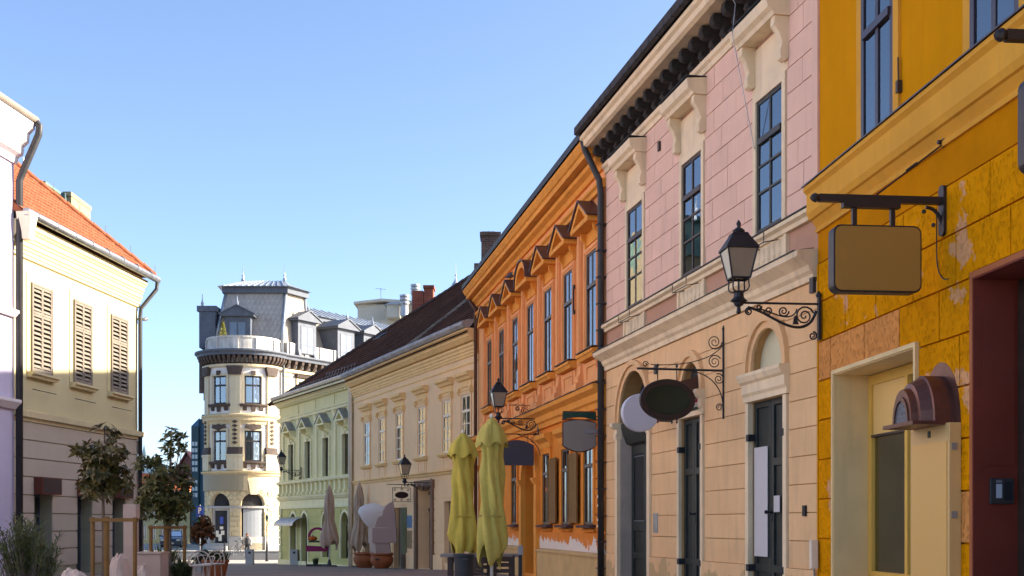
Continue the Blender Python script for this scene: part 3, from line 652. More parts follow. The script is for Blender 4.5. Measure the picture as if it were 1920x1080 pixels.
    b.part('tie_rod', MB().tube([(X(1083), -.09, Z(6.15)), (X(1083), -.09, Z(5.65))], .02, 6).box(X(1083) - .05, X(1083) + .05, -.1, -.06, Z(6.12), Z(6.2)).box(X(1083) - .05, X(1083) + .05, -.1, -.06, Z(5.6), Z(5.68)), M['iron'])
    b.part('floodlight', MB().box(X(1124), X(1129), -.32, -.03, Z(2.98), Z(3.06)), M['zinc'])
    return b
ORA = orange()

# ------------------------------------------------------------------ peach house
ROOFT = None
def peach():
    PL = mat('pale_peach_plaster', (.90, .61, .335), .9, .05, 1.0, .1, 50, streak=.18, streakcol=(.5, .35, .24), rand=.02)
    MO = mat('yellow_peach_moulding', (.88, .59, .26), .88, .07, 1.4, .1, 50, streak=.3, streakcol=(.45, .3, .16))
    GY = mat('grey_brown_reveal', (.28, .21, .15), .85, .12, 2, .1, 40)
    BD = mat('brown_door', (.09, .05, .035), .5, .2, 4, .1, 40)
    b = Bld('peach_house', 'pale peach two storey house with white six pane windows and flat hoods', P1, P2, gz(51.8) - .02)
    X = b.x; Z = b.zz; Lx = b.len
    cs = [X(p) for p in (688.7, 717, 749.8, 791.5, 838.3, 874.3)]; hw = .42; z0, z1 = Z(3.62), Z(5.38)
    dA = (X(784), X(811)); dB = (X(834.5), X(856)); dC = (X(738), X(763)); wD = (X(684), X(701))
    ops = [(c - hw, c + hw, z0, z1) for c in cs]
    gops = [(dA[0], dA[1], Z(-.33), Z(2.55)), (dB[0], dB[1], Z(-.05), Z(2.0)), (dC[0], dC[1], Z(-.42), Z(1.85)), (wD[0], wD[1], Z(-.45), Z(1.6))]
    b.part('upper_wall', wall_mb(0, Lx, Z(2.95), Z(7.3), ops), PL)
    b.part('ground_floor_wall', wall_mb(0, Lx, 0, Z(2.95), gops, .53), PL)
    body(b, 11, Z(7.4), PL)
    blocks(b, 'course_block', PL, .15, Lx - .12, Z(.22), Z(2.5), .38, 60, [(o[0] - .12, o[1] + .12, o[2], o[3] + .12) for o in gops], .022, .025, jitter=0)
    xs = [.15] + sorted(v for o in gops for v in (o[0] - .1, o[1] + .1)) + [Lx - .12]
    for k in range(0, len(xs), 2): b.part('plinth', MB().box(xs[k], xs[k+1], -.07, 0, 0, Z(.19)), PL)
    for i, c in enumerate(cs):
        fr = MB().frame(c - hw, c + hw, z0, z1, .09, -.04, 0, False); b.part('surround', fr, PL)
        window(b, c - hw, c + hw, z0, z1, M['white_wood'], .0, 2, ((.24, .035), (.47, .035), (.70, .085)), .07, .055, .04, curtain=(.45, 1) if i in (1, 4) else None, open_cell={(0, 0), (0, 1), (0, 2)} if i == 2 else None)
        b.part('sill', MB().prof(c - .62, c + .62, [(0.05, Z(3.46)), (-.1, Z(3.48)), (-.14, Z(3.54)), (-.16, Z(3.55)), (-.16, Z(3.60)), (.05, Z(3.62))]), MO)
        b.part('apron_panel', MB().box(c - .5, c + .5, -.02, 0, Z(3.06), Z(3.45)).frame(c - .32, c + .32, Z(3.14), Z(3.38), .05, -.04, -.018), PL)
        b.part('lintel_panel', MB().box(c - .52, c + .52, -.025, 0, Z(5.5), Z(5.84)).box(c - .56, c + .56, -.06, 0, Z(5.62), Z(5.66)), MO)
        for x in (c - .62, c + .48): b.part('console', MB().side([(0, Z(5.60)), (-.12, Z(5.60)), (-.13, Z(5.5)), (-.08, Z(5.42)), (0, Z(5.38))], x, x + .14), MO)
        b.part('hood', MB().prof(c - .66, c + .66, [(0, Z(5.84)), (-.10, Z(5.84)), (-.14, Z(5.92)), (-.22, Z(5.97)), (-.24, Z(6.06)), (0, Z(6.09))]), MO)
    # the one casement that stands open
    c = cs[2]; ow = MB(); a = Matrix.Translation((c - hw + .02, .04, 0)) @ Matrix.Rotation(R(172), 4, 'Z')
    wz0, wz1 = z0 + .05, z0 + 1.2; ww = .40
    ow.box(0, .05, 0, .04, wz0, wz1); ow.box(ww - .05, ww, 0, .04, wz0, wz1)
    for f in (0, .33, .66): ow.box(.05, ww - .05, .001, .039, wz0 + f * 1.15, wz0 + f * 1.15 + .04)
    ow.box(.05, ww - .05, .001, .039, wz1 - .05, wz1); o = b.part('open_casement', ow.xf(a), M['white_wood'])
    b.part('pane', MB().box(.05, ww - .05, .018, .022, wz0 + .04, wz1 - .05).xf(a), mat('pale_lit_glass', (.6, .6, .52), .15, .05), o)
    b.part('string_course', MB().prof(0, Lx, [(0, Z(2.90)), (-.05, Z(2.90)), (-.07, Z(2.97)), (-.12, Z(3.0)), (-.12, Z(3.04)), (0, Z(3.06))]), MO)
    b.part('frieze_moulding', MB().prof(0, Lx, [(0, Z(6.32)), (-.03, Z(6.32)), (-.03, Z(6.38)), (0, Z(6.39))]).prof(0, Lx, [(0, Z(6.55)), (-.04, Z(6.55)), (-.05, Z(6.62)), (-.08, Z(6.64)), (-.08, Z(6.7)), (-.12, Z(6.74)), (-.12, Z(6.8)), (-.17, Z(6.85)), (-.17, Z(6.92)), (0, Z(6.94))]), MO)
    b.part('main_cornice', MB().prof(-.05, Lx, [(0, Z(6.94)), (-.2, Z(6.98)), (-.30, Z(7.08)), (-.33, Z(7.1)), (-.34, Z(7.26)), (-.40, Z(7.30)), (-.40, Z(7.34)), (0, Z(7.34))]), MO)
    b.part('gutter', MB().prof(-.05, Lx - .0, [(-.30, Z(7.345)), (-.46, Z(7.36)), (-.54, Z(7.44)), (-.54, Z(7.5)), (-.50, Z(7.56)), (-.30, Z(7.62)), (-.1, Z(7.6))]), mat('lime_crusted_gutter', (.36, .34, .33), .8, .3, 3, .4, 15))
    # doors
    def simple_door(x0, x1, za, zb, m, y=.3, panels=2):
        mid = (x0 + x1) / 2
        for a, e in ((x0, mid - .005), (mid + .005, x1)):
            q = MB(); q.box(a, a + .08, y, y + .06, za, zb); q.box(e - .08, e, y, y + .06, za, zb); n = panels
            for k in range(n + 1): zz = za + (zb - .1 - za) * k / n; q.box(a + .08, e - .08, y + .001, y + .06, zz, zz + .1)
            o = b.part('door', q, m)
            for k in range(n): b.part('door_panel', MB().box(a + .08, e - .08, y + .03, y + .05, za + (zb - .1 - za) * k / n + .1, za + (zb - .1 - za) * (k+1) / n), m, o)
    simple_door(dA[0], dA[1], Z(-.33), Z(1.7), BD, .42); b.part('fanlight', MB().box(dA[0], dA[1], .44, .46, Z(1.8), Z(2.5)), M['glass']); b.part('door_lintel', MB().box(dA[0], dA[1], .38, .5, Z(1.7), Z(1.8)), BD)
    cas = MB().frame(dA[0], dA[1], 0, Z(2.55), .22, -.10, 0, False); b.part('door_case', cas, mat('brown_stone', (.22, .13, .08), .8, .15, 2, .1))
    b.part('grey_door', MB().box(dB[0], dB[1], .14, .2, Z(-.05), Z(2.0)), GY); b.part('door_case', MB().frame(dB[0], dB[1], Z(-.05), Z(2.0), .1, -.03, 0, True), PL)
    simple_door(dC[0], dC[1], Z(-.42), Z(1.85), GY, .2, 1)
    b.part('green_shutter', MB().box(dC[1] - .62, dC[1] - .0, -.03, .02, Z(.12), Z(1.84)), mat('sage_green', (.10, .14, .07), .6, .1, 2, .1)); b.part('shutter_base', MB().box(dC[1] - .62, dC[1], -.025, .02, Z(-.42), Z(.118)), BD)
    simple_door(wD[0], wD[1], Z(-.45), Z(1.6), GY, .2, 1)
    b.part('downpipe', MB().tube([(.05, -.35, Z(7.3)), (.05, -.1, Z(6.9)), (.05, -.1, 0)], .055, 8), M['white_wood'], smooth=True)
    b.part('small_sign_board', MB().box(X(764), X(774), -.03, 0, Z(1.1), Z(1.55)), mat('blue_board', (.12, .22, .33), .5)); b.part('notice_board', MB().box(X(764), X(774), -.03, 0, Z(.35), Z(1.0)), mat('tan_board', (.32, .22, .11), .6, .2, 6))
    return b
PEA = peach()

# ------------------------------------------------------------------ green house and the dark hipped roof that it shares with the peach house
def green():
    GN = mat('pale_green_plaster', (.74, .67, .35), .9, .07, 1.0, .1, 50, streak=.2, streakcol=(.36, .38, .26), rand=.03)
    GW = mat('green_white_stucco', (.85, .78, .46), .88, .07, 1.4, .1, 50, streak=.3, streakcol=(.42, .42, .32))
    GD = mat('moss_green_wall', (.54, .50, .19), .9, .08, 1.2, .1, 50, rand=.04)
    b = Bld('green_house', 'pale green house with pointed hoods and stucco pilasters beside the peach house', PG, P1, gz(61.5) - .02)
    X = b.x; Z = b.zz; Lx = b.len
    cs = [X(p) for p in (547, 578.5, 612.5, 649)]; pitch = (cs[3] - cs[0]) / 3; cs = [cs[0] + pitch * k for k in range(4)]; hw = .42; z0, z1 = Z(3.38), Z(5.1)
    gc = [X(551), X(572), X(612), X(648)]; gops = [(c - .5, c + .5, Z(-.6) + (.35 if k > 1 else 0), Z(1.75), .5) for k, c in enumerate(gc)]
    b.part('upper_wall', wall_mb(0, Lx, Z(2.5), Z(7.4), [(c - hw, c + hw, z0, z1) for c in cs]), GN)
    b.part('ground_floor_wall', wall_mb(0, Lx, 0, Z(2.5), gops, .53), GD)
    # plan with a skewed far end along the side street
    e = Vector((.97, .25)); c0 = Vector((0, 0)); eu, ei = e.dot(b.d), e.dot(b.inn); D = 13.6
    mb = MB(); bp = [(.54 / ei * eu + .01, .54), (Lx - .01, .54), (Lx - .01, D), (D / ei * eu + .01, D)]
    mb.hexa([(x, y, 0) for x, y in bp], [(x, y, Z(7.4)) for x, y in bp]); b.part('rear_block', mb, GN)
    b.part('room_shade_sheet', MB().quad((0.2, .52, 0), (Lx, .52, 0), (Lx, .52, Z(7.3)), (.2, .52, Z(7.3))), M['inside'])
    b.part('end_wall', MB().hexa([(0, 0, 0), (.05, 0, 0), (.05 + .54 / ei * eu, .54, 0), (.54 / ei * eu, .54, 0)], [(0, 0, Z(7.4)), (.05, 0, Z(7.4)), (.05 + .54 / ei * eu, .54, Z(7.4)), (.54 / ei * eu, .54, Z(7.4))]), GN)
    blocks(b, 'course_block', GD, .5, Lx - .3, Z(-.25), Z(1.95), .36, 60, [(o[0] - .13, o[1] + .13, o[2], o[3] + .1) for o in gops], .025, .03, jitter=0)
    for x in (.02, Lx - .42):
        for k in range(7): b.part('quoin', MB().box(x + (.06 if k % 2 else 0), x + .4 - (.06 if k % 2 else 0), -.09, 0, Z(-.5) + k * .36, Z(-.5) + k * .36 + .33), GW)
    b.part('plinth', MB().box(0, Lx, -.11, 0, 0, Z(-.52)), GW)
    for k, o in enumerate(gops):
        xc = gc[k]; b.part('arch_surround', MB().ring(xc, Z(1.25), .5, .62, -.06, 0).box(xc - .62, xc - .5, -.06, 0, o[2], Z(1.25)).box(xc + .5, xc + .62, -.06, 0, o[2], Z(1.25)), GW)
        window(b, xc - .5, xc + .5, o[2], Z(1.2), M['brown_wood'] if k < 2 else M['dark_wood'], .2, 2, ((.35, .05),) if k < 2 else ((.5, .03),), .09, .07, .06, name='shop_door' if k < 2 else 'window')
        pts = [(xc + .5 * math.cos(t), Z(1.25) + .5 * math.sin(t)) for t in [math.pi * q / 12 for q in range(13)]]
        b.part('fanlight', MB().frontal(pts + [(xc - .5, Z(1.2)), (xc + .5, Z(1.2))], .23, .25), M['purple_wood'])
    # entablature between the floors, pedestals under the windows
    b.part('mid_entablature', MB().prof(-.03, Lx, [(0, Z(1.98)), (-.06, Z(1.98)), (-.06, Z(2.1)), (-.03, Z(2.12)), (-.03, Z(2.36)), (-.1, Z(2.4)), (-.18, Z(2.5)), (-.2, Z(2.57)), (0, Z(2.62))]), GW)
    n = 17
    for k in range(n):
        x = .15 + (Lx - .3) * k / (n - 1)
        b.part('pedestal', MB().prof(x - .09, x + .09, [(0, Z(2.62)), (-.17, Z(2.62)), (-.17, Z(2.7)), (-.1, Z(2.76)), (-.1, Z(3.1)), (-.16, Z(3.18)), (0, Z(3.18))]), GW)
    b.part('sill_course', MB().prof(-.03, Lx, [(0, Z(3.18)), (-.17, Z(3.19)), (-.2, Z(3.25)), (-.2, Z(3.3)), (0, Z(3.36))]), GW)
    for i, c in enumerate(cs):
        window(b, c - hw, c + hw, z0, z1, M['brown_wood'], .1, 2, ((.68, .07),), .06, .05, .06, curtain=(0, .6) if i == 1 else None)
        sr = MB().frame(c - hw, c + hw, z0, z1, .1, -.06, 0, False)
        for k in range(7):
            for sg in (-1, 1): sr.box(c + sg * (hw + .13) - .035, c + sg * (hw + .13) + .035, -.05, 0, z0 + .15 + k * .25, z0 + .26 + k * .25)
        b.part('surround', sr, GW)
        b.part('keystone', MB().prof(c - .3, c + .3, [(0, Z(5.2)), (-.1, Z(5.2)), (-.14, Z(5.3)), (0, Z(5.34))]).prof(c - .09, c + .09, [(0, Z(5.12)), (-.12, Z(5.12)), (-.18, Z(5.4)), (0, Z(5.44))]), GW)
        W = .62; zb = Z(5.66); pd = MB().box(c - W, c + W, -.34, 0, zb, zb + .07)
        for x in (c - W + .03, c + W - .17): pd.side([(0, zb), (-.28, zb), (-.24, zb - .12), (-.08, zb - .2), (0, zb - .3)], x, x + .14)
        for sg in (-1, 1): pd.frontal([(c + sg * W, zb + .07), (c, zb + .52), (c, zb + .36), (c + sg * (W - .2), zb + .07)][::sg], -.34, 0)
        pd.frontal([(c - W + .2, zb + .07), (c + W - .2, zb + .07), (c, zb + .36)], -.1, 0)
        p = b.part('pediment', pd, GW); cv = MB()
        for sg in (-1, 1): cv.frontal([(c + sg * (W + .04), zb + .065), (c, zb + .53), (c, zb + .555), (c + sg * (W + .06), zb + .085)][::sg], -.38, 0)
        b.part('pediment_cover', cv, M['zinc'], p)
    for k in range(5):
        x = cs[0] - pitch / 2 + pitch * k; x = min(max(x, .12), Lx - .2)
        pl = b.part('pilaster', MB().box(x - .10, x + .10, -.07, 0, Z(3.36), Z(5.95)), GW); b.part('capital', MB().prof(x - .15, x + .15, [(0, Z(5.95)), (-.1, Z(5.95)), (-.16, Z(6.2)), (-.2, Z(6.25)), (0, Z(6.27))]), GW, pl)
    b.part('architrave', MB().prof(-.04, Lx, [(0, Z(6.27)), (-.1, Z(6.27)), (-.12, Z(6.36)), (-.17, Z(6.4)), (-.17, Z(6.45)), (0, Z(6.47))]), GW)
    for k in range(4):
        x = cs[0] - pitch / 2 + pitch * k; b.part('frieze_panel', MB().box(x + .18, x + pitch - .18, -.03, 0, Z(6.5), Z(6.95)), GN)
    for k in range(56):
        x = .05 + (Lx - .1) * k / 55
        if k == 0: d0 = b.part('dentil', MB().box(-.045, .045, -.16, 0, Z(6.99), Z(7.08)), GW); d0.location.x = x
        else: q = d0.copy(); C.objects.link(q); q.location.x = x
    b.part('main_cornice', MB().prof(-.08, Lx, [(0, Z(7.08)), (-.18, Z(7.09)), (-.28, Z(7.2)), (-.34, Z(7.24)), (-.34, Z(7.36)), (0, Z(7.4))]), GW)
    b.part('gutter', MB().prof(-.12, Lx, [(-.3, Z(7.37)), (-.44, Z(7.40)), (-.48, Z(7.48)), (-.46, Z(7.55)), (-.2, Z(7.55))]), M['zinc'])
    b.part('downpipe', MB().tube([(Lx - .08, -.4, Z(7.35)), (Lx - .08, -.13, Z(6.95)), (Lx - .08, -.13, 0)], .06, 8), M['white_wood'], smooth=True)
    # porch canopy over the shop door
    x0, x1 = X(541), X(577); cm = MB(); n = 6
    for k in range(n):
        a0, a1 = R(90 * k / n), R(90 * (k+1) / n)
        p0 = (-.75 * math.sin(a0), Z(1.15) + .4 * math.cos(a0)); p1 = (-.75 * math.sin(a1), Z(1.15) + .4 * math.cos(a1))
        cm.hexa([(x0, *p0), (x1, *p0), (x1, *p1), (x0, *p1)], [(x0, p0[0], p0[1]+.02), (x1, p0[0], p0[1]+.02), (x1, p1[0], p1[1]+.02), (x0, p1[0], p1[1]+.02)])
    b.part('canopy', cm, M['zinc'])
    # ---- roof
    DK = tilemat('brown_beaver_tiles', (.10, .038, .022), (.16, .062, .034), .36, .3, (.035, .016, .011))
    RL = Vector((PG[0], PG[1], 6.85))
    def rpart(name, mb_or_mesh, m, bb, kind=None):
        if isinstance(mb_or_mesh, MB): o = build(name, mb_or_mesh, m, bb.root, kind=kind)
        else:
            mb_or_mesh.materials.append(m); o = bpy.data.objects.new(name, mb_or_mesh); C.objects.link(o); o.parent = bb.root
            if kind: o["kind"] = kind
        o.matrix_basis = (Matrix.Translation((bb.A.x, bb.A.y, bb.z0)) @ Matrix.Rotation(bb.rz, 4, 'Z')).inverted() @ Matrix.Translation(RL)
        return o
    pit = math.tan(R(38)); ze = 6.86
    def off2(Aw, Bw, dd):      # inward offset line of the row
        d = (Vector(Bw) - Vector(Aw)).normalized(); nn = Vector((-d.y, d.x)); return Vector(Aw) + nn * dd, d
    def meet(p, d, q, e_):
        det = d.x * (-e_.y) + e_.x * d.y; r_ = q - p; t = (r_.x * (-e_.y) + e_.x * r_.y) / det; return p + d * t
    def line(dd):
        a, d1 = off2(PG, P1, dd); c2, d2 = off2(P1, P2, dd); n_end = Vector((e.y, -e.x)) * -1   # inward from the far end is towards the camera
        hip = meet(Vector(PG) + Vector((e.y, -e.x)) * dd, e, a, d1); mid = meet(a, d1, c2, d2); near = Vector(P2) + Vector((-d2.y, d2.x)) * dd
        return hip, mid, near
    zE = 7.52                                   # world height at the wall line
    def pt(v, dd): return (v.x - PG[0], v.y - PG[1], zE + dd * pit - RL.z)
    RD_ = 7.0; rows = 34; mbr = {0: MB(), 1: MB()}
    dl = [-.42 + (RD_ + .42) * k / rows for k in range(rows + 1)]
    for sidx, bb in ((0, b), (1, PEA)):
        me_v = []; me_f = []; uvs = []
        for k in range(rows):
            A_ = line(dl[k]); B_ = line(dl[k+1])
            a, c = A_[sidx], A_[sidx+1]; p, q = B_[sidx], B_[sidx+1]
            up = Vector((0, 0, .035))
            v = [Vector(pt(a, dl[k])) + up, Vector(pt(c, dl[k])) + up, Vector(pt(q, dl[k+1])), Vector(pt(p, dl[k+1]))]
            n0 = len(me_v); me_v += v; me_f.append((n0, n0+1, n0+2, n0+3))
            d1 = (Vector(c) - Vector(a)).normalized()
            for wv, dd in ((a, dl[k]), (c, dl[k]), (q, dl[k+1]), (p, dl[k+1])): uvs.append(((Vector(wv) - Vector(PG)).dot(d1), dd / math.cos(R(38))))
            v2 = [Vector(pt(a, dl[k])), Vector(pt(c, dl[k])), v[1], v[0]]
            n0 = len(me_v); me_v += v2; me_f.append((n0, n0+1, n0+2, n0+3)); uvs += [(0, 0)] * 4
        me = bpy.data.meshes.new('roof_tiles'); me.from_pydata(me_v, [], me_f); uvl = me.uv_layers.new(name='UVMap')
        for i, u in enumerate(uvs): uvl.data[i].uv = u
        rpart('roof_tiles', me, DK, bb, 'stuff')
    # rear and end slopes
    hip, mid, near = line(RD_); h2, m2, n2 = line(2 * RD_); e0 = line(-.42)[0]; hb = Vector(PG) + e * (15) - Vector((e.y, -e.x)) * .42
    rv = [pt(hip, RD_), pt(mid, RD_), pt(near, RD_), (n2.x-PG[0], n2.y-PG[1], zE-RL.z), (m2.x-PG[0], m2.y-PG[1], zE-RL.z), (hb.x-PG[0], hb.y-PG[1], zE-RL.z), pt(e0, -.42)]
    rpart('rear_slope', MB().add(rv, [(1, 2, 3, 4)]), M['flash'], PEA); rpart('rear_slope', MB().add(rv, [(0, 1, 4, 5), (0, 5, 6)]), M['flash'], b)
    # party seam up the slope, ridge tiles on the hip
    a1, d1 = off2(P1, P2, 0); u0 = PEA.x(741); base = Vector(P1) + d1 * u0; nn = Vector((-d1.y, d1.x)); sm = MB()
    path = []
    for k in range(15):
        dd = -.3 + 6.9 * k / 14; v = base + nn * dd - d1 * (dd * .18); x, y, z = pt(v, dd); path.append((x, y, z + .05 + random.uniform(-.01, .02)))
    sm.tube(path, .07, 6); rpart('mortar_seam', sm, mat('lime_mortar', (.22, .17, .13), .95, .4, 2, .5, 12, spec=.05), PEA)
    hp = [pt(line(-.42 + (RD_ + .42) * k / 40)[0], -.42 + (RD_ + .42) * k / 40) for k in range(41)]
    hmb = MB()
    for k in range(40): hmb.tube([Vector(hp[k]) + Vector((0, 0, .03)), Vector(hp[k+1]) + Vector((0, 0, .055))], .10, 6)
    rpart('hip_tiles', hmb, M['brown_tile'], b)
    rg = [pt(mid.lerp(near, k / 16), RD_) for k in range(17)]; rg = [pt(hip.lerp(mid, k / 10), RD_) for k in range(10)] + rg
    hmb = MB()
    for k in range(len(rg) - 1): hmb.tube([Vector(rg[k]) + Vector((0, 0, .03)), Vector(rg[k+1]) + Vector((0, 0, .05))], .10, 6)
    rpart('ridge_tiles', hmb, M['brown_tile'], PEA)
    # snow guards near the green eaves
    _, dg = off2(PG, P1, 0)
    for rI, dd in enumerate((.35, .75)):
        for k in range(24 if rI == 0 else 10):
            u = .5 + k * .43 + rI * 4.6
            if u > Lx - .2: continue
            v = Vector(PG) + dg * u + Vector((-dg.y, dg.x)) * dd; x, y, z = pt(v, dd)
            rpart('snow_guard', MB().tube([(x, y, z + .02), (x - .02, y - .03, z + .14), (x + .05, y + .05, z + .20)], .012, 4), M['zinc'], b)
    # skylight hatch
    v = Vector(PG) + dg * 5.2 + Vector((-dg.y, dg.x)) * 3.2; x, y, z = pt(v, 3.2)
    rpart('roof_hatch', MB().hexa([(x - .25, y + .4, z - .15), (x + .2, y - .4, z - .15), (x + .62, y - .2, z + .2), (x + .17, y + .6, z + .2)], [(x - .25, y + .4, z + .06), (x + .2, y - .4, z + .06), (x + .62, y - .2, z + .38), (x + .17, y + .6, z + .38)]), M['flash'], b)
    return b, line, pt, zE, pit, RL
M['brown_tile'] = mat('brown_ridge_tile', (.075, .045, .038), .9, .3, 4, .3, 20)
GRN, RLINE, RPT, RZE, RPIT, RROOT = green()
# ------------------------------------------------------------------ cream house on the left, lit above the shadow of the row opposite
def lpt(px, s): return Vector(((px - 960) / s, F / s))
def cream():
    CW = mat('cream_wall', (.58, .505, .29), .9, .05, 1.0, .12, 60, streak=.28, streakcol=(.46, .41, .3), patch=(.42, .38, .3), patch_t=.70, patch_s=3.2)
    CG = mat('cream_ground_floor', (.50, .43, .34), .9, .06, 1.2, .12, 60, streak=.2, streakcol=(.4, .38, .3), rand=.03)
    CM = mat('cream_moulding', (.66, .57, .34), .88, .05, 1.4, .1, 50, streak=.25)
    SW = mat('weathered_shutter', (.235, .20, .16), .75, .2, 4, .2, 40)
    TL = mat('red_clay_tile', (.30, .095, .04), .85, .3, 5, .3, 25)
    ss = lambda x: .06624 * (1194 - x)
    A = lpt(17, ss(17)); B = lpt(258, ss(258))
    b = Bld('cream_house', 'cream corner house with brown louvred shutters and a red tiled roof on the left', A, B, gz(B.y) - .02)
    X = b.x; Z = b.zz; Lx = b.len
    ws = [(X(56), X(95)), (X(136), X(169.5)), (X(206), X(237))]; z0, z1 = Z(5.03), Z(7.26)
    gs = [(X(62), X(96)), (X(143), X(171)), (X(209), X(233))]
    gops = [(a, c, Z(-.1), Z(2.0)) for a, c in gs]
    b.part('upper_wall', wall_mb(0, Lx, Z(3.85), Z(8.2), [(a, c, z0, z1) for a, c in ws], .35), CW)
    b.part('ground_floor_wall', wall_mb(0, Lx, 0, Z(3.85), gops, .4), mat('cream_joint', (.34, .32, .22), .9))
    mb = MB().box(0.01, Lx - .0, .42, 11, 0, Z(8.2)); b.part('rear_block', mb, CG); b.part('end_wall', MB().box(Lx - .2, Lx, .001, .42, 0, Z(8.2)), CW)
    blocks(b, 'course_block', CG, .0, Lx, Z(.15), Z(3.78), .454, 60, gops, .03, .03, jitter=0)
    b.part('plinth', MB().box(0, gs[0][0], -.05, 0, 0, Z(.13)), CG)
    for i, (a, c) in enumerate(ws):
        bk = MB().box(a, c, .2, .3, z0, z1); b.part('slat_shade_sheet', bk, M['inside'])  # near-black sheet paints the shade seen between the slats
        b.part('sill', MB().prof(a - .16, c + .16, [(.1, z0 - .14), (-.12, z0 - .14), (-.14, z0 - .08), (-.2, z0 - .06), (-.2, z0 - .01), (.1, z0)]), CM)
        b.part('surround', MB().frame(a, c, z0, z1, .2, -.02, 0, False), CW)
        fr = MB().frame(a + .05, c - .05, z0 + .05, z1 - .05, .05, -.07, .1); b.part('shutter_frame', fr, SW)
        mid = (a + c) / 2; zm = z0 + .66 * (z1 - z0)
        for x0, x1 in ((a + .05, mid - .004), (mid + .004, c - .05)):
            for p, q in ((z0 + .05, zm - .004), (zm + .004, z1 - .05)):
                st = MB(); t = .045; st.box(x0, x0 + t, -.06, -.02, p, q); st.box(x1 - t, x1, -.06, -.02, p, q); st.box(x0 + t, x1 - t, -.06, -.02, p, p + .06); st.box(x0 + t, x1 - t, -.06, -.02, q - .06, q)
                o = b.part('shutter', st, SW); n = max(3, int((q - p - .12) / .112)); h = (q - p - .12) / n; s0 = None
                for k in range(n):
                    zc = p + .06 + h * (k + .5)
                    if s0 is None:
                        s0 = b.part('slat', MB().hexa([(x0 + t, -.066, -.04), (x1 - t, -.066, -.04), (x1 - t, -.016, .025), (x0 + t, -.016, .025)], [(x0 + t, -.066, -.027), (x1 - t, -.066, -.027), (x1 - t, -.016, .038), (x0 + t, -.016, .038)]), SW, o); s0.location.z = zc
                    else: s = s0.copy(); C.objects.link(s); s.location.z = zc
        hk = MB().tube([(a + .1, -.02, z0 - .42), (a + .1, -.2, z0 - .46), (c - .1, -.2, z0 - .46), (c - .1, -.02, z0 - .42)], .01, 5); b.part('flower_box_hook', hk, M['iron'])
    b.part('string_course', MB().prof(-.02, Lx + .1, [(0, Z(3.78)), (-.06, Z(3.78)), (-.08, Z(3.85)), (-.16, Z(3.88)), (-.18, Z(4.02)), (0, Z(4.06))]), CM)
    zs = [7.78, 7.86, 7.96, 8.04, 8.16, 8.24, 8.36, 8.44, 8.56]; ys = [.03, .06, .06, .12, .12, .18, .20, .27, .30]
    pr = [(0, Z(7.78))]
    for z, y in zip(zs, ys): pr += [(-y, Z(z)), (-y - .03, Z(z + .02))]
    b.part('main_cornice', MB().prof(-.02, Lx + .02, pr + [(0, Z(8.6))]), CM)
    gt = MB(); cur = [(-.36 - .10 * math.sin(t) - .1, Z(8.78) - .11 * math.cos(t)) for t in [R(-90 + 180 * k / 8) for k in range(9)]]
    b.part('gutter', MB().tube([(-.05, -.46, Z(8.74)), (Lx + .45, -.46, Z(8.70))], .10, 10), M['zinc'], smooth=True)
    for k in range(8): b.part('gutter_bracket', MB().lathe([(-.015, .115), (.015, .115)], n=10).xf(Matrix.Translation((.4 + k * 1.0, -.46, Z(8.735))) @ Matrix.Rotation(R(90), 4, 'Y')), M['zinc'])
    b.part('downpipe', MB().tube([(Lx + .4, -.46, Z(8.62)), (Lx + .38, -.44, Z(8.4)), (Lx - .04, -.12, Z(7.75)), (Lx - .06, -.11, Z(7.5)), (Lx - .06, -.11, 0)], .06, 8), M['pipe_dark'], smooth=True)
    b.part('rain_hopper', MB().hexa([(.02, -.5, Z(8.1)), (.22, -.5, Z(8.1)), (.22, -.25, Z(8.1)), (.02, -.25, Z(8.1))], [(-.06, -.58, Z(8.75)), (.3, -.58, Z(8.75)), (.3, -.2, Z(8.75)), (-.06, -.2, Z(8.75))]), M['white_wood'])
    # glazed shop openings with sign boxes
    for a, c in gs:
        window(b, a, c, Z(-.1), Z(2.0), mat('slate_blue_frame', (.09, .11, .15), .5, .1), .3, 2, ((.75, .03),), .06, .05, .05)
        bx = MB().box(a - .02, c + .06, -.26, 0, Z(1.99), Z(2.42)); o = b.part('sign_box', bx, mat('rust_red_box', (.14, .04, .025), .6, .15)); b.part('sign_face', MB().box(a + .03, c + .02, -.268, -.26, Z(2.03), Z(2.39)), mat('dark_plum_face', (.05, .03, .032), .5, .1), o)
    b.part('wall_camera', MB().lathe([(0, .05), (.2, .06), (.22, .02)], n=8).xf(Matrix.Translation((Lx - .02, -.2, Z(7.42))) @ Matrix.Rotation(R(75), 4, 'Y')).box(Lx - .06, Lx - .02, -.2, 0, Z(7.4), Z(7.46)), M['zinc'])
    # clay tile roof with a hip at the far end
    pit = math.tan(R(42)); ye = -.38; yr = 4.6; zE = Z(8.76); Lr = Lx + .38
    def inside(u, d): return u < Lr - (d - ye) * .95
    tl = MB(); tw = .19; th_ = .30; n = 0; k = 0; d = ye
    up = Vector((0, math.cos(R(42)), math.sin(R(42)))); nrm = Vector((0, -math.sin(R(42)), math.cos(R(42))))
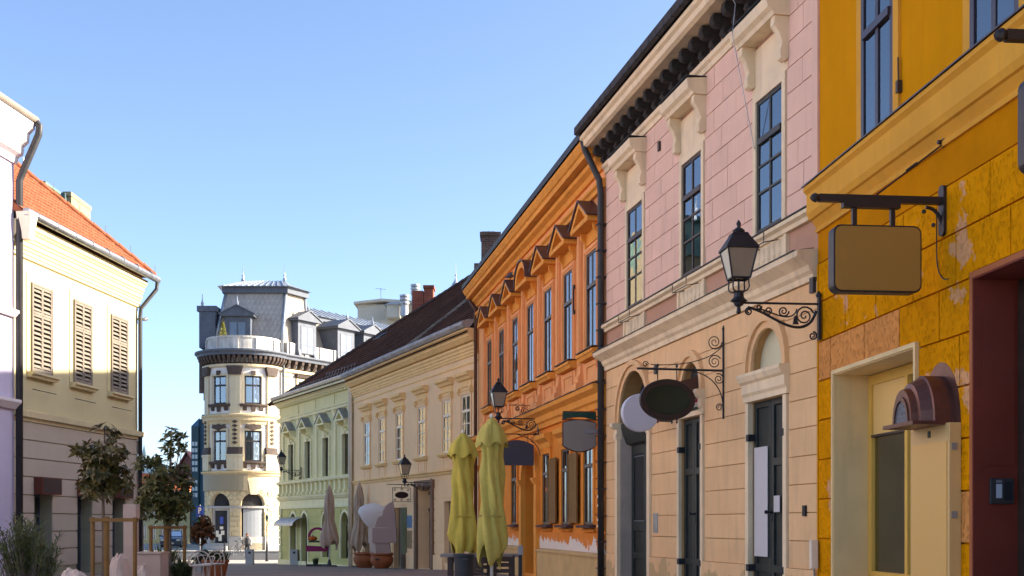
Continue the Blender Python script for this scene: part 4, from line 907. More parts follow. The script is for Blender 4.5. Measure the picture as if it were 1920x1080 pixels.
    while d < yr:
        u = -.05 + (tw / 2 if k % 2 else 0)
        while inside(u + tw * .4, d + .1):
            p = Vector((u, d, zE + (d - ye) * pit)); j = random.uniform(-.008, .008); sp = random.uniform(-.01, .01)
            a_ = p + up * sp; w_ = tw - .012; q = th_ * 1.25
            v = [a_ + nrm * (.045 + j), a_ + Vector((w_ * .5, 0, 0)) + nrm * (.068 + j), a_ + Vector((w_, 0, 0)) + nrm * (.045 + j), a_ + Vector((w_, 0, 0)) + up * q + nrm * .012, a_ + Vector((w_ * .5, 0, 0)) + up * q + nrm * .035, a_ + up * q + nrm * .012,
                 a_ + nrm * (.02 + j), a_ + Vector((w_, 0, 0)) + nrm * (.02 + j)]
            tl.add(v, [(0, 1, 4, 5), (1, 2, 3, 4), (6, 7, 2, 1, 0)]); u += tw
        k += 1; d += th_ * math.cos(R(42))
    b.part('roof_tiles', tl, TL, kind='stuff')
    rb = MB(); zr = zE + (yr - ye) * pit; ur = Lr - (yr - ye) * .95
    rb.add([(-.05, ye, zE), (Lr, ye, zE), (ur, yr, zr), (-.05, yr, zr), (Lr, 9.6, zE), (-.05, 9.6, zE), (ur, yr + .02, zr)], [(0, 1, 2, 3), (1, 4, 2), (3, 2, 4, 5), (0, 3, 5)])
    b.part('roof_deck', rb, TL)
    hp = [Vector((Lr - (d_ - ye) * .95, d_, zE + (d_ - ye) * pit + .06)) for d_ in [ye + (yr - ye) * k / 18 for k in range(19)]]
    for k in range(18): b.part('hip_tile', MB().tube([hp[k], hp[k+1] + Vector((0, 0, .03))], .10, 8), TL)
    for k in range(9):
        p = hp[2 * k]; b.part('weed', MB().tube([p, p + Vector((.03, 0, .2)), p + Vector((.1, .02, .34))], .008, 4), mat('dry_weed', (.15, .12, .05)))
    return b
CRM = cream()

def lilac():
    LW = mat('lilac_wall', (.55,.5,.64), .9, .05, 1, .1, 50, streak=.2, streakcol=(.35, .33, .45)); LM = mat('lilac_white_moulding', (.72,.66,.66), .85, .06, 2, .1, 50, streak=.2)
    d = CRM.d; B = CRM.A - CRM.inn * .12; A = B - d * 21
    b = Bld('lilac_house', 'tall lilac house with a deep white cornice cut off by the left edge', A, B, 0)
    Lx = b.len; ops = []
    for k in range(7):
        x = Lx - 2.2 - k * 2.8
        for z0, z1 in ((1.0, 3.0), (4.8, 6.8), (8.0, 9.6)): ops.append((x - .5, x + .5, z0, z1))
    b.part('front_wall', wall_mb(0, Lx, 0, 10.6, ops, .3), LW); b.part('rear_block', MB().box(0, Lx - .01, .31, 11, 0, 10.6), LW)
    for o in ops: window(b, o[0], o[1], o[2], o[3], M['white_wood'], .12, 2, ((.66, .07),), .07, .06, .05); b.part('surround', MB().frame(o[0], o[1], o[2], o[3], .14, -.05, 0), LM)
    b.part('string_course', MB().prof(0, Lx, [(0, 5.9 - 1.9), (-.08, 4.0), (-.2, 4.15), (-.2, 4.22), (0, 4.25)]), LM); b.part('string_course', MB().prof(0, Lx, [(0, 6.2), (-.08, 6.2), (-.16, 6.3), (-.16, 6.36), (0, 6.4)]), LM)
    b.part('main_cornice', MB().prof(0, Lx + .05, [(0, 9.9), (-.06, 9.9), (-.1, 10.05), (-.22, 10.12), (-.24, 10.3), (-.36, 10.4), (-.38, 10.6), (-.5, 10.72), (-.52, 10.88), (0, 10.9)]), LM)
    b.part('gutter', MB().tube([(0, -.5, 10.98), (Lx + .1, -.5, 10.96)], .1, 8), mat('pale_brown_gutter', (.3, .25, .2), .6), smooth=True)
    roof(b, 0, Lx, 10.92, -.5, 5.2, 14.6, mat('lilac_house_tiles', (.25, .14, .09), .9, .3, 4), 11)
    b.part('downpipe', MB().tube([(Lx + .05, -.5, 10.95), (Lx + .05, -.62, 10.8), (Lx + .05, -.6, 10.6), (Lx + .04, -.2, 9.7), (Lx + .04, -.12, 9.5), (Lx + .04, -.12, 0)], .085, 8), M['pipe_dark'], smooth=True)
    return b
LIL = lilac()

# green copper roof with a stone gable behind the cream house
def back_church():
    CO = mat('green_copper', (.13, .21, .17), .6, .2, 1, .1, 10, streak=.3); ST = mat('sandy_gable', (.30, .245, .15), .85, .1, 1)
    Y = 62; p = at(75, 400, Y); t = thing('copper_roofed_hall', 'hall with green copper roof and sandy gable rising behind the red tiled roof', 'building', (p.x, Y, gz(Y)))
    zt = lambda py: at(0, py, Y).z - gz(Y); xx = lambda px: at(px, 0, Y).x - p.x
    build('wall', MB().box(xx(-60), xx(122), 0, 8, 0, zt(425)), ST, t)
    build('copper_roof', MB().hexa([(xx(-60), -.3, zt(425)), (xx(104), -.3, zt(425)), (xx(104), 8, zt(425)), (xx(-60), 8, zt(425))], [(xx(-50), .8, zt(338)), (xx(74), .8, zt(338)), (xx(74), 6, zt(338)), (xx(-50), 6, zt(338))]), CO, t)
    build('copper_ridge', MB().box(xx(-52), xx(77), .6, 6.2, zt(338), zt(333)), CO, t)
    build('gable', MB().box(xx(117), xx(131), 0.2, 3, 0, zt(366)).box(xx(116), xx(132), .1, 3.1, zt(366), zt(358)), ST, t)
    build('parapet_roof', MB().box(xx(98), xx(117), .3, 3, zt(425), zt(384)), mat('dark_copper', (.07, .12, .13), .6, .2), t)
    build('copper_pinnacle', MB().box(xx(115.5), xx(123), -.1, .2, zt(398), zt(362)), mat('dark_copper_cap', (.06, .1, .1), .6, .2), t)
    build('lightning_rod', MB().tube([(xx(29), 1, zt(340)), (xx(29), 1, zt(284))], .03, 5), M['zinc'], t)
back_church()

# ------------------------------------------------------------------ corner building with round front
def corner():
    OC = mat('ochre_stone', (.62, .49, .28), .88, .12, .9, .15, 30, streak=.35, streakcol=(.3, .24, .14), rand=.05)
    OL = mat('pale_ochre_stone', (.66, .56, .37), .88, .1, .9, .15, 30, streak=.3, streakcol=(.36, .3, .2))
    WH = mat('white_render', (.78, .74, .70), .88, .06, 1.2, .12, 30, patch=(.40, .38, .38), patch_t=.66, patch_s=1.6)
    DB = mat('dark_bronze_stucco', (.085, .06, .048), .8, .25, 4, .4, 14)
    GP = mat('weathered_parapet', (.6,.56,.5), .9, .25, 1.2, .2, 12, streak=.6, streakcol=(.22, .21, .2))
    SL = mat('slates_shade_side', (.40, .37, .34), .8, .15, 1, .2, 20, patch=(.14, .12, .11), patch_t=.68, patch_s=2.5)  # slates coloured greyer for the slope in shade
    SLW = mat('slates_sun_side', (.38, .33, .26), .8, .1, 1, .2, 20, patch=(.3, .26, .22), patch_t=.70, patch_s=2)  # the same slates, coloured creamier for the slopes in sun
    LD = mat('blue_grey_zinc', (.10, .115, .145), .6, .18, 1.5, .1, 12, streak=.3)
    MT = mat('pale_seam_metal', (.36, .40, .45), .35, .12, 1.5, .1, 12, metal=.5)
    BK = mat('black_brown_frame', (.03, .025, .025), .5, .2)
    GS = mat('white_plinth', (.42, .39, .35), .85, .12, 1, .15, 20)
    Cx, Cy, r = -19.85, 90.75, 2.75
    b = Bld('corner_palace', 'ornate corner building with round bay, grey mansard roof and dormers at the street end', (Cx, Cy), (Cx + 1, Cy), -.66)
    Z = b.zz; k = r * R(1)
    CUR_BEND[0] = r
    half = 92 * k; wa = 26.5 * k; hw = .80 / 2 * 1.08
    # shell with openings
    wz = [(Z(5.73), Z(7.95)), (Z(9.87), Z(11.9))]; hw = .62
    ops = [(s * wa - hw, s * wa + hw, a, c) for s in (-1, 1) for a, c in wz]
    gw = .85; gop = [(-wa - gw, -wa + gw, Z(-.15), Z(3.45), gw), (wa - gw, wa + gw, Z(-.15), Z(3.45), gw)]
    b.part('upper_wall', wall_mb(-half, half, Z(4.9), Z(13.0), ops, .4), WH)
    b.part('ground_floor_wall', wall_mb(-half, half, 0, Z(4.9), gop, .4), OL)
    blocks(b, 'course_block', OC, -half, half, Z(.35), Z(3.6), .38, 1.5, [(o[0] - .02, o[1] + .02, o[2], Z(2.35)) for o in gop] + [(o[0] - .3, o[1] + .3, Z(2.1), Z(3.75)) for o in gop], .06, .05)
    for o in gop:                     # radiating arch stones
        xc = (o[0] + o[1]) / 2
        for q in range(9): b.part('arch_stone', MB().ring(xc, Z(2.6), gw + .02, gw + .42, -.08, 0, 2, q * 20 + 1, q * 20 + 19), OC)
        b.part('impost_band', MB().box(o[0] - .55, o[1] + .55, -.07, .3, Z(2.36), Z(2.52)), GS)
    b.part('keystone', MB().frontal([(wa - .22, Z(3.35)), (wa + .22, Z(3.35)), (wa + .4, Z(4.4)), (wa - .4, Z(4.4))], -.2, 0), OL)
    for x0, x1 in ((-half, -wa - gw), (-wa + gw, wa - gw), (wa + gw, half)): b.part('plinth', MB().box(x0, x1, -.12, 0, 0, Z(.34)), GS)
    b.part('door', MB().box(-wa - .62, -wa + .62, .2, .28, Z(-.15), Z(2.2)), M['inside']); b.part('door_case', MB().frame(-wa - .62, -wa + .62, Z(-.15), Z(2.2), .16, .1, .3, False), GS)
    b.part('door_step', MB().box(-wa - .8, -wa + .8, -.5, .2, 0, Z(-.35)).box(-wa - .8, -wa + .8, -.2, .2, Z(-.35), Z(-.15)), GS)
    for x, z0, z1, m in ((-.1, 1.25, 1.75, mat('blue_sticker', (.05, .08, .35), .5)), (-.1, .85, 1.05, M['white_wood']), (-.55, .3, .75, M['white_wood']), (.0, .45, .75, M['white_wood']), (-.25, -.0, .5, M['white_wood'])):
        b.part('door_sticker', MB().box(-wa + x, -wa + x + .32, .19, .2, Z(z0), Z(z1)), m)
    b.part('white_panel', MB().box(wa - .72, wa + .72, .08, .2, Z(.3), Z(2.3)), mat('pale_blue_panel', (.27, .285, .30), .5, .03)); b.part('panel_base', MB().box(wa - .85, wa + .85, .0, .3, 0, Z(.3)), GS)
    for s in (-1, 1):
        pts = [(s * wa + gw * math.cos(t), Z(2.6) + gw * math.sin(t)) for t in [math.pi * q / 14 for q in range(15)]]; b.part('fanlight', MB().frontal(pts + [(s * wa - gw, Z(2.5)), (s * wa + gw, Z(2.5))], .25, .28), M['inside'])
    b.part('shop_sign_board', MB().box(-half * .72, 18 * k, -.20, -.1, Z(3.62), Z(4.78)), mat('blank_sign_board', (.33, .27, .17), .6, .03)); b.part('sign_backing', MB().box(-half * .72, 18 * k, -.1, 0, Z(3.7), Z(4.7)), OL)
    b.part('first_cornice', MB().prof(-half, half, [(0, Z(4.72)), (-.12, Z(4.72)), (-.16, Z(4.85)), (-.3, Z(4.92)), (-.34, Z(5.02)), (0, Z(5.08))]), OC)
    for z0, z1, base, top in ((Z(5.73), Z(7.95), Z(5.08), Z(8.4)), (Z(9.87), Z(11.9), Z(9.2), Z(12.5))):
        first = base < Z(8)
        for s in (-1, 1):
            x = s * wa
            window(b, x - hw, x + hw, z0, z1, BK, .1, 2, ((.66, .13),), .11, .10, .06, curtain=(0.02, .98) if not (first and s < 0) else (.64, 1))
            b.part('surround', MB().frame(x - hw, x + hw, z0, z1, .16, -.08, 0, False), OL)
            b.part('sill', MB().prof(x - .95, x + .95, [(0, z0 - .2), (-.15, z0 - .2), (-.22, z0 - .1), (-.22, z0), (0, z0 + .02)]), DB)
            for q in (-.6, 0, .6): b.part('sill_bracket', MB().side([(0, z0 - .2), (-.14, z0 - .2), (-.1, z0 - .42 - (.15 if q == 0 else 0)), (0, z0 - .5)], x + q - .14, x + q + .14), DB)
            if first: b.part('lintel_ornament', MB().frontal([(x - .62, z1 + .18), (x - .5, z1 + .45), (x - .25, z1 + .35), (x, z1 + .5), (x + .25, z1 + .35), (x + .5, z1 + .45), (x + .62, z1 + .18), (x + .3, z1 + .14), (x, z1 - .02), (x - .3, z1 + .14)], -.16, -.02), DB)
            else: b.part('keystone', MB().box(x - .13, x + .13, -.18, 0, z1 + .05, z1 + .36), DB)
        for a in (-56, 0, 56):
            x = a * k
            if first:
                pl = b.part('pilaster', MB().box(x - .36, x + .36, -.16, 0, Z(6.75), Z(8.7)), OC); b.part('pilaster_pedestal', MB().box(x - .55, x + .55, -.24, 0, Z(5.08), Z(6.1)).box(x - .62, x + .62, -.3, 0, Z(6.1), Z(6.24)), OL, pl); b.part('pilaster_base', MB().prof(x - .52, x + .52, [(0, Z(6.24)), (-.3, Z(6.24)), (-.24, Z(6.5)), (-.2, Z(6.75)), (0, Z(6.75))]), DB, pl)
                for q in range(6): b.part('relief', MB().frontal([(x, Z(6.95) + q * .3), (x + .2, Z(7.08) + q * .3), (x, Z(7.2) + q * .3), (x - .2, Z(7.08) + q * .3)], -.22, -.15), DB, pl)
            else:
                pl = b.part('pilaster', MB().box(x - .36, x + .36, -.14, 0, Z(9.1), Z(12.0)), OL); b.part('capital', MB().frontal([(x - .42, Z(11.95)), (x + .42, Z(11.95)), (x + .56, Z(12.58)), (x - .56, Z(12.58))], -.3, 0), DB, pl)
    b.part('second_cornice', MB().prof(-half, half, [(0, Z(8.4)), (-.08, Z(8.4)), (-.1, Z(8.62)), (-.2, Z(8.68)), (-.2, Z(8.9)), (-.3, Z(9.0)), (-.3, Z(9.1)), (0, Z(9.2))]), OC)
    b.part('frieze', MB().prof(-half, half, [(0, Z(12.5)), (-.2, Z(12.55)), (-.24, Z(12.72)), (0, Z(12.78))]), OL)
    b.part('dark_frieze', MB().box(-half, half, -.08, 0, Z(12.78), Z(13.35)), DB)
    n = 27
    for q in range(n):
        x = -half + 2 * half * (q + .5) / n; b.part('corbel', MB().side([(-.08, Z(12.78)), (-.3, Z(12.85)), (-.5, Z(13.1)), (-.55, Z(13.35)), (-.08, Z(13.35))], x - .085, x + .085), DB)
        if q < n - 1: x += half / n; b.part('metope', MB().box(x - .12, x + .12, -.12, -.08, Z(12.85), Z(13.2)), GP)
    b.part('main_cornice', MB().prof(-half, half, [(0, Z(13.35)), (-.6, Z(13.35)), (-.62, Z(13.5)), (-.78, Z(13.62)), (-.78, Z(13.74)), (0, Z(13.86))]), LD)
    b.part('parapet', MB().box(-half, half, .1, .5, Z(13.82), Z(14.65)).prof(-half, half, [(.05, Z(14.65)), (.05, Z(14.8)), (.55, Z(14.8)), (.55, Z(14.65))]), GP)
    for a in (-70, -35, 0, 35, 70): b.part('parapet_pier', MB().box(a * k - .2, a * k + .2, .0, .1, Z(13.84), Z(14.65)), GP)
    CUR_BEND[0] = None
    core = MB().lathe([(0, 2.33), (Z(13.9), 2.33)], n=28); b.part('core', core, M['inside'])
    b.part('terrace', MB().lathe([(Z(13.84), 2.7), (Z(13.88), 2.7)], n=28), GP)
    # mansard pavilion
    W = lambda x, y, z: (x - Cx, y - Cy, Z(z))
    lo = [(-22.2, 90.9), (-17.1, 90.9), (-15.45, 94.2), (-22.9, 97)]; hi = [(-21.4, 91.9), (-16.95, 91.9), (-15.9, 93.9), (-21.8, 96)]
    zb, zt = 13.9, 18.55
    V = [W(*p, zb) for p in lo] + [W(*p, zt) for p in hi]
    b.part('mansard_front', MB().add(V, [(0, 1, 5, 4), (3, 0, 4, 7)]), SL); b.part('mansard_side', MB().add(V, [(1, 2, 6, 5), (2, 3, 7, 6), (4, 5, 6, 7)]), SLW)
    # slate diamonds stand proud on the front slope
    fl, fr_, tl_, tr_ = (Vector(V[i]) for i in (0, 1, 4, 5)); rows = 11; nn = (fr_ - fl).cross(tl_ - fl).normalized()
    dm = MB()
    for i in range(rows):
        for j in range(12):
            f0 = (i + .5) / rows; u = (j + .5 + (.5 if i % 2 else 0)) / 12.5
            c = fl.lerp(tl_, f0).lerp(fr_.lerp(tr_, f0), u); dx = (fr_ - fl).normalized() * .21; dz = (tl_ - fl).normalized() * .42
            o_ = nn * .03; dm.add([c - dz + o_ * 1.6, c + dx + o_, c + dz + o_ * .3, c - dx + o_], [(0, 1, 2, 3)])
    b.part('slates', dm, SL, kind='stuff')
    for i, j in ((0, 4), (1, 5), (2, 6)): b.part('hip_roll', MB().tube([V[i], V[j]], .14, 8), MT, smooth=True)
    cp = [(-21.65, 91.6), (-16.75, 91.6), (-15.55, 93.9), (-22, 96.3)]
    b.part('roof_curb', MB().hexa([W(*p, 18.5) for p in cp], [W(*p, 18.95) for p in cp]), LD)
    cp2 = [(-21.95, 91.3), (-16.55, 91.3), (-15.3, 93.9), (-22.3, 96.5)]; rg = [(-20.4, 93.0), (-17.2, 92.8), (-17.1, 94.0), (-20.6, 95.2)]
    o = b.part('cap_roof', MB().hexa([W(*p, 18.95) for p in cp2], [W(*p, 19.62) for p in rg]), MT)
    for q in range(1, 12):
        f = q / 12; a = Vector(W(*cp2[0], 18.97)).lerp(Vector(W(*cp2[1], 18.97)), f); c = Vector(W(*rg[0], 19.64)).lerp(Vector(W(*rg[1], 19.64)), f); b.part('seam', MB().tube([a, c], .045, 5), MT, o)
    for (x, y) in (rg[0], rg[1]): b.part('finial', MB().lathe([(0, .1), (.15, .16), (.3, .06), (.45, .1), (.6, .03), (1.25, .01)], W(x, y, 19.6), 8), MT, smooth=True)
    # left return of the building, thin as seen along it
    dl = Vector((-.2475, .969)); p0 = Vector((Cx - 2.6, Cy + .1))
    def lb(off, L0, L1, wdt, z0, z1):
        n_ = Vector((-dl.y, dl.x)); a = p0 + n_ * off + dl * L0; c = p0 + n_ * off + dl * L1; e2 = c - n_ * wdt; f2 = a - n_ * wdt
        return MB().hexa([W(p.x, p.y, z0) for p in (a, c, e2, f2)], [W(p.x, p.y, z1) for p in (a, c, e2, f2)])
    b.part('side_wall', lb(0, 0, 24, 3, -.66, 13.4), OL); b.part('side_cornice', lb(.7, .2, 24, 3, 13.35, 13.8), LD); b.part('side_frieze', lb(.3, .2, 24, 3, 12.7, 13.3), DB)
    b.part('side_balcony', lb(.5, 2, 5, .6, 9.0, 9.5), DB); b.part('side_string', lb(.25, .2, 24, .4, 8.4, 9.0), OC); b.part('side_parapet', lb(-.1, .2, 24, .4, 13.8, 14.8), GP)
    for q in range(12): b.part('side_quoin', lb(.06, .3, .9 + (q % 2) * .3, .1, 5.2 + q * .6, 5.7 + q * .6), OC)
    # left dormer end
    b.part('dormer', MB().box(W(-23.2, 0, 0)[0], W(-22.0, 0, 0)[0], .2, 3, Z(14.3), Z(17.0)).box(W(-23.35, 0, 0)[0], W(-21.9, 0, 0)[0], .1, 3.1, Z(17.0), Z(17.4)), LD); b.part('finial', MB().lathe([(0, .08), (.2, .12), (.4, .05), (1.1, .01)], W(-23.0, 91.1, 17.4), 8), MT)
    # front dormer
    DG = mat('dormer_pane', (.16, .22, .30), .25, .15, 2, 0, spec=.3)
    def dormer(bb, xc, y0, y1, z0, z1, wd, zf, MM=LD):
        q = MB(); q.box(xc - wd, xc - wd + .3, y0, y1, z0, z1); q.box(xc + wd - .3, xc + wd, y0, y1, z0, z1); q.box(xc - wd + .3, xc + wd - .3, y0, y1, z1 - .35, z1); q.box(xc - wd + .3, xc + wd - .3, y0 + .6, y1, z0, z1 - .35)
        for s in (-1, 1): q.side([(y0, z0), (y0 - .12, z0), (y0 - .05, z0 + .3), (y0, z0 + .5)], xc + s * (wd - .15) - .14, xc + s * (wd - .15) + .14)
        o = bb.part('dormer', q, MM)
        rf = MB(); e = wd + .3; rf.hexa([(xc - e, y0 - .3, z1), (xc + e, y0 - .3, z1), (xc + e, y1, z1), (xc - e, y1, z1)], [(xc - e, y0 - .3, z1 + .12), (xc + e, y0 - .3, z1 + .12), (xc + e, y1, z1 + .12), (xc - e, y1, z1 + .12)])
        rf.frontal([(xc - e, z1 + .12), (xc + e, z1 + .12), (xc, z1 + .75)], y0 - .3, y1); bb.part('dormer_roof', rf, MM, o)
        rp = MB()
        for s in (-1, 1): rp.frontal([(xc + s * (e + .05), z1 + .10), (xc, z1 + .75), (xc, z1 + .85), (xc + s * (e + .12), z1 + .16)][::s], y0 - .38, y1)
        bb.part('dormer_cover', rp, LD, o)
        bb.part('finial', MB().lathe([(0, .07), (.2, .12), (.35, .04), (.7, .01)], (xc, y0 - .1, z1 + .8), 8), MT, o)
        window(bb, xc - wd + .3, xc + wd - .3, z0 + zf, z1 - .35, LD, y0 - .03, 2, ((.3, .05), ), .08, .10, .06, gl=DG, parent=o, name='dormer_window')
    CUR_BEND[0] = None
    dormer(b, -20.25 + .0 - Cx, 90.5 - Cy, 92.4 - Cy, Z(14.4), Z(16.55), .95, .2)
    # potted cypress on the terrace is a plant of its own
    pc = thing('cypress_shrub', 'small yellow green cypress on the terrace of the corner building', 'shrub', (Cx + W(-20.95, 0, 0)[0], 88.9, 13.88))
    lf = MB()
    for q in range(260):
        z = random.random() ** 1.2; rr_ = .38 * (1 - z) ** .7; a = random.uniform(0, 6.28); p = Vector((rr_ * math.cos(a), rr_ * math.sin(a), .15 + z * 1.75)); v = Vector((math.cos(a) * .06, math.sin(a) * .06, .2)); s_ = Vector((-math.sin(a), math.cos(a), 0)) * .05
        lf.add([p - s_, p + s_, p + v], [(0, 1, 2)])
    build('crown', lf, leafmat('cypress_leaf', (.12, .13, .02), (.22, .2, .03)), pc, kind='stuff'); build('trunk', MB().tube([(0, 0, 0), (0, 0, 1.4)], .04, 6), M['brown_wood'], pc)
    # right wing along the side street
    A = Vector((-17.15, 90.3)); d = Vector((.54, .84)).normalized()
    wgb = Bld('corner_palace_wing', 'pale wing of the corner building with three dormers above the dark roof', A, A + d * 34, -.66)
    Zw = wgb.zz; L2 = wgb.len; X = wgb.x
    wo = [(2.6 + 3.4 * q - .6, 2.6 + 3.4 * q + .6, z0, z1) for q in range(9) for z0, z1 in ((Zw(5.73), Zw(7.95)), (Zw(9.87), Zw(11.9)))]
    wgb.part('front_wall', wall_mb(0, L2, 0, Zw(13), wo, .4), mat('wing_render_sun_copy', (.42, .39, .34), .88, .06)); wgb.part('rear_block', MB().box(.2, L2, .41, 4.6, 0, Zw(13.7)), OL)  # copy of the white render, colour darkened where the sun strikes the wing
    for o in wo: window(wgb, o[0], o[1], o[2], o[3], BK, .12, 2, ((.66, .13),), .11, .1, .06); wgb.part('surround', MB().frame(o[0], o[1], o[2], o[3], .2, -.1, 0), OL); wgb.part('hood', MB().prof(o[0] - .3, o[1] + .3, [(0, o[3] + .25), (-.2, o[3] + .3), (-.3, o[3] + .5), (0, o[3] + .55)]), DB)
    for q in range(14): wgb.part('quoin', MB().box(.5, 1.0 + .3 * (q % 2), -.08, 0, Zw(4.9) + q * .56, Zw(4.9) + q * .56 + .5), OC)
    wgb.part('downpipe', MB().tube([(.25, -.2, Zw(13.3)), (.25, -.2, 0)], .1, 8), LD)
    wgb.part('frieze', MB().prof(.4, L2, [(0, Zw(12.45)), (-.2, Zw(12.5)), (-.24, Zw(12.7)), (0, Zw(12.75))]), OL); wgb.part('dark_frieze', MB().box(.0, L2, -.08, 0, Zw(12.75), Zw(13.35)), DB)
    for q in range(44):
        x = .6 + q * .72; wgb.part('corbel', MB().side([(-.08, Zw(12.78)), (-.3, Zw(12.85)), (-.5, Zw(13.1)), (-.55, Zw(13.35)), (-.08, Zw(13.35))], x - .12, x + .12), DB); wgb.part('metope', MB().box(x + .24, x + .48, -.12, -.08, Zw(12.85), Zw(13.2)), GP)
    wgb.part('main_cornice', MB().prof(-.1, L2, [(0, Zw(13.35)), (-.6, Zw(13.35)), (-.62, Zw(13.5)), (-.8, Zw(13.62)), (-.8, Zw(13.72)), (0, Zw(13.86))]), LD)
    wgb.part('parapet', MB().box(1, L2, .1, .4, Zw(13.8), Zw(14.75)), GP)
    for q in range(20): wgb.part('parapet_pier', MB().box(1.2 + q * 1.65, 1.55 + q * 1.65, -.0, .1, Zw(13.8), Zw(14.75)), GP)
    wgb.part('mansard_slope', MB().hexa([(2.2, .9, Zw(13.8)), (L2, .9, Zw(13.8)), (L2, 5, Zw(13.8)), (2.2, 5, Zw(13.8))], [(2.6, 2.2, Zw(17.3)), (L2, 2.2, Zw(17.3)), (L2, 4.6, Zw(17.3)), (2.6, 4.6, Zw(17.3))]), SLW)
    wgb.part('roof_curb', MB().box(2.5, L2, 1.9, 4.8, Zw(17.3), Zw(17.6)), LD)
    tp = wgb.part('metal_roof', MB().hexa([(2.5, 1.7, Zw(17.6)), (L2, 1.7, Zw(17.6)), (L2, 5, Zw(17.6)), (2.5, 5, Zw(17.6))], [(2.5, 4.2, Zw(18.7)), (L2, 4.2, Zw(18.7)), (L2, 4.6, Zw(18.7)), (2.5, 4.6, Zw(18.7))]), MT)
    for q in range(34): x = 3 + q * .9; wgb.part('seam', MB().tube([(x, 1.72, Zw(17.63)), (x, 4.2, Zw(18.73))], .05, 4), MT, tp)
    for px, z1 in ((576, 16.9), (649, 16.9), (697, 16.9)): dormer(wgb, X(px, -.1), -.1, 3, Zw(13.86), Zw(16.5), 1.0, .2)
    return b
corner()
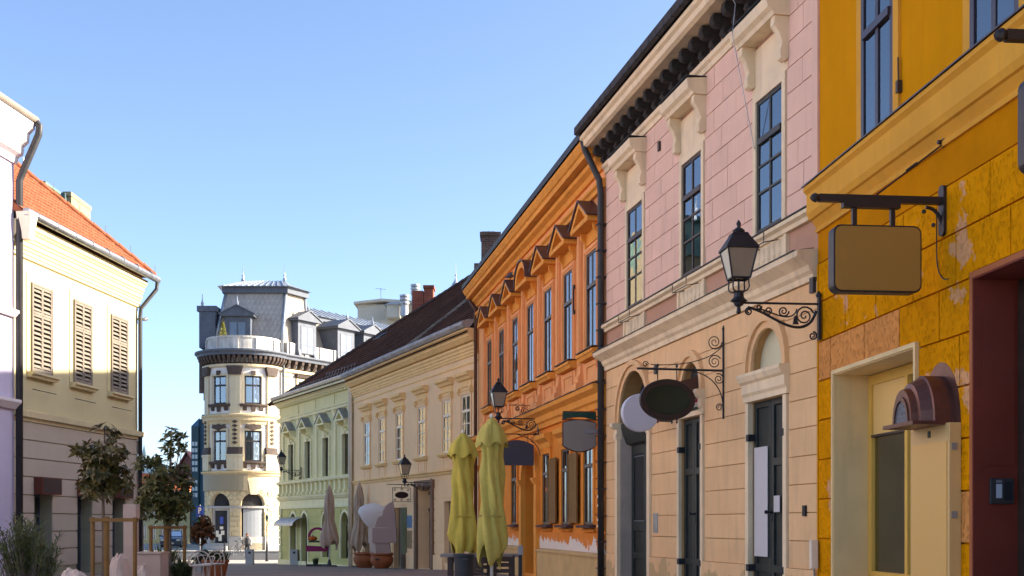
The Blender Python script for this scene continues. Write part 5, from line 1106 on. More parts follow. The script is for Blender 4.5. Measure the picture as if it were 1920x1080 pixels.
# ------------------------------------------------------------------ chimneys and roofs behind the row
BRK = tilemat('brown_brick', (.13, .075, .06), (.19, .12, .095), .26, .085, (.28, .25, .22), .8)
BRK2 = tilemat('red_brick', (.26, .075, .045), (.34, .10, .06), .26, .085, (.3, .2, .16), .6)
def uvbox(name, x0, x1, y0, y1, z0, z1, m, parent):
    o = build(name, MB().box(x0, x1, y0, y1, z0, z1), m, parent); me = o.data; uv = me.uv_layers.new(name='UVMap')
    for p in me.polygons:
        for li in p.loop_indices:
            v = me.vertices[me.loops[li].vertex_index].co; n = p.normal
            uv.data[li].uv = (v.y, v.z) if abs(n.x) > .5 else ((v.x, v.z) if abs(n.y) > .5 else (v.x, v.y))
    return o
def chimneys():
    h, m_, n_ = RLINE(7.0); p = at(919, 480, 53.5); zr = RZE + 7 * RPIT
    # stack on the ridge
    t = thing('brick_chimney', 'weathered brown brick chimney stack on the dark roof beside the orange house', 'chimney', (p.x, 54.6, zr - 1.2))
    s = 54.6 / F
    z = lambda py: at(0, py, 54.6).z - (zr - 1.2)
    w_ = 17 * s
    uvbox('stack', -w_, w_, -.5, .6, 0, z(447), BRK, t); uvbox('cap', -w_ - .06, w_ + .06, -.56, .66, z(447), z(440), BRK, t); uvbox('shoulder', -w_ - .32, -w_, -.4, .5, 0, z(497), BRK, t)
    build('aerial', MB().tube([(-.1, 0, z(440)), (-.1, 0, z(432))], .015, 4).tube([(-.4, 0, z(434)), (.2, 0, z(434))], .012, 4), M['zinc'], t)
    # red chimney further along the hip
    for k in range(400):
        dd = 7 * k / 400; hh = RLINE(dd)[0]
        if (hh.x / hh.y) * F + 960 > 797: break
    zb = RZE + dd * RPIT - 1.0; Y = hh.y + .8; s = Y / F
    t = thing('brick_chimney', 'bright red brick double chimney behind the dark hip of the roof', 'chimney', (at(794, 0, Y).x, Y, zb)); z = lambda py: at(0, py, Y).z - zb
    uvbox('stack', -20 * s, 1 * s, -.4, .5, 0, z(548), BRK2, t); uvbox('stack', 2 * s, 19 * s, -.4, .5, 0, z(543), BRK2, t); uvbox('cap', 0.5 * s, 21 * s, -.46, .56, z(543), z(538), BRK2, t)
    # building behind with attic, vents and spire
    W = mat('pale_attic_render', (.58, .54, .44), .9, .08); WR = mat('white_sheet_roof', (.62, .64, .66), .6, .06); BL = mat('blue_grey_spire', (.34, .39, .47), .5, .1, 2, .1, metal=.2)
    Y = 124; s = Y / F; xc = at(760, 0, Y).x; t = thing('rear_apartment_block', 'pale flat roofed block with silver roof vents behind the metal roof', 'building', (xc, Y, gz(Y))); z = lambda py: at(0, py, Y).z - gz(Y); x = lambda px: (px - 760) * s
    build('wall', MB().box(x(672), x(900), 0, 12, 0, z(600)), W, t); build('attic', MB().box(x(670), x(798), .2, 9, z(600), z(570)), W, t)
    build('attic_roof', MB().hexa([(x(664), -.4, z(571)), (x(716), -.4, z(566)), (x(800), -.4, z(571)), (x(800), 9.5, z(571)), (x(664), 9.5, z(571))], [(x(664), -.4, z(567)), (x(716), -.4, z(561)), (x(800), -.4, z(567)), (x(800), 9.5, z(567)), (x(664), 9.5, z(567))]), W, t)
    build('lean_to', MB().box(x(728), x(752), -1.6, 1, z(600), z(577)), W, t)
    build('roof_hood', MB().hexa([(x(724), -1.8, z(577)), (x(756), -1.8, z(577)), (x(756), 1, z(577)), (x(724), 1, z(577))], [(x(736), -1.8, z(572)), (x(750), -1.8, z(572)), (x(750), 1, z(572)), (x(736), 1, z(572))]), M['zinc'], t)
    for px, py, r_ in ((762, 561, 9), (780, 537, 9)):
        v = MB().lathe([(z(600), r_ * .8 * s), (z(py + 20), r_ * .8 * s), (z(py + 16), r_ * s), (z(py + 13), r_ * s), (z(py + 12), r_ * .8 * s), (z(py + 9), r_ * s), (z(py + 6), r_ * s), (z(py + 5), r_ * .8 * s), (z(py + 3), r_ * s), (z(py), r_ * s)], (x(px), -2.2 if px < 770 else -.9, 0), 14); build('roof_vent', v, M['zinc'], t)
    build('aerial', MB().tube([(x(713), .5, z(565)), (x(713), .5, z(538))], .04, 4).tube([(x(703), .5, z(539)), (x(723), .5, z(541))], .03, 4), M['zinc'], t)
    Y = 150; s = Y / F; t = thing('spire_building', 'distant building with pale roof and blue grey pointed turret', 'building', (at(850, 0, Y).x, Y, gz(Y))); z = lambda py: at(0, py, Y).z - gz(Y); x = lambda px: (px - 850) * s
    build('wall', MB().box(x(790), x(910), 0, 10, 0, z(600)), W, t); build('roof', MB().hexa([(x(790), -.5, z(600)), (x(910), -.5, z(600)), (x(910), 10, z(600)), (x(790), 10, z(600))], [(x(812), 4, z(557)), (x(870), 4, z(538)), (x(870), 6, z(538)), (x(812), 6, z(557))]), WR, t)
    tr = build('turret', MB().lathe([(z(600), 8 * s), (z(534), 8 * s), (z(531), 9 * s), (z(527), 7 * s), (z(520), 2.5 * s), (z(512), .8 * s), (z(511), 2 * s), (z(509), 2 * s), (z(508), .7 * s), (z(484), .2 * s)], (x(853), 2, 0), 12), BL, t)
chimneys()

# ------------------------------------------------------------------ far end of the street on the left
def far():
    Y = 118; s = Y / F
    YW = mat('sunny_yellow_wall', (.62, .50, .24), .9, .06); OT = mat('orange_tiles', (.50, .14, .05), .9, .15, 3)
    t = thing('far_yellow_house', 'sunlit yellow house with orange roof seen through the second tree', 'building', (at(300, 0, Y).x, Y, gz(Y))); z = lambda py: at(0, py, Y).z - gz(Y); x = lambda px: (px - 300) * s
    ops = [(x(266 + 17 * k), x(274 + 17 * k), z(968), z(938)) for k in range(5)] + [(x(266 + 17 * k), x(275 + 17 * k), z(1012), z(983)) for k in range(5)]
    build('wall', wall_mb(x(200), x(356), 0, z(922), ops, .4), YW, t); build('rear_block', MB().box(x(200), x(356), .5, 9, 0, z(922)), M['inside'], t)
    for o in ops:
        f = build('window', MB().frame(o[0] + .1, o[1] - .1, o[2] + .1, o[3] - .1, .1, .1, .2).box((o[0] + o[1]) / 2 - .04, (o[0] + o[1]) / 2 + .04, .1, .18, o[2], o[3]), M['white_wood'], t); build('pane', MB().box(o[0] + .1, o[1] - .1, .14, .15, o[2] + .1, o[3] - .1), M['glass'], f)
    build('cornice', MB().prof(x(199), x(357), [(0, z(925)), (-.3, z(923)), (-.4, z(920)), (0, z(919))]), M['white_wood'], t)
    build('roof', MB().hexa([(x(198), -.5, z(920)), (x(358), -.5, z(920)), (x(358), 9.5, z(920)), (x(198), 9.5, z(920))], [(x(215), 4, z(880)), (x(330), 4, z(893)), (x(330), 5, z(893)), (x(215), 5, z(880))]), OT, t)
    Y = 150; s = Y / F; TQ = mat('pale_turquoise_roof', (.35, .46, .44), .7, .1)
    t = thing('turquoise_roofed_house', 'far house with pale turquoise copper roof left of the tree tops', 'building', (at(280, 0, Y).x, Y, gz(Y))); z = lambda py: at(0, py, Y).z - gz(Y); x = lambda px: (px - 280) * s
    build('wall', MB().box(x(225), x(325), 0, 8, 0, z(898)), mat('pale_blue_wall', (.42, .47, .56), .9, .05), t); build('roof', MB().hexa([(x(222), -.5, z(898)), (x(328), -.5, z(898)), (x(328), 8.5, z(898)), (x(222), 8.5, z(898))], [(x(240), 3, z(862)), (x(312), 3, z(872)), (x(312), 5, z(872)), (x(240), 5, z(862))]), TQ, t); build('turret', MB().lathe([(z(900), 4 * s), (z(850), 4 * s), (z(840), 2 * s), (z(832), .3 * s)], (x(261), 2, 0), 8), TQ, t)
    Y = 132; s = Y / F; RB = mat('dull_red_gable', (.26, .13, .11), .9, .2, 2)
    t = thing('red_gabled_house', 'dull red house with steep gable between the tree and the glass tower', 'building', (at(348, 0, Y).x, Y, gz(Y))); z = lambda py: at(0, py, Y).z - gz(Y); x = lambda px: (px - 348) * s
    build('wall', MB().frontal([(x(328), 0), (x(376), 0), (x(376), z(895)), (x(351), z(852)), (x(328), z(892))], 0, 8), RB, t); build('band', MB().box(x(328), x(376), -.2, 0, z(900), z(896)), M['white_wood'], t)
    build('roof', MB().frontal([(x(324), z(896)), (x(351), z(849)), (x(380), z(898)), (x(380), z(894)), (x(351), z(845)), (x(324), z(892))][::-1], -.4, 8.4), mat('red_roof_sheet', (.2, .08, .07), .7), t)
    Y = 112; s = Y / F; TG = mat('teal_cladding', (.03, .075, .10), .4, .15, 1, 0)
    t = thing('glass_tower', 'slim dark teal office tower with pointed top beside the corner building', 'building', (at(370, 0, Y).x, Y, gz(Y))); z = lambda py: at(0, py, Y).z - gz(Y); x = lambda px: (px - 370) * s
    build('shaft', MB().hexa([(x(358.5), 0, 0), (x(372), 0, 0), (x(372), 6, 0), (x(358.5), 6, 0)], [(x(358.5), 0, z(799)), (x(372), 0, z(799)), (x(372), 6, z(799)), (x(358.5), 6, z(799))]), TG, t)
    build('shaft', MB().hexa([(x(372), .5, 0), (x(395), .5, 0), (x(395), 6, 0), (x(372), 6, 0)], [(x(372), .5, z(787)), (x(395), .5, z(770)), (x(395), 6, z(770)), (x(372), 6, z(787))]), mat('blue_cladding', (.05, .14, .24), .35, .1), t)
    build('roof', MB().hexa([(x(358.5), 0, z(799)), (x(372), 0, z(799)), (x(372), 6, z(799)), (x(358.5), 6, z(799))], [(x(370), 0.2, z(786)), (x(372), .2, z(784)), (x(372), 6, z(784)), (x(370), 6, z(786))]), mat('blue_cladding_roof', (.06, .16, .27), .35, .1), t)
    for r_ in range(9):
        for c in range(2):
            if r_ in (5, ): continue
            x0 = x(360.5 + c * 5.6); z0 = z(836 + r_ * 12); build('pane', MB().box(x0, x0 + 4.2 * s, -.06, 0, z0, z0 + 7.5 * s), mat('bright_glass', (.6, .68, .7), .1, .1), t)
    # parking sign, signpost, parked car
    Y = 72; p = gpt(375, Y); s = Y / F; t = thing('parking_sign', 'blue square parking sign on a grey post before the corner building', 'sign', p); z = lambda py: at(0, py, Y).z - p.z
    build('post', MB().tube([(0, .03, 0), (0, .03, z(946))], .035, 6), M['zinc'], t); bp = build('sign_plate', MB().box(-6.5 * s, 6.5 * s, -.02, 0, z(970), z(949)), mat('traffic_blue', (.015, .05, .30), .4), t)
    L_ = MB(); L_.box(-2.6 * s, -1.3 * s, -.03, -.02, z(963), z(952)); L_.ring(-.6 * s, z(955), 1.6 * s, 3.1 * s, -.03, -.02, 10, -90, 90); L_.box(-1.3 * s, -.6 * s, -.03, -.02, z(952) - 1.4 * s, z(952)); L_.box(-1.3 * s, -.6 * s, -.03, -.02, z(958), z(958) + 1.4 * s); build('letter_p', L_, M['white_wood'], t)
    build('small_arrow', MB().frontal([(-1.5 * s, z(969.5)), (1.5 * s, z(969.5)), (0, z(966))], -.03, -.02), M['white_wood'], t)
    build('green_plate', MB().box(-5 * s, 1 * s, -.02, 0, z(982), z(971)), mat('sign_green', (.02, .14, .08), .5), t)
    Y = 66; p = gpt(500.5, Y); s = Y / F; t = thing('disc_signpost', 'thin dark post with a round green sign before the white panel', 'sign', p); z = lambda py: at(0, py, Y).z - p.z
    build('post', MB().tube([(0, 0, 0), (0, 0, z(964))], .028, 6).lathe([(0, .09), (.9, .055), (1.1, .03)], n=8), M['iron'], t); build('disc', MB().lathe([(-.02, 6 * s), (.02, 6 * s)], n=16, sx=.42).xf(Matrix.Translation((0, -.03, z(971))) @ Matrix.Rotation(R(90), 4, 'X')), mat('bottle_green', (.03, .10, .06), .5), t)
    build('bracket', MB().tube([(0, -.02, z(985)), (.12, -.02, z(980)), (.02, -.02, z(976))], .02, 5), M['iron'], t)
far()

def car():
    Y = 100; p = gpt(326, Y); t = thing('parked_car', 'dark blue parked car half hidden behind the tree stakes', 'car', (p.x, Y, p.z + .0), R(8))
    BC = mat('dark_blue_paint', (.02, .03, .06), .3, .1, 1, 0, coat=.6); TY = mat('tyre_rubber', (.02, .02, .02), .8); RM = M['zinc']
    w = .86
    sec = [(-2.05, .35, .62, .95), (-1.95, .25, .85, .98), (-1.1, .22, .98, 1), (1.3, .22, 1.0, 1), (1.95, .25, .92, .98), (2.1, .4, .7, .95)]
    mb = MB(); rings = [[(-w * k, y, z0), (w * k, y, z0), (w * k, y, z1), (-w * k, y, z1)] for y, z0, z1, k in sec]
    for a, b_ in zip(rings, rings[1:]): mb.hexa(a, b_)
    build('body', mb, BC, t); gh = MB().hexa([(-w * .96, -1.15, .97), (w * .96, -1.15, .97), (w * .96, 1.75, .97), (-w * .96, 1.75, .97)], [(-w * .74, -.35, 1.46), (w * .74, -.35, 1.46), (w * .74, 1.2, 1.46), (-w * .74, 1.2, 1.46)]); cb = build('cabin', gh, BC, t)
    build('windscreen', MB().quad((-w * .86, -1.06, 1.03), (w * .86, -1.06, 1.03), (w * .7, -.45, 1.41), (-w * .7, -.45, 1.41)), M['glass'], t)
    for sx in (-1, 1):
        build('side_window', MB().quad((sx * w * .945, -.9, 1.03), (sx * w * .945, 1.4, 1.03), (sx * w * .775, 1.05, 1.4), (sx * w * .775, -.3, 1.4)), M['glass'], t)
        build('headlight', MB().box(sx * .62 - .16, sx * .62 + .16, -2.07, -1.9, .66, .8), M['curtain'], t); build('mirror', MB().box(sx * (w + .12) - .1, sx * (w + .12) + .1, -.75, -.62, .98, 1.12), BC, t)
        for y in (-1.3, 1.35):
            wl = build('wheel', MB().lathe([(-.1, .22), (-.1, .31), (.1, .31), (.1, .22)], n=18).xf(Matrix.Translation((sx * .76, y, .31)) @ Matrix.Rotation(R(90), 4, 'Y')), TY, t); build('rim', MB().lathe([(-.11, .2), (.11, .2)], n=12).xf(Matrix.Translation((sx * .76, y, .31)) @ Matrix.Rotation(R(90), 4, 'Y')), RM, wl)
    build('number_plate', MB().box(-.26, .26, -2.09, -2.05, .42, .53), M['white_wood'], t); build('grille', MB().box(-.4, .4, -2.08, -2.04, .55, .63), M['pipe_dark'], t)
car()

# ------------------------------------------------------------------ street lamps on scrolled wall brackets
def lamp_proto():
    t = thing('street_lamp', 'x', 'street lamp', group='wall lanterns along the street'); I = M['iron']
    build('wall_plate', MB().box(-.03, .03, -.03, 0, -.42, .08), I, t); build('plate_finial', MB().lathe([(0, .03), (.03, .035), (.07, .01)], (0, -.02, .08), 6), I, t)
    build('arm', MB().tube([(0, 0, 0), (0, -.93, 0)], .014, 6), I, t)
    br = MB(); pts = bez([(0, -.86, -.05), (0, -.6, -.10), (0, -.45, -.30), (0, -.2, -.36), (0, -.10, -.25), (0, -.05, -.08)], 18); br.tube(pts, .017, 6); build('brace', br, I, t)
    for c, r0, tn, a0, sg in (((-.19, -.14), .115, 2.0, .3, 1), ((-.44, -.09), .065, 1.7, 0, -1), ((-.62, -.085), .05, 1.6, 3, 1), ((-.85, -.10), .045, 1.6, 1.2, 1), ((-.09, -.37), .05, 1.6, 1.5, -1), ((-.73, -.05), .032, 1.4, .5, -1)):
        build('scroll', MB().tube(spiral(c, r0, .012, tn, a0, sgn=sg), .011, 5, .008), I, t)
    build('scroll_stem', MB().tube(bez([(0, -.80, -.08), (0, -.66, -.02), (0, -.5, -.2), (0, -.3, -.2), (0, -.28, -.06)], 14), .009, 5), I, t)
    build('leaf_ornament', MB().hexa([(-.01, -.33, -.24), (.01, -.33, -.24), (.01, -.26, -.24), (-.01, -.26, -.24)], [(-.005, -.31, -.14), (.005, -.31, -.14), (.005, -.29, -.14), (-.005, -.29, -.14)]), I, t)
    y = -.97
    build('lantern_base', MB().lathe([(-.135, .004), (-.11, .03), (-.09, .025), (-.05, .02), (-.03, .05), (.0, .06), (.02, .10), (.035, .085), (.06, .06), (.11, .055), (.13, .07), (.14, .03)], (0, y, 0), 10), I, t)
    cg = MB()
    for a in range(4):
        q = R(45 + 90 * a); cg.tube(bez([(.06 * math.cos(q), y + .06 * math.sin(q), .12), (.19 * math.cos(q), y + .19 * math.sin(q), .14), (.10 * math.cos(q), y + .10 * math.sin(q), .22), (.14 * math.cos(q), y + .14 * math.sin(q), .275)], 8), .009, 5)
    cg.tube([(0, y, .12), (0, y, .28)], .012, 6); build('cage', cg, I, t)
    fr = MB(); lo, hi, z0, z1 = .105, .172, .275, .61; cs = [(1, 1), (-1, 1), (-1, -1), (1, -1)]
    for a, b_ in cs: fr.tube([(a * lo, y + b_ * lo, z0), (a * hi, y + b_ * hi, z1)], .011, 5)
    for r_, z in ((lo, z0), (hi, z1)):
        for (a, b_), (c, d) in zip(cs, cs[1:] + cs[:1]): fr.tube([(a * r_, y + b_ * r_, z), (c * r_, y + d * r_, z)], .012, 5)
    lf = build('lantern_frame', fr, I, t)
    for (a, b_), (c, d) in zip(cs, cs[1:] + cs[:1]): build('pane', MB().quad((a * lo, y + b_ * lo, z0), (c * lo, y + d * lo, z0), (c * hi, y + d * hi, z1), (a * hi, y + b_ * hi, z1)), M['lantern_pane'], lf)
    build('lamp_holder', MB().lathe([(.28, .03), (.36, .03), (.40, .05), (.52, .05), (.55, .01)], (0, y, 0), 8), M['curtain'], lf)
    rf = MB(); sq = lambda r_, z: [(r_, y + r_, z), (-r_, y + r_, z), (-r_, y - r_, z), (r_, y - r_, z)]
    rf.hexa(sq(.19, .60), sq(.19, .63)); rf.hexa(sq(.185, .63), sq(.095, .775)); rf.hexa(sq(.10, .775), sq(.085, .80)); build('lantern_roof', rf, I, t, bevel=.004)
    build('finial', MB().lathe([(.80, .06), (.83, .075), (.85, .05), (.87, .02), (.89, .022), (.91, .03), (.93, .02), (.955, .004)], (0, y, 0), 8), I, t)
    return t
M['lantern_pane'] = mat('frosted_lantern_glass', (.30, .255, .19), .12, .1, 3, 0, spec=.6)
LP = lamp_proto()
for i, (bb, px, z, lab) in enumerate(((YEL, 1546, 3.80, 'largest black wall lantern on scrolled bracket where pink and yellow houses meet'), (ORA, 1014, 3.73, 'black wall lantern on scrolled bracket before the orange house'),
                                     (PEA, 812, 2.66, 'black wall lantern above the brown door of the peach house'), (GRN, 567, 3.78, 'farthest black wall lantern on the pale green house'))):
    o = LP if i == 0 else copy_tree(LP); u = bb.x(px); o.location = bb.P(u, -.05, z - bb.z0); o.rotation_euler = (0, 0, bb.rz); o['label'] = lab

# ------------------------------------------------------------------ hanging signs
def wthing(name, label, cat, bb, u, z, group=None): return thing(name, label, cat, bb.P(u, 0, z - bb.z0), bb.rz, group)
DK = mat('dark_umber_metal', (.028, .020, .020), .45, .2, 4, .08, 30, metal=.2, spec=.5); TAN = mat('blank_tan_panel', (.40, .215, .05), .35, .02, 1, 0, spec=.3)
def round_rect(y0, y1, z0, z1, r, n=5):
    out = []
    for cy, cz, a in ((y1 - r, z1 - r, 0), (y0 + r, z1 - r, 90), (y0 + r, z0 + r, 180), (y1 - r, z0 + r, 270)):
        for k in range(n + 1): q = R(a + 90 * k / n); out.append((cy + r * math.cos(q), cz + r * math.sin(q)))
    return out
def box_sign():
    u = YEL.x(1776); t = wthing('hanging_box_sign', 'blank tan box sign hung from a dark arm on the yellow wall', 'sign', YEL, u, 4.17)
    build('wall_plate', MB().frontal([(x, z) for x, z in round_rect(-.055, .055, -.32, .14, .05)], -.06, 0), DK, t)
    build('arm', MB().box(-.03, .03, -1.2, 0, -.035, .03), DK, t); build('arm_knob', MB().lathe([(0, .03), (.03, .045), (.06, .03), (.08, .0)], n=8).xf(Matrix.Translation((0, -1.2, 0)) @ Matrix.Rotation(R(90), 4, 'X')), DK, t)
    build('rail', MB().box(-.035, .035, -.98, -.45, -.085, -.036), DK, t)
    for y in (-.87, -.515): build('hanger', MB().box(-.02, .02, y - .02, y + .02, -.25, -.086), DK, t)
    build('brace', MB().tube(bez([(0, -.20, -.06), (0, -.05, -.07), (0, -.06, -.25), (0, -.02, -.24)], 10), .018, 6), DK, t); 
    for yy, zz in ((-.22, -.10), (-.13, -.22)): build('ball', MB().lathe([(-.02, .005), (-.012, .017), (0, .02), (.012, .017), (.02, .005)], (0, yy, zz), 8), DK, t)
    bx = build('sign_box', MB().side(round_rect(-1.085, -.27, -.85, -.25, .07), -.07, .07), DK, t, bevel=.004)
    for x0, x1 in ((-.075, -.069), (.069, .075)): build('sign_face', MB().side(round_rect(-1.07, -.285, -.835, -.265, .06), x0, x1), TAN, bx)
    return t
bs = box_sign()
b2 = copy_tree(bs); b2.location = YEL.P(YEL.x(2226), 0, 4.29); b2['label'] = 'dark box sign on its arm cut off by the right edge'
for o in (bs, b2): o['group'] = 'box signs on the yellow house'
t = wthing('tension_rod', 'thin dark tension rod holding up the box sign arm', 'rod', YEL, YEL.x(1776), 4.7)
build('rod', MB().tube([(0, -.02, 0.0), (0, -.66, -.49)], .008, 5), DK, t); build('turnbuckle', MB().tube([(0, -.28, -.195), (0, -.38, -.27)], .016, 6), DK, t); build('wall_eye', MB().lathe([(0, .045), (.015, .045), (.02, .02), (.06, .02)], n=10).xf(Matrix.Translation((0, -.03, 0)) @ Matrix.Rotation(R(90), 4, 'X')), DK, t)
t = wthing('loose_cable', 'thin dark cable dangling from the box sign bracket on the yellow wall', 'cable', YEL, YEL.x(1776), 4.0); build('wire', MB().tube(bez([(0, -.1, .1), (-.1, -.04, -.3), (-.25, -.04, -.5), (.1, -.04, -.58), (.1, -.035, -.55)], 14), .006, 4), DK, t)

def lantern_cabinet():
    x0, x1 = YEL.x(1707, -.14), YEL.x(1780, -.14); xc = (x0 + x1) / 2; w = (x1 - x0) / 2
    t = wthing('menu_cabinet', 'tall cream display cabinet with a copper arched lamp hood on the yellow wall', 'cabinet', YEL, xc, 0)
    CB = mat('cream_cabinet', (.72, .45, .17), .45, .05, 1.5, .05); CP = mat('brown_copper', (.17, .075, .055), .38, .2, 3, .1, 20, metal=.6, spec=.5); PN = mat('blank_cream_panel', (.80, .46, .13), .4, .02, 1, 0)
    bx = build('case', MB().box(-w, w, -.14, -.03, .3, 2.14), CB, t, bevel=.005); build('panel', MB().box(-w + .04, w - .04, -.148, -.139, .36, 1.98), PN, bx); build('badge', MB().box(-.02, .03, -.147, -.14, 2.03, 2.09), M['dark_wood'], bx)
    for z in (.7, 1.3, 1.9): build('hinge', MB().box(w - .0, w + .012, -.12, -.07, z, z + .06), M['zinc'], bx)
    # hood: barrel with a flared front arch
    prof = lambda r_, z0: [(r_ * math.cos(R(a)), z0 + r_ * 1.45 * math.sin(R(a))) for a in range(0, 181, 15)]
    def loft(secs, m, name, par, smooth=True):
        mb = MB(); n = len(secs[0][1]); vs_ = []
        for y, pr in secs: vs_ += [(x, y, z) for x, z in pr]
        fs = [(i * n + k, i * n + k + 1, (i + 1) * n + k + 1, (i + 1) * n + k) for i in range(len(secs) - 1) for k in range(n - 1)]
        return build(name, mb.add(vs_, fs), m, par, smooth=smooth)
    build('back_plate', MB().frontal(prof(.40, 2.14), -.035, -.03), CP, t)
    hd = loft([(-.035, prof(.30, 2.16)), (-.22, prof(.30, 2.16)), (-.23, prof(.285, 2.16)), (-.33, prof(.25, 2.16)), (-.34, prof(.22, 2.16)), (-.40, prof(.21, 2.16)), (-.402, prof(.15, 2.16))], CP, 'hood', t, False)
    build('hood_base', MB().box(-.33, .33, -.44, -.03, 2.125, 2.16), CP, t); build('arch_rim', MB().ring(0, 2.16, .14, .165, -.415, -.40, 12, ki=1.45, ko=1.45), CP, hd); build('lamp_glass', MB().frontal(prof(.15, 2.165), -.40, -.395), mat('pebbled_grey_glass', (.16, .16, .17), .25, .5, 30, .8, 45), hd)
lantern_cabinet()
t = wthing('intercom', 'black intercom box with lit name strip in the dark red doorway', 'intercom', YEL, YX[0] + .013, 1.42)
build('case', MB().box(0, .03, .10, .31, 0, .22), M['pipe_dark'], t, bevel=.004); build('name_strip', MB().box(.03, .034, .15, .20, .05, .17), mat('pale_name_strip', (.5, .55, .62), .3), t); build('speaker', MB().box(.03, .033, .22, .29, .03, .19), M['iron'], t); build('display', MB().box(.03, .034, .15, .20, .18, .205), mat('grey_strip', (.2, .2, .22), .4), t)

def oval_sign():
    u = PINK.x(1360); t = wthing('oval_hanging_sign', 'dark green oval sign hanging from a scrolled iron bracket on the pink house', 'sign', PINK, u, 3.35); I = M['iron']
    build('wall_bar', MB().tube([(0, -.03, -.62), (0, -.03, .62)], .016, 6), I, t); build('bar_tip', MB().lathe([(0, .014), (.03, .022), (.08, .004)], (0, -.03, .62), 6), I, t)
    build('arm', MB().tube([(0, -.03, .06), (0, -1.30, .06)], .016, 6), I, t)
    for c, r0, tn, a0, sg in (((-.16, .46), .11, 2.1, 0, -1), ((-.16, .18), .10, 2.0, .5, 1), ((-.10, -.06), .08, 1.8, 2, -1), ((-.09, -.46), .055, 1.6, 0, 1)): build('scroll', MB().tube(spiral(c, r0, .015, tn, a0, sgn=sg), .009, 5, .006), I, t)
    build('strut', MB().tube(bez([(0, -.04, .42), (0, -.2, .18), (0, -.7, .10), (0, -1.1, .12)], 14), .007, 5), I, t); build('strut', MB().tube(bez([(0, -.6, .05), (0, -.3, .05), (0, -.06, -.12), (0, -.04, -.4)], 14), .008, 5), I, t)
    build('end_curl', MB().tube(spiral((-1.18, .12), .045, .01, 1.3, 0), .007, 5), I, t)
    yc, zc, a, c = -.86, -.37, .405, .29
    el = lambda f: [(yc + a * f * math.cos(R(q)), zc + c * (1 - (1 - f) * a / c) * math.sin(R(q))) for q in range(0, 360, 10)]
    sg = build('oval_board', MB().side(el(1), -.035, .035), mat('brown_black_rim', (.035, .02, .018), .4, .15), t, bevel=.008)
    for x0, x1 in ((-.041, -.034), (.034, .041)): build('oval_face', MB().side(el(.80), x0, x1), mat('deep_green_face', (.008, .022, .014), .25, .05, 1, 0, spec=.4), sg)
    for y in (-1.0, -.72): build('hanger', MB().tube([(0, y, .09), (0, y, -.12)], .008, 5).lathe([(0, .015), (.02, .02), (.045, .005)], (0, y, .09), 6), I, t); build('drop_finial', MB().lathe([(-.06, .003), (-.045, .015), (-.02, .008), (0, .02)], (0, y, -.64), 6), mat('oxide_red_finial', (.12, .02, .02), .5), t)
oval_sign()
def disc_sign():
    u = PINK.x(1262); t = wthing('round_light_sign', 'white round light box sign half hidden behind the oval sign', 'sign', PINK, u, 3.0); yc = -.55
    W = mat('white_acrylic', (.62, .60, .66), .35, .03, 1, 0)
    build('arm', MB().tube([(0, 0, .12), (0, yc + .28, .12)], .015, 6).tube([(0, 0, -.12), (0, yc + .28, -.12)], .015, 6), M['iron'], t); build('disc', MB().side([(yc + .30 * math.cos(R(q)), .30 * math.sin(R(q))) for q in range(0, 360, 10)], -.06, .06), W, t, bevel=.01)
    build('wall_plate', MB().box(-.05, .05, -.02, 0, -.16, .16), M['iron'], t)
    u = PINK.x(1318); t = wthing('flag_sign', 'brown panel sign with red white and green stripes behind the oval sign', 'sign', PINK, u, 3.12)
    build('panel', MB().side([(-.40, -.12), (-.03, .0), (-.03, .33), (-.40, .22)], -.012, .012), mat('brown_panel', (.09, .04, .03), .5, .1), t)
    for k, cl in enumerate(((.40, .02, .05), (.55, .52, .52), (.06, .10, .08))): build('stripe', MB().side([(-.40, -.17 - k * .055), (-.03, -.05 - k * .055), (-.03, -.001 - k * .055), (-.40, -.121 - k * .055)], -.011, .011), mat('stripe_%d' % k, cl, .5, .05), t)
    build('mount', MB().box(-.01, .01, -.03, 0, -.1, .3), M['iron'], t)
disc_sign()
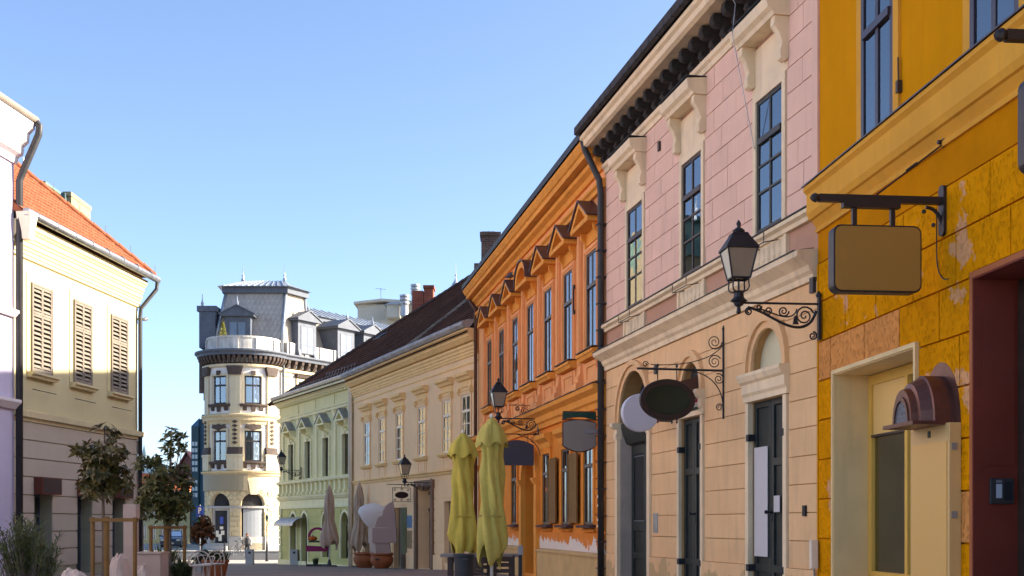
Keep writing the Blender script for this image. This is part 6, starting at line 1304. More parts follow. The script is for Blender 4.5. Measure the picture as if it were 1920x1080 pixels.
def orange_signs():
    u = ORA.x(1128); t = wthing('shield_sign', 'blank grey shield sign with green header by the dark downpipe', 'sign', ORA, u, 2.98); I = mat('rusty_iron', (.12, .045, .025), .6, .2, 5)
    for z in (.33, .26): build('arm', MB().tube([(0, 0, z), (0, -.78, z)], .012, 5), I, t)
    GR = mat('grey_blank_face', (.26, .24, .21), .5, .02, 1, 0); 
    y0, y1 = -.76, -.12
    top = [(y0 + (y1 - y0) * k / 12, .20 + .05 * math.sin(math.pi * k / 12)) for k in range(13)]; bot = [(y1 - (y1 - y0) * k / 12, -.24 - .11 * math.sin(math.pi * k / 12)) for k in range(13)]
    o = build('shield', MB().side(top + bot, -.02, .02), GR, t); rim = [(0, y, z) for y, z in top + bot + top[:1]]; build('rim', MB().tube(rim, .022, 5), I, o)
    h = build('header', MB().side([(y0, .27)] + [(y, z + .06) for y, z in top] + [(y1, .27), (y1, .40), (y0, .40)], -.02, .02), mat('header_green', (.01, .06, .045), .4, .05), t); build('rim', MB().tube([(0, y0, .27), (0, y0, .41), (0, y1, .41), (0, y1, .27)], .018, 5), I, h)
    u = ORA.x(1013); t = wthing('slate_sign', 'blank slate blue sign with arched top by the orange doorway', 'sign', ORA, u, 2.75); I = M['iron']
    y0, y1 = -.95, -.16; top = [(y0 + (y1 - y0) * k / 12, .36 + .12 * math.sin(math.pi * k / 12)) for k in range(13)]
    build('board', MB().side(top + [(y1, -.12), (y0, -.12)], -.025, .025), mat('slate_blue_face', (.055, .062, .085), .5, .04, 1, 0), t, bevel=.006); build('arm', MB().tube([(0, 0, .62), (0, -1.0, .62)], .012, 5), I, t)
    build('brace', MB().tube(bez([(0, 0, .1), (0, -.05, .45), (0, -.3, .55), (0, -.55, .61)], 10), .01, 5), I, t)
    for y in (-.85, -.3): build('hanger', MB().tube([(0, y, .62), (0, y, .40)], .008, 4), I, t)
    build('scroll', MB().tube(spiral((-.16, .48), .09, .012, 1.8, 0), .008, 5), I, t)
    # small scroll bracket higher on the wall
    u = ORA.x(996); t = wthing('scroll_bracket', 'thin rusty scroll bracket beside the lantern on the orange house', 'bracket', ORA, u, 4.16); build('arm', MB().tube([(0, 0, 0), (0, -.55, 0)], .01, 5), M['rust'], t)
    for c, r_ in (((-.15, -.14), .11), ((-.34, -.09), .06)): build('scroll', MB().tube(spiral(c, r_, .015, 2, 1), .01, 5), M['rust'], t)
    # framed oval sign on the peach house
    u = PEA.x(775); t = wthing('framed_oval_sign', 'small dark oval sign in a wrought iron frame on the peach house', 'sign', PEA, u, 2.36); I = M['iron']
    build('arm', MB().tube([(0, .0, .30), (0, -1.0, .30)], .014, 5), I, t); build('frame', MB().tube([(0, -.78, .18), (0, -.1, .18), (0, -.1, -.32), (0, -.78, -.32), (0, -.78, .18)], .013, 5).tube([(0, -.44, .18), (0, -.44, .3)], .01, 4), I, t)
    build('oval_board', MB().side([(-.44 + .25 * math.cos(R(q)), -.08 + .12 * math.sin(R(q))) for q in range(0, 360, 15)], -.015, .015), mat('dark_plum_oval', (.03, .015, .018), .4), t)
    for y, z in ((-.7, .1), (-.2, .1), (-.7, -.26), (-.2, -.26), (-.44, -.26), (-.44, .12)): build('scroll', MB().tube(spiral((y, z), .05, .01, 1.4, 0), .008, 4), I, t)
M['rust'] = mat('rusty_bracket', (.10, .04, .03), .6, .2, 5)
orange_signs()
# papers on the pink house doors
a, c = PDOORS[1]; mid = (a + c) / 2; WP = mat('white_paper', (.60, .56, .54), .6, .03, 2, .05)
t = wthing('poster', 'long white paper strip pasted on the right dark green door', 'poster', PINK, a, 0); build('sheet', MB().box(.05, mid - a - .07, .018, .028, .82, 2.26), WP, t)
t = wthing('notice', 'small white notice sheet on the right dark green door leaf', 'notice', PINK, mid, 0); build('sheet', MB().box(.10, .28, .032, .038, 1.40, 1.61), WP, t)
t = wthing('white_wall_box', 'small white utility box at the foot of the pink and yellow wall joint', 'box', YEL, .03, .72); build('case', MB().box(0, .07, -.14, -.05, 0, .34), M['white_wood'], t, bevel=.01); build('pipe', MB().tube([(.035, -.09, 0), (.035, -.07, -.72)], .012, 5), M['zinc'], t)
# ------------------------------------------------------------------ closed parasols, tables, bin
def parasol(name, label, px, Y, top_py, hem_py, wid_px, col, seed, folds=7, waist=(), pole=True, base='disc', group=None):
    rnd = random.Random(seed); p = gpt(px, Y); s = Y / F; z = lambda py: at(0, py, Y).z - p.z
    t = thing(name, label, 'parasol', p, 0, group); zt, zh = z(top_py), z(hem_py); H = zt - zh; R0 = wid_px * s / 2
    ph = [rnd.uniform(0, 6.28) for _ in range(4)]; n = 56; secs = []
    prof = [(0, .78), (.04, .92), (.12, .98), (.22, .9), (.35, .78), (.5, .74), (.6, .78), (.72, .66), (.78, .72), (.84, .80), (.90, .66), (.95, .48), (.985, .26), (1, .06)] if not waist else waist
    vs_ = []; m = 40
    def rad(f):
        for (a, ra), (b_, rb) in zip(prof, prof[1:]):
            if a <= f <= b_: return ra + (rb - ra) * (f - a) / (b_ - a)
        return prof[-1][1]
    for i in range(m + 1):
        f = i / m; r_ = rad(f)
        for k in range(n):
            a = 2 * math.pi * k / n; tw = a + .5 * math.sin(f * 3 + ph[3])
            fold = .86 + .34 * abs(math.sin(folds * .5 * tw + ph[0])) + .13 * math.sin((folds - 3) * tw + ph[1] + 5 * f) + .06 * math.sin(11 * tw + 14 * f + ph[2])
            if f > .9: fold = 1 + (fold - 1) * (1.02 - f) / .12
            hz = (.05 * math.sin(3 * a + ph[1]) + .04 * math.sin(5 * a + ph[2])) * H * max(0, 1 - f * 5)
            q = R0 * r_ * fold; vs_.append((q * math.cos(a), q * math.sin(a), zh + f * H + hz))
    fs = [(i * n + k, i * n + (k + 1) % n, (i + 1) * n + (k + 1) % n, (i + 1) * n + k) for i in range(m) for k in range(n)] + [tuple(range(m * n, (m + 1) * n))]
    cm = mat(name + '_cloth', col, .9, .14, 3, .35, 22, streak=.3, streakcol=mul(col, .6)); o = build('canopy', MB().add(vs_, fs), cm, t, smooth=True)
    # valance of the folded top and a tie band
    v2 = MB(); n = 40; vv = []
    for i, (f, r_) in enumerate(((.80, 1.12), (.85, 1.04), (.90, .86), (.945, .60))):
        for k in range(n):
            a = 2 * math.pi * k / n; q = R0 * r_ * (1 + .12 * math.sin(6 * a + ph[2])); vv.append((q * math.cos(a), q * math.sin(a), zh + (f + (.02 * math.sin(6 * a + ph[0]) if i == 0 else 0)) * H))
    if not waist: v2.add(vv, [(i * n + k, i * n + (k + 1) % n, (i + 1) * n + (k + 1) % n, (i + 1) * n + k) for i in range(3) for k in range(n)]); build('valance', v2, cm, o, smooth=True)
    tie = rad(.30 if not waist else .42); zz = zh + (.30 if not waist else .42) * H
    pts = [(R0 * tie * 1.12 * math.cos(R(q)), R0 * tie * 1.12 * math.sin(R(q)), zz + .01 * math.sin(R(q * 2))) for q in range(0, 361, 15)]; build('tie_band', MB().tube(pts, .012, 5), mat(name + '_band', mul(col, .8), .8), o)
    build('pole', MB().tube([(0, 0, 0), (0, 0, zt + .02)], .024, 8), mat(name + '_pole', (.55, .54, .52), .35, .05, 2, 0, metal=.5), t); build('top_cap', MB().lathe([(0, .03), (.03, .035), (.05, .012)], (0, 0, zt), 10), M['white_wood'], t)
    if base == 'disc': build('base', MB().lathe([(0, .32), (.05, .32), (.06, .1), (.3, .04)], n=16), M['pipe_dark'], t)
    return t
YC = (.60, .46, .075)
parasol('closed_parasol', 'left olive yellow closed parasol rising behind the dark bin', 868, 20.2, 811, 1036, 48, YC, 3, 6, group='folded yellow parasols')
parasol('closed_parasol', 'right taller olive yellow closed parasol beside the orange doorway', 922, 17.9, 782, 1046, 50, (.56, .45, .10), 9, 7, group='folded yellow parasols')
BEI = [(0, .92), (.05, 1), (.15, .95), (.3, .7), (.42, .46), (.55, .56), (.75, .50), (.9, .30), (1, .05)]
parasol('closed_parasol', 'left beige closed parasol before the pale green house', 617.5, 51.5, 909, 1022, 30, (.50, .35, .25), 5, 8, BEI, group='folded beige parasols')
parasol('closed_parasol', 'right beige closed parasol in front of the green and peach house joint', 674, 49.5, 903, 1026, 29, (.46, .33, .23), 11, 8, BEI, group='folded beige parasols')

def furniture():
    W = mat('dark_plank', (.075, .05, .04), .6, .2, 5, .2, 30); G = mat('grey_worn_tabletop', (.26, .22, .19), .6, .15, 3, .1)
    Y = 19.0; p = gpt(908, Y); s = Y / F; z = lambda py: at(0, py, Y).z - p.z; x = lambda px: (px - 908) * s
    t = thing('terrace_table', 'dark wooden terrace table under the yellow parasols', 'table', p)
    for k in range(4): build('plank', MB().box(x(828), x(978), -.34 + k * .17, -.19 + k * .17, z(1043.5), z(1038.5)), G, t)
    for xa in (x(845), x(958)):
        for y in (-.26, .22): build('leg', MB().box(xa - .035, xa + .035, y - .035, y + .035, 0, z(1043.5)), W, t)
    build('apron', MB().box(x(848), x(956), -.25, -.22, z(1052), z(1043.6)), W, t)
    for k, (px, yy) in enumerate(((884, -.75), (905, .62), (940, -.62))):
        c = thing('terrace_chair', ('dark slatted chair behind the bin at the terrace table', 'dark chair at the far side of the terrace table', 'dark chair at the right end of the terrace table')[k], 'chair', (p.x + x(px), Y + yy, p.z), R(180) if yy < 0 else 0, 'terrace chairs')
        build('seat', MB().box(-.21, .21, -.21, .21, .43, .46), W, c)
        for sx in (-.19, .19):
            for sy in (-.19, .19): build('leg', MB().box(sx - .018, sx + .018, sy - .018, sy + .018, 0, .43 if sy < 0 else .78), W, c)
        for q in range(3): build('back_slat', MB().box(-.172, .172, .17, .19, .52 + q * .09, .58 + q * .09), W, c)
    # chair back post with pale rounded top by the doorway
    Y = 18.4; p = gpt(976, Y); s = Y / F; t = thing('fence_panel', 'low dark terrace railing post with pale rounded cap by the orange doorway', 'railing', p); z = lambda py: at(0, py, Y).z - p.z
    build('post', MB().box(-4 * s, 3 * s, -.03, .03, 0, z(1040)), M['pipe_dark'], t); build('pale_cap', MB().frontal([(-5 * s, z(1042)), (4 * s, z(1042)), (5 * s, z(1028)), (2 * s, z(1021)), (-4 * s, z(1023)), (-5.5 * s, z(1030))], -.03, .03), mat('pale_grey_cap', (.42, .42, .44), .6), t, bevel=.006)
    # bin
    Y = 17.2; p = gpt(870, Y); s = Y / F; t = thing('litter_bin', 'dark grey ribbed litter bin standing below the left parasol', 'bin', p); z = lambda py: at(0, py, Y).z - p.z; B = mat('graphite_plastic', (.028, .029, .032), .5, .15, 3, .08)
    h = z(1040); r0 = 19 * s
    build('tub', MB().lathe([(0, r0 * .82), (.02, r0 * .84), (h - .02, r0 * .98), (h, r0 * .98), (h, r0 * .9), (.1, r0 * .78)], n=24), B, t, smooth=False)
    build('rim', MB().lathe([(h - .035, r0), (h - .03, r0 * 1.07), (h + .008, r0 * 1.08), (h + .012, r0 * .92), (h - .01, r0 * .9)], n=24), B, t); build('front_grip', MB().box(-.02, .06, -r0 * 1.1, -r0 * .9, h - .07, h - .04), M['pipe_dark'], t)
furniture()

def pots():
    TC = mat('terracotta', (.32, .10, .035), .7, .15, 3, .15, 30); LV = mat('lilac_board', (.42, .30, .27), .6, .03, 1, .03); LW = mat('pale_lilac_edge', (.7, .6, .52), .6, .03, 1, .03)
    pf = [(0, .28), (.04, .30), (.12, .38), (.28, .46), (.42, .47), (.5, .43), (.54, .41), (.55, .47), (.62, .48), (.63, .43), (.56, .40)]
    for i, (px, Y, sc_, yw) in enumerate(((684, 47.2, .98, 1), (716, 45.2, 1.0, 0))):
        p = gpt(px, Y); s = Y / F; k = 21.5 * s / .47
        t = thing('terracotta_pot', ('terracotta pot half hidden at the left of the pair', 'round terracotta pot under the lilac cut-out figure')[i], 'pot', p, 0, 'terracotta pots'); build('vessel', MB().lathe([(a * k, b_ * k) for a, b_ in pf], n=28), TC, t, smooth=True); build('soil', MB().lathe([(.56 * k, .40 * k), (.57 * k, .02)], n=20), M['brown_wood'], t)
        if i: build('mark', MB().box(-.2, -.06, -.485 * k, -.46 * k, .36 * k, .42 * k), M['brown_wood'], t)
        z = lambda py: at(0, py, Y).z - p.z; x = lambda q: (q - px) * s
        if i:   # cut-out figure like a twisted ice cream in a cup
            f = thing('cone_figure', 'lilac board figure shaped like soft ice cream in a cone, front one', 'figure', (p.x, p.y, p.z + .5 * k)); zz = lambda py: z(py) - .5 * k
            a = [(x(703), zz(989))] + [(x(703 + 1.5 * q), zz(989 - 20 * math.sin(R(q * 15)))) for q in range(1, 6)] + [(x(718), zz(966)), (x(719), zz(958)), (x(724), zz(949)), (x(730), zz(944)), (x(737), zz(941)), (x(741), zz(963)), (x(743), zz(990))]
            build('scoop', MB().frontal(a[::-1], -.1, .1), LV, f); e = MB().frontal([(q - .05, w_) for q, w_ in a[::-1]], .1, .22); build('scoop_edge', e, LW, f)
            build('cup_rim', MB().box(x(699), x(744), -.16, .14, zz(1018), zz(990)), LV, f); build('cup_rim_edge', MB().box(x(691), x(699), -.12, .14, zz(1018), zz(990)), LW, f)
            build('cup', MB().hexa([(x(706), -.12, 0), (x(733), -.12, 0), (x(733), .12, 0), (x(706), .12, 0)], [(x(704), -.12, zz(1018)), (x(731), -.12, zz(1018)), (x(731), .12, zz(1018)), (x(704), .12, zz(1018))]), LV, f); build('cup_edge', MB().box(x(701), x(705), -.1, .12, 0, zz(1018)), LW, f)
        else:   # rear figure, rounded white scoop
            f = thing('cone_figure', 'white rounded scoop figure standing behind the lilac one', 'figure', (p.x, p.y, p.z + .5 * k)); zz = lambda py: z(py) - .5 * k
            mb = MB().lathe([(zz(992), .12), (zz(985), .28), (zz(972), .46), (zz(960), .56), (zz(952), .50), (zz(946), .30), (zz(943), .04)], (x(700), 0, 0), 20, 1, .5, lambda a_, z_: 1 + .10 * math.sin(3 * a_ + z_ * 2)); build('scoop', mb, mat('white_figure', (.78, .70, .66), .5, .05, 1, .05), f, smooth=True)
            build('stem', MB().hexa([(x(694), -.1, 0), (x(704), -.1, 0), (x(704), .1, 0), (x(694), .1, 0)], [(x(692), -.1, zz(985)), (x(708), -.1, zz(985)), (x(708), .1, zz(985)), (x(692), .1, zz(985))]), LW, f)
pots()

def stand():
    Y = 52; p = gpt(596, Y); s = Y / F; z = lambda py: at(0, py, Y).z - p.z; x = lambda px: (px - 596) * s
    MG = mat('magenta_board', (.28, .012, .09), .5, .05, 1, 0); t = thing('advert_stand', 'magenta arched sign stand with an arrow on the plaza', 'sign', p)
    for px in (574.5, 617): build('post', MB().tube([(x(px), 0, 0), (x(px), 0, z(1012))], .022, 6), M['iron'], t)
    a = MB().ring(x(595), z(1006), 13 * s, 17.5 * s, -.03, .03, 16); a.box(x(577.5), x(582), -.03, .03, z(1012), z(1006)); a.box(x(608), x(612.5), -.03, .03, z(1010), z(1006)); build('arch', a, MG, t)
    build('arrow', MB().frontal([(x(574), z(1034)), (x(609), z(1034)), (x(609), z(1036)), (x(618), z(1029)), (x(609), z(1022)), (x(609), z(1024.5)), (x(574), z(1023))], -.03, .03), MG, t)
    build('tray', MB().box(x(576), x(616), -.2, .2, z(1063), z(1058)), M['pipe_dark'], t); build('shelf', MB().box(x(580), x(610), -.16, .16, z(1017), z(1014)), M['dark_wood'], t)
    pk = thing('pumpkin', 'small orange pumpkin on the magenta sign stand', 'pumpkin', (p.x + x(586), Y, p.z + z(1014))); build('fruit', MB().lathe([(0, .05), (.03, .16), (.1, .2), (.17, .16), (.2, .04)], n=24, fn=lambda a_, z_: 1 + .07 * math.cos(8 * a_)), mat('pumpkin_skin', (.55, .12, .01), .5), pk, smooth=True); build('stalk', MB().tube([(0, 0, .19), (.01, 0, .25)], .02, 5), M['dark_wood'], pk)
    gp = thing('small_plant', 'little dark plant in the tray of the magenta stand', 'plant', (p.x + x(592), Y, p.z + z(1058))); grass(gp, .32, .1, 70, M['leaf_dark'], .02)
def grass(t, h, r_, n, m, w_=.015, droop=.5):
    mb = MB()
    for _ in range(n):
        a = random.uniform(0, 6.28); q = random.random() ** .5 * r_; b0 = Vector((q * math.cos(a), q * math.sin(a), 0)); l = h * random.uniform(.6, 1.1); o = a + random.uniform(-.6, .6); lean = random.uniform(.1, droop)
        p1 = b0 + Vector((math.cos(o) * l * lean * .4, math.sin(o) * l * lean * .4, l * .6)); p2 = b0 + Vector((math.cos(o) * l * lean, math.sin(o) * l * lean, l * (1 - lean * .35))); sd = Vector((-math.sin(o), math.cos(o), 0)) * w_
        mb.add([b0 - sd, b0 + sd, p1 + sd * .8, p1 - sd * .8, p2], [(0, 1, 2, 3), (3, 2, 4)])
    return build('leaves', mb, m, t, kind='stuff')
M['leaf_dark'] = leafmat('dark_leaf', (.025, .045, .018), (.07, .10, .035)); M['leaf_mag'] = leafmat('magnolia_leaf', (.05, .05, .012), (.17, .125, .03), .35, .12, .4); M['leaf_olea'] = leafmat('oleander_leaf', (.055, .072, .022), (.20, .22, .07), .5, .2); M['leaf_mid'] = leafmat('mid_leaf', (.05, .062, .014), (.16, .15, .035), .4, .3); M['leaf_maple'] = leafmat('maple_leaf', (.10, .035, .012), (.20, .085, .02), .6, .3)
M['bark'] = mat('grey_bark', (.16, .12, .085), .9, .25, 8, .4, 30); M['stake'] = mat('stake_wood', (.24, .125, .035), .75, .2, 4, .2, 30)
stand()

def leaf(mb, p, d, up, l, w_):
    d = d.normalized(); sd = d.cross(up)
    if sd.length < .1: sd = d.cross(Vector((1, 0, .2)))
    sd.normalize(); nn = sd.cross(d); m_ = p + d * l * .45; tip = p + d * l - nn * l * .12
    mb.add([p, m_ + sd * w_ + nn * w_ * .35, m_ - sd * w_ + nn * w_ * .35, tip, m_], [(0, 1, 4), (0, 4, 2), (4, 1, 3), (2, 4, 3)])
def tree(name, label, base, trunk_h, blobs, nleaf, ll, lw, m, seed, tr=.05, branch=True, cat='tree', rosette=6):
    rnd = random.Random(seed); t = thing(name, label, cat, base); tm = MB(); top = Vector((rnd.uniform(-.03, .03), rnd.uniform(-.03, .03), trunk_h))
    zmax = max(c[2] + c[3] * .6 for c in blobs); tm.tube([(0, 0, -.03), (top.x * .4, top.y * .4, trunk_h * .5), top, Vector((blobs[0][0] * .3, blobs[0][1] * .3, (trunk_h + zmax) / 2)), Vector((blobs[0][0] * .6, blobs[0][1] * .6, zmax))], tr, 8, tr * .25); build('trunk', tm, M['bark'], t, smooth=True)
    lm = MB(); bm_ = MB(); tot = sum(c[3] ** 2 for c in blobs)
    for (x, y, z, r_) in blobs:
        n = max(3, int(nleaf * r_ ** 2 / tot / rosette)); cz = Vector((x, y, z))
        if branch:
            st = Vector((top.x, top.y, min(z - .1, trunk_h + (z - trunk_h) * .35))); mid = st.lerp(cz, .55) + Vector((0, 0, -.05)); bm_.tube([st, mid, cz], tr * .4, 5, tr * .12)
        for _ in range(n):
            v = Vector((rnd.gauss(0, 1), rnd.gauss(0, 1), rnd.gauss(0, 1))).normalized(); q = cz + v * r_ * rnd.uniform(.35, 1.0) ; q.z = cz.z + (q.z - cz.z) * .85
            if branch and rnd.random() < .5: bm_.tube([cz.lerp(q, .15), q], tr * .11, 4, tr * .05)
            ax = (v * .7 + Vector((0, 0, .5))).normalized()
            for k in range(rosette):
                a = 6.28 * k / rosette + rnd.uniform(-.4, .4); sd = ax.cross(Vector((.3, .7, .2))).normalized(); s2 = ax.cross(sd); d = ax * rnd.uniform(.1, .7) + (sd * math.cos(a) + s2 * math.sin(a)) * .9 + Vector((0, 0, rnd.uniform(-.4, .15))); leaf(lm, q, d, ax, ll * rnd.uniform(.65, 1.15), lw * rnd.uniform(.7, 1.1))
    build('crown', lm, m, t, kind='stuff')
    if bm_.v: build('limbs', bm_, M['bark'], t)
    return t
def planting():
    # first magnolia in its stake frame
    Y = 21.0; s = Y / F; p = gpt(195, Y); zz = lambda py: at(0, py, Y).z - p.z; xx = lambda px: (px - 195) * s
    B = lambda px, py, r_, y=0: (xx(px), y, zz(py), r_ * s)
    bl = [B(197, 812, 22), B(170, 845, 26, .1), B(215, 845, 26, -.1), B(190, 870, 34, .1), B(190, 885, 32, -.2), B(222, 888, 24), B(165, 895, 26, .05), B(205, 912, 28, .1), B(180, 915, 22, -.1), B(150, 842, 14), B(236, 905, 14)]
    tree('magnolia_tree', 'young magnolia with glossy leaves before the cream house', p, zz(935), bl, 1250, .165, .038, M['leaf_mag'], 21, .04)
    def stakes(px0, px1, py, Yf, label, cross=None, group='wooden tree stake frames'):
        s_ = Yf / F; q = gpt((px0 + px1) / 2, Yf); hh = at(0, py, Yf).z - q.z; w_ = (px1 - px0) * s_ / 2; t = thing('tree_stake_frame', label, 'stakes', q, 0, group)
        for sx in (-1, 1):
            build('stake', MB().tube([(sx * w_, 0, -.1), (sx * w_, 0, hh)], .036, 8), M['stake'], t)
        build('rail', MB().box(-w_ - .04, w_ + .04, -.062, -.036, hh - .075, hh - .015), M['stake'], t); build('rail', MB().box(-w_ - .04, w_ + .04, .036, .062, hh - .075, hh - .015), M['stake'], t)
        if cross: build('trunk_sleeve', MB().tube([(cross * s_, 0, 0), (cross * s_, 0, hh + .01)], .05, 8), M['stake'], t)
    stakes(174, 253, 970, Y, 'nearest wooden stake frame around the magnolia trunk', cross=-14)
    # second tree, darker and wider
    Y = 26.0; s = Y / F; p = gpt(318, Y); zz2 = lambda py: at(0, py, Y).z - p.z; xx2 = lambda px: (px - 318) * s; B = lambda px, py, r_, y=0: (xx2(px), y, zz2(py), r_ * s)
    bl = [B(322, 818, 18), B(340, 822, 14), B(318, 840, 20), B(342, 845, 12), B(285, 862, 20, .1), B(268, 868, 14), B(310, 880, 26), B(335, 885, 22, .2), B(300, 905, 30, -.2), B(330, 915, 32, .1), B(352, 912, 20), B(278, 915, 20, .1), B(285, 940, 26), B(315, 945, 34, -.1), B(345, 948, 26), B(270, 955, 18), B(325, 965, 26), B(300, 968, 20)]
    tree('street_tree', 'taller dark leaved street tree between cream house and corner building', p, zz2(985), bl, 2100, .155, .036, M['leaf_mid'], 5, .045, rosette=5)
    stakes(283, 346, 985, Y, 'farther wooden stake frame around the dark street tree', cross=-3)
    # thin sapling with stake beyond
    Y = 33; s = Y / F; p = gpt(268, Y); zz3 = lambda py: at(0, py, Y).z - p.z; B = lambda px, py, r_, y=0: ((px - 268) * s, y, zz3(py), r_ * s)
    tree('sapling', 'thin sapling at the corner of the cream house', p, zz3(985), [B(268, 940, 14), B(276, 925, 12), B(262, 960, 12)], 300, .13, .035, M['leaf_mid'], 8, .025, rosette=4)
    # copper coloured maple
    Y = 34; s = Y / F; p = gpt(380, Y); zz4 = lambda py: at(0, py, Y).z - p.z; B = lambda px, py, r_, y=0: ((px - 380) * s, y, zz4(py), r_ * s)
    tree('copper_maple', 'small copper brown maple in front of the corner building', p, zz4(1025), [B(382, 978, 15), B(370, 990, 16, .1), B(390, 992, 16), B(378, 1005, 17, -.1), B(395, 1003, 9), B(366, 1006, 10)], 1300, .10, .03, M['leaf_maple'], 31, .03)
    tree('green_shrub', 'low green shrub below the copper maple', gpt(386, 33), .15, [(0, 0, at(0, 1040, 33).z - gz(33), 14 * 33 / F), (.2, 0, at(0, 1048, 33).z - gz(33), 12 * 33 / F), (-.25, .1, at(0, 1050, 33).z - gz(33), 12 * 33 / F)], 700, .09, .02, M['leaf_dark'], 12, .02, cat='shrub')
    # yucca clumps
    Y = 25; t = thing('yucca_plant', 'dark spiky yucca clump at the foot of the street tree', 'plant', gpt(341, Y)); grass(t, .68, .1, 150, M['leaf_dark'], .02, 1.0); build('crown_base', MB().lathe([(0, .08), (.15, .06)], n=8), M['bark'], t)
    Y = 30; t = thing('low_plant', 'grey green low plant beside the pale stone block', 'plant', gpt(303, Y)); grass(t, .9, .22, 260, M['leaf_olea'], .018, .8); build('stem_base', MB().lathe([(0, .05), (.1, .03)], n=6), M['bark'], t)
    # oleander, bottom left, in a trough
    Y = 14.0; s = Y / F; p = gpt(55, Y); t = thing('oleander_shrub', 'large bushy oleander in the bottom left corner', 'shrub', (p.x, p.y, p.z + .34)); lm = MB(); st = MB(); rnd = random.Random(4)
    tips = []
    for k in range(86):
        px = rnd.gauss(48, 45); a = max(-70, min(140, px)); hgt = 968 + 60 * ((a - 45) / 95) ** 2 + rnd.uniform(0, 55) + (22 if a > 95 else 0)
        tip = Vector(((a - 55) * s, rnd.uniform(-.4, .4), at(0, hgt, Y).z - p.z - .34)); tips.append(tip)
    for tip in tips:
        b0 = Vector((tip.x * .35, tip.y * .3, 0)); mid = b0.lerp(tip, .55) + Vector((0, 0, .06)); st.tube([b0, mid, tip], .010, 4, .004)
        for q in range(30):
            f = .35 + .65 * q / 30; c = b0.lerp(mid, f / .55) if f < .55 else mid.lerp(tip, (f - .55) / .45); a = rnd.uniform(0, 6.28); ax = (tip - mid).normalized(); d = ax * rnd.uniform(.5, 1.1) + Vector((math.cos(a), math.sin(a), rnd.uniform(-.1, .4))) * .8; leaf(lm, c, d, Vector((0, 0, 1)), rnd.uniform(.07, .13), .0085)
    build('foliage', lm, M['leaf_olea'], t, kind='stuff'); build('stems', st, M['bark'], t)
    tt = thing('planter_trough', 'pale stone trough holding the oleander', 'planter', p); build('trough', MB().hexa([(-.72, -.42, 0), (.72, -.42, 0), (.72, .42, 0), (-.72, .42, 0)], [(-.78, -.46, .36), (.78, -.46, .36), (.78, .46, .36), (-.78, .46, .36)]), M['slab'], tt, bevel=.02); build('soil', MB().box(-.7, .7, -.4, .4, .36, .365), M['brown_wood'], tt)
    # cypress pair in front of the pink house
    Y = 15.6; s = Y / F; p = gpt(1489, Y); t = thing('dwarf_conifer', 'dark twin topped dwarf conifer by the pink house door', 'shrub', (p.x, p.y, p.z + .30)); lm = MB(); z = lambda py: at(0, py, Y).z - p.z - .30
    for cx, top, w_ in ((-12, 1038, 11), (3, 1013, 12), (14, 1050, 8)):
        for _ in range(620):
            f = rnd.random(); r_ = w_ * s * (1 - f) ** .6 * rnd.uniform(.5, 1.08); a = rnd.uniform(0, 6.28); c = Vector((cx * s + r_ * math.cos(a), r_ * math.sin(a), f * z(top))); leaf(lm, c, Vector((math.cos(a) * .7, math.sin(a) * .7, 1)), Vector((0, 0, 1)), .05, .008)
    build('foliage', lm, M['leaf_dark'], t, kind='stuff'); build('stem', MB().tube([(0, 0, 0), (0, 0, z(1030))], .015, 6), M['bark'], t)
    tt = thing('conifer_pot', 'dark pot of the dwarf conifer by the pink house', 'pot', p); build('vessel', MB().lathe([(0, .12), (.28, .17), (.31, .18), (.31, .15), (.27, .14)], n=18), M['pipe_dark'], tt)
    # flower pot with spiky grass, near the white chairs
    Y = 27; p = gpt(404, Y); s = Y / F; t = thing('terracotta_pot', 'wide terracotta pot with spiky grass at the left of the plaza', 'pot', p, 0, 'terracotta pots'); k = 24 * s / .47; TC = bpy.data.materials['terracotta']
    build('vessel', MB().lathe([(a * k, b_ * k) for a, b_ in [(0, .30), (.1, .34), (.5, .44), (.66, .46), (.67, .50), (.76, .50), (.76, .45), (.7, .43)]], n=26), TC, t, smooth=True)
    gt = thing('spiky_grass', 'dark spiky grass growing in the wide terracotta pot', 'plant', (p.x, p.y, p.z + .7 * k)); grass(gt, .30, .26, 220, M['leaf_dark'], .012, 1.1); build('soil', MB().lathe([(-.01, .42 * k), (.0, .42 * k)], n=16), M['brown_wood'], gt)
planting()

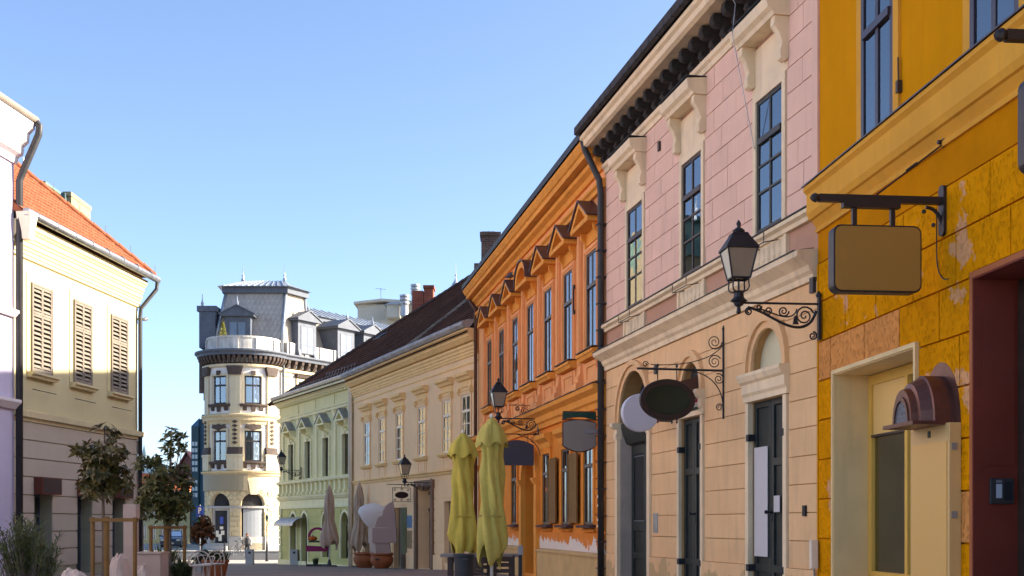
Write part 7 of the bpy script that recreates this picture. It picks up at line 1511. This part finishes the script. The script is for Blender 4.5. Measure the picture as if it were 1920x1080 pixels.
def left_blocks():
    PS = mat('pale_pink_stone', (.55, .42, .34), .85, .08, 2, .15, 20); CL = mat('crumpled_sheet', (.62, .49, .40), .7, .08, 3, .1, 20)
    Y = 24; s = Y / F; p = gpt(246, Y); z = lambda py: at(0, py, Y).z - p.z
    t = thing('stone_pillar', 'slim pale stone pillar beside the magnolia stakes', 'pillar', p); build('shaft', MB().box(-11 * s, 11 * s, -.12, .12, 0, z(972)), PS, t, bevel=.008); build('cap', MB().box(-11.5 * s, 12.5 * s, -.13, .14, z(972), z(946)), PS, t, bevel=.008)
    Y = 23.6; p = gpt(284, Y); s = Y / F; z = lambda py: at(0, py, Y).z - p.z
    t = thing('stone_block', 'pale square stone block right of the pillar', 'block', p); build('block', MB().box(-26 * s, 24 * s, -.25, .3, 0, z(1038)), PS, t, bevel=.012); build('top_slab', MB().box(-27 * s, 25 * s, -.27, .32, z(1038), z(1035)), PS, t); build('vent', MB().box(-8 * s, -2 * s, -.26, -.25, z(1060), z(1055)), M['pipe_dark'], t)
    def lump(name, label, px0, px1, py_top, Y_, seed, dep=.5):
        s_ = Y_ / F; q = gpt((px0 + px1) / 2, Y_); t = thing(name, label, 'wrapped pile', q); hh = at(0, py_top, Y_).z - q.z; w_ = (px1 - px0) * s_ / 2; rnd = random.Random(seed); n = 22; vs_ = []
        for i in range(n + 1):
            for j in range(n + 1):
                u = -1 + 2 * i / n; v = -1 + 2 * j / n; f = max(0, 1 - (u * u) ** 1.6) * max(0, 1 - (v * v) ** 1.6); nz = noise.noise(Vector((u * 2.2 + seed, v * 2.2, .3))) * .18 + abs(noise.noise(Vector((u * 3 + seed, v * 3, 2)))) * .12 + abs(noise.noise(Vector((u * 7, v * 7 + seed, 5)))) * .10
                vs_.append((u * w_, v * dep, -.02 + hh * f * (.82 + nz - .12 * u)))
        build('sheet', MB().add(vs_, [(i * (n+1) + j, (i+1) * (n+1) + j, (i+1) * (n+1) + j + 1, i * (n+1) + j + 1) for i in range(n) for j in range(n)]), CL, t)
    lump('wrapped_pile', 'pale crumpled sheeting over a low pile beside the oleander', 105, 172, 1062, 22.2, 3); lump('wrapped_pile', 'taller pale crumpled sheeting between magnolia stakes and pillar', 204, 246, 1028, 22.6, 8, .35); lump('wrapped_pile', 'small bluish sheeting heap in front of the stone block', 252, 286, 1050, 22.6, 5, .25)
    # white bistro chairs
    WM = mat('white_powder_coat', (.48, .42, .35), .4, .05, 2, 0)
    for i, (px, Y, rz) in enumerate(((376, 23.4, 20), (398, 24.2, -15))):
        t = thing('bistro_chair', ('left white metal bistro chair by the wide pot', 'right white metal bistro chair by the wide pot')[i], 'chair', gpt(px, Y), R(rz), 'white bistro chairs')
        build('seat', MB().lathe([(.44, .2), (.46, .21), (.47, .2)], n=20), WM, t); 
        for a in range(4): q = R(45 + 90 * a); build('leg', MB().tube([(.17 * math.cos(q), .17 * math.sin(q), .45), (.21 * math.cos(q), .21 * math.sin(q), 0)], .012, 6), WM, t)
        build('back_hoop', MB().tube(bez([(-.2, .1, .45), (-.24, .2, .82), (.24, .2, .82), (.2, .1, .45)], 16), .013, 6), WM, t); build('back_loop', MB().tube(bez([(-.1, .16, .45), (-.12, .21, .74), (.12, .21, .74), (.1, .16, .45)], 12), .009, 5), WM, t); build('arm_rest', MB().tube(bez([(-.2, .12, .62), (-.3, -.1, .64), (-.24, -.2, .6), (-.18, -.15, .45)], 10), .011, 5), WM, t); build('arm_rest', MB().tube(bez([(.2, .12, .62), (.3, -.1, .64), (.24, -.2, .6), (.18, -.15, .45)], 10), .011, 5), WM, t)
    # bollards
    BW = mat('white_bollard_stone', (.50, .46, .42), .8, .08, 2, .1, 20)
    for i, (px, Y) in enumerate(((468.5, 59.4), (552, 58.6))):
        p = gpt(px, Y); s = Y / F; t = thing('bollard', ('square pale bollard in front of the walking person', 'square pale bollard before the green house door')[i], 'bollard', p, 0, 'square stone bollards'); h = at(0, 1030, Y).z - p.z; build('shaft', MB().hexa([(-7.2 * s, -7 * s, 0), (7.2 * s, -7 * s, 0), (7.2 * s, 7 * s, 0), (-7.2 * s, 7 * s, 0)], [(-6.8 * s, -6.6 * s, h), (6.8 * s, -6.6 * s, h), (6.8 * s, 6.6 * s, h), (-6.8 * s, 6.6 * s, h)]), BW, t, bevel=.012); build('badge', MB().box(-1.5 * s, 3 * s, -7.1 * s, -6.5 * s, h - 8 * s, h - 4 * s), M['pipe_dark'], t)
    t = thing('thin_bollard', 'thin dark iron bollard near the corner building door', 'bollard', gpt(421, 70)); build('post', MB().lathe([(0, .08), (.05, .05), (.85, .045), (.9, .06), (.96, .02)], n=10), M['iron'], t)
left_blocks()

# ------------------------------------------------------------------ cyclist's bicycle and the person
def bicycle():
    Y = 78; p = gpt(448, Y); t = thing('bicycle', 'bicycle leaning by the corner building door', 'bicycle', p, R(62)); I = M['iron']
    for x in (-.5, .5):
        wl = build('wheel', MB().tube([(x + .34 * math.cos(R(q)), 0, .35 + .34 * math.sin(R(q))) for q in range(0, 361, 15)], .02, 5), M['pipe_dark'], t)
        for q in range(0, 180, 30): build('spoke', MB().tube([(x + .33 * math.cos(R(q)), 0, .35 + .33 * math.sin(R(q))), (x - .33 * math.cos(R(q)), 0, .35 - .33 * math.sin(R(q)))], .004, 3), M['zinc'], wl)
    f = MB()
    for a, b_ in (((-.5, 0, .35), (-.05, 0, .32)), ((-.5, 0, .35), (-.15, 0, .8)), ((-.05, 0, .32), (-.18, 0, .9)), ((-.05, 0, .32), (.36, 0, .78)), ((-.15, 0, .8), (.34, 0, .86)), ((.5, 0, .35), (.32, 0, 1.0))): f.tube([a, b_], .018, 6)
    build('frame', f, I, t); build('saddle', MB().hexa([(-.32, -.08, .9), (-.05, -.02, .9), (-.05, .02, .9), (-.32, .08, .9)], [(-.32, -.09, .96), (-.04, -.02, .95), (-.04, .02, .95), (-.32, .09, .96)]), M['pipe_dark'], t, bevel=.01); build('handlebar', MB().tube([(.2, -.3, 1.04), (.32, -.2, 1.06), (.32, .2, 1.06), (.2, .3, 1.04)], .014, 6), I, t); build('basket', MB().hexa([(.4, -.14, .75), (.62, -.14, .75), (.62, .14, .75), (.4, .14, .75)], [(.36, -.18, 1.0), (.68, -.18, 1.0), (.68, .18, 1.0), (.36, .18, 1.0)]), M['curtain'], t); build('crank', MB().tube([(-.05, -.1, .2), (-.05, -.05, .32), (-.05, .05, .32), (-.05, .1, .44)], .012, 5), M['zinc'], t)
bicycle()
def person():
    Y = 71; p = gpt(464, Y); t = thing('person', 'person in a dark grey waistcoat and pale sleeves walking towards the bollard', 'person', p, R(0)); H = 1.50; k = H / 1.7
    J = {'pelvis': (0, 0, .92), 'waist': (0, -.01, 1.05), 'chest': (0, -.05, 1.28), 'neck': (0, -.07, 1.43), 'head': (0, -.11, 1.52), 'crown': (0, -.12, 1.62),
         'shL': (-.17, -.05, 1.37), 'elL': (-.25, -.02, 1.12), 'wrL': (-.22, -.16, .92), 'haL': (-.21, -.2, .84), 'shR': (.17, -.05, 1.37), 'elR': (.26, -.0, 1.12), 'wrR': (.24, -.12, .92), 'haR': (.235, -.16, .84),
         'hiL': (-.09, 0, .88), 'knL': (-.10, -.12, .48), 'anL': (-.10, -.06, .09), 'toL': (-.11, -.22, .04), 'hiR': (.09, 0, .88), 'knR': (.10, .0, .47), 'anR': (.10, .18, .12), 'toR': (.10, .06, .04)}
    rad = dict(pelvis=.135, waist=.13, chest=.155, neck=.055, head=.085, crown=.075, shL=.075, elL=.05, wrL=.035, haL=.04, shR=.075, elR=.05, wrR=.035, haR=.04, hiL=.095, knL=.065, anL=.045, toL=.04, hiR=.095, knR=.065, anR=.045, toR=.04)
    E = [('pelvis', 'waist'), ('waist', 'chest'), ('chest', 'neck'), ('neck', 'head'), ('head', 'crown'), ('chest', 'shL'), ('shL', 'elL'), ('elL', 'wrL'), ('wrL', 'haL'), ('chest', 'shR'), ('shR', 'elR'), ('elR', 'wrR'), ('wrR', 'haR'), ('pelvis', 'hiL'), ('hiL', 'knL'), ('knL', 'anL'), ('anL', 'toL'), ('pelvis', 'hiR'), ('hiR', 'knR'), ('knR', 'anR'), ('anR', 'toR')]
    names = list(J); me = bpy.data.meshes.new('body'); me.from_pydata([tuple(c * k for c in J[n]) for n in names], [(names.index(a), names.index(b_)) for a, b_ in E], [])
    o = bpy.data.objects.new('body', me); C.objects.link(o); o.parent = t; sk = o.modifiers.new('skin', 'SKIN')
    for i, n in enumerate(names): v = me.skin_vertices[0].data[i]; v.radius = (rad[n] * k, rad[n] * k); v.use_root = n == 'pelvis'
    sb = o.modifiers.new('sub', 'SUBSURF'); sb.levels = 2; sb.render_levels = 2
    m, tr, pb = nodes('clothed_body'); N = tr.nodes.new; L = tr.links.new; tc = N('ShaderNodeTexCoord'); sp = N('ShaderNodeSeparateXYZ'); L(tc.outputs['Object'], sp.inputs[0]); rp = N('ShaderNodeValToRGB'); mr = N('ShaderNodeMath'); mr.operation = 'DIVIDE'; L(sp.outputs[2], mr.inputs[0]); mr.inputs[1].default_value = H; L(mr.outputs[0], rp.inputs[0])
    rp.color_ramp.interpolation = 'CONSTANT'; el = rp.color_ramp.elements; el[0].position = 0; el[0].color = (.03, .025, .02, 1); el[1].position = .07; el[1].color = (.05, .055, .07, 1)
    for pos, c in ((.55, (.45, .42, .40)), (.845, (.45, .24, .17))): e = el.new(pos); e.color = lin(c)
    L(rp.outputs[0], pb.inputs['Base Color']); pb.inputs['Roughness'].default_value = .8; me.materials.append(m)
    build('waistcoat', MB().lathe([(.90 * k, .165 * k), (1.0 * k, .16 * k), (1.15 * k, .165 * k), (1.3 * k, .175 * k), (1.38 * k, .15 * k), (1.42 * k, .08 * k)], (0, -.03 * k, 0), 16, 1.05, .85), mat('charcoal_waistcoat', (.07, .075, .08), .85, .15, 6), t, smooth=True)
    build('hair', MB().lathe([(1.50 * k, .098 * k), (1.57 * k, .104 * k), (1.64 * k, .09 * k), (1.69 * k, .05 * k), (1.70 * k, .01)], (0, -.085 * k, 0), 14, .95, 1.0), mat('auburn_hair', (.16, .06, .03), .6, .2, 20), t, smooth=True)
    fc = MB(); fc.lathe([(-.02, .004), (0, .018), (.03, .008)], (0, -.215 * k, 1.53 * k), 6); build('nose', fc, mat('face_skin', (.45, .24, .17), .6), t)
    for sx in (-1, 1): build('eye', MB().lathe([(-.008, .004), (0, .011), (.008, .004)], (sx * .035 * k, -.195 * k, 1.57 * k), 6), M['iron'], t); build('ear', MB().lathe([(-.03, .006), (0, .014), (.03, .006)], (sx * .098 * k, -.10 * k, 1.55 * k), 6), bpy.data.materials['face_skin'], t)
    build('mouth', MB().box(-.025, .025, -.195 * k, -.18 * k, 1.482 * k, 1.49 * k), mat('lips', (.3, .1, .09), .6), t)
    for h, sx in (('haL', -1), ('haR', 1)):
        c = Vector(J[h]) * k
        for q in range(4): b0 = c + Vector((sx * 0, (q - 1.5) * .016, -.02)); build('finger', MB().tube([b0, b0 + Vector((0, -.006, -.04)), b0 + Vector((-sx * .012, -.012, -.065 + abs(q - 1.5) * .008))], .008, 5), bpy.data.materials['face_skin'], t)
        build('thumb', MB().tube([c + Vector((0, -.025, .0)), c + Vector((-sx * .01, -.05, -.02)), c + Vector((-sx * .015, -.055, -.045))], .009, 5), bpy.data.materials['face_skin'], t)
person()
# pigeon on the third pediment of the orange house
p = at(962, 529, 34); cs = ORA.x(969); zt = 7.06 + .55; q = ORA.P(cs, -.17, zt - ORA.z0)
t = thing('pigeon', 'grey pigeon perched on a small pediment of the orange house', 'pigeon', q, ORA.rz + R(90)); PG_ = mat('pigeon_grey', (.10, .10, .12), .7, .2, 12)
build('body', MB().lathe([(-.16, .012), (-.12, .03), (-.04, .06), (.04, .07), (.1, .05), (.13, .032), (.16, .036), (.19, .032), (.215, .01)], n=12).xf(Matrix.Translation((0, 0, .12)) @ Matrix.Rotation(R(60), 4, 'Y')), PG_, t, smooth=True); build('beak', MB().lathe([(0, .01), (.03, .002)], n=5).xf(Matrix.Translation((.2, 0, .22)) @ Matrix.Rotation(R(100), 4, 'Y')), M['iron'], t)
for y in (-.02, .02): build('leg', MB().tube([(0, y, 0), (0, y, .08)], .006, 4), mat('pigeon_leg', (.3, .08, .06), .7), t)
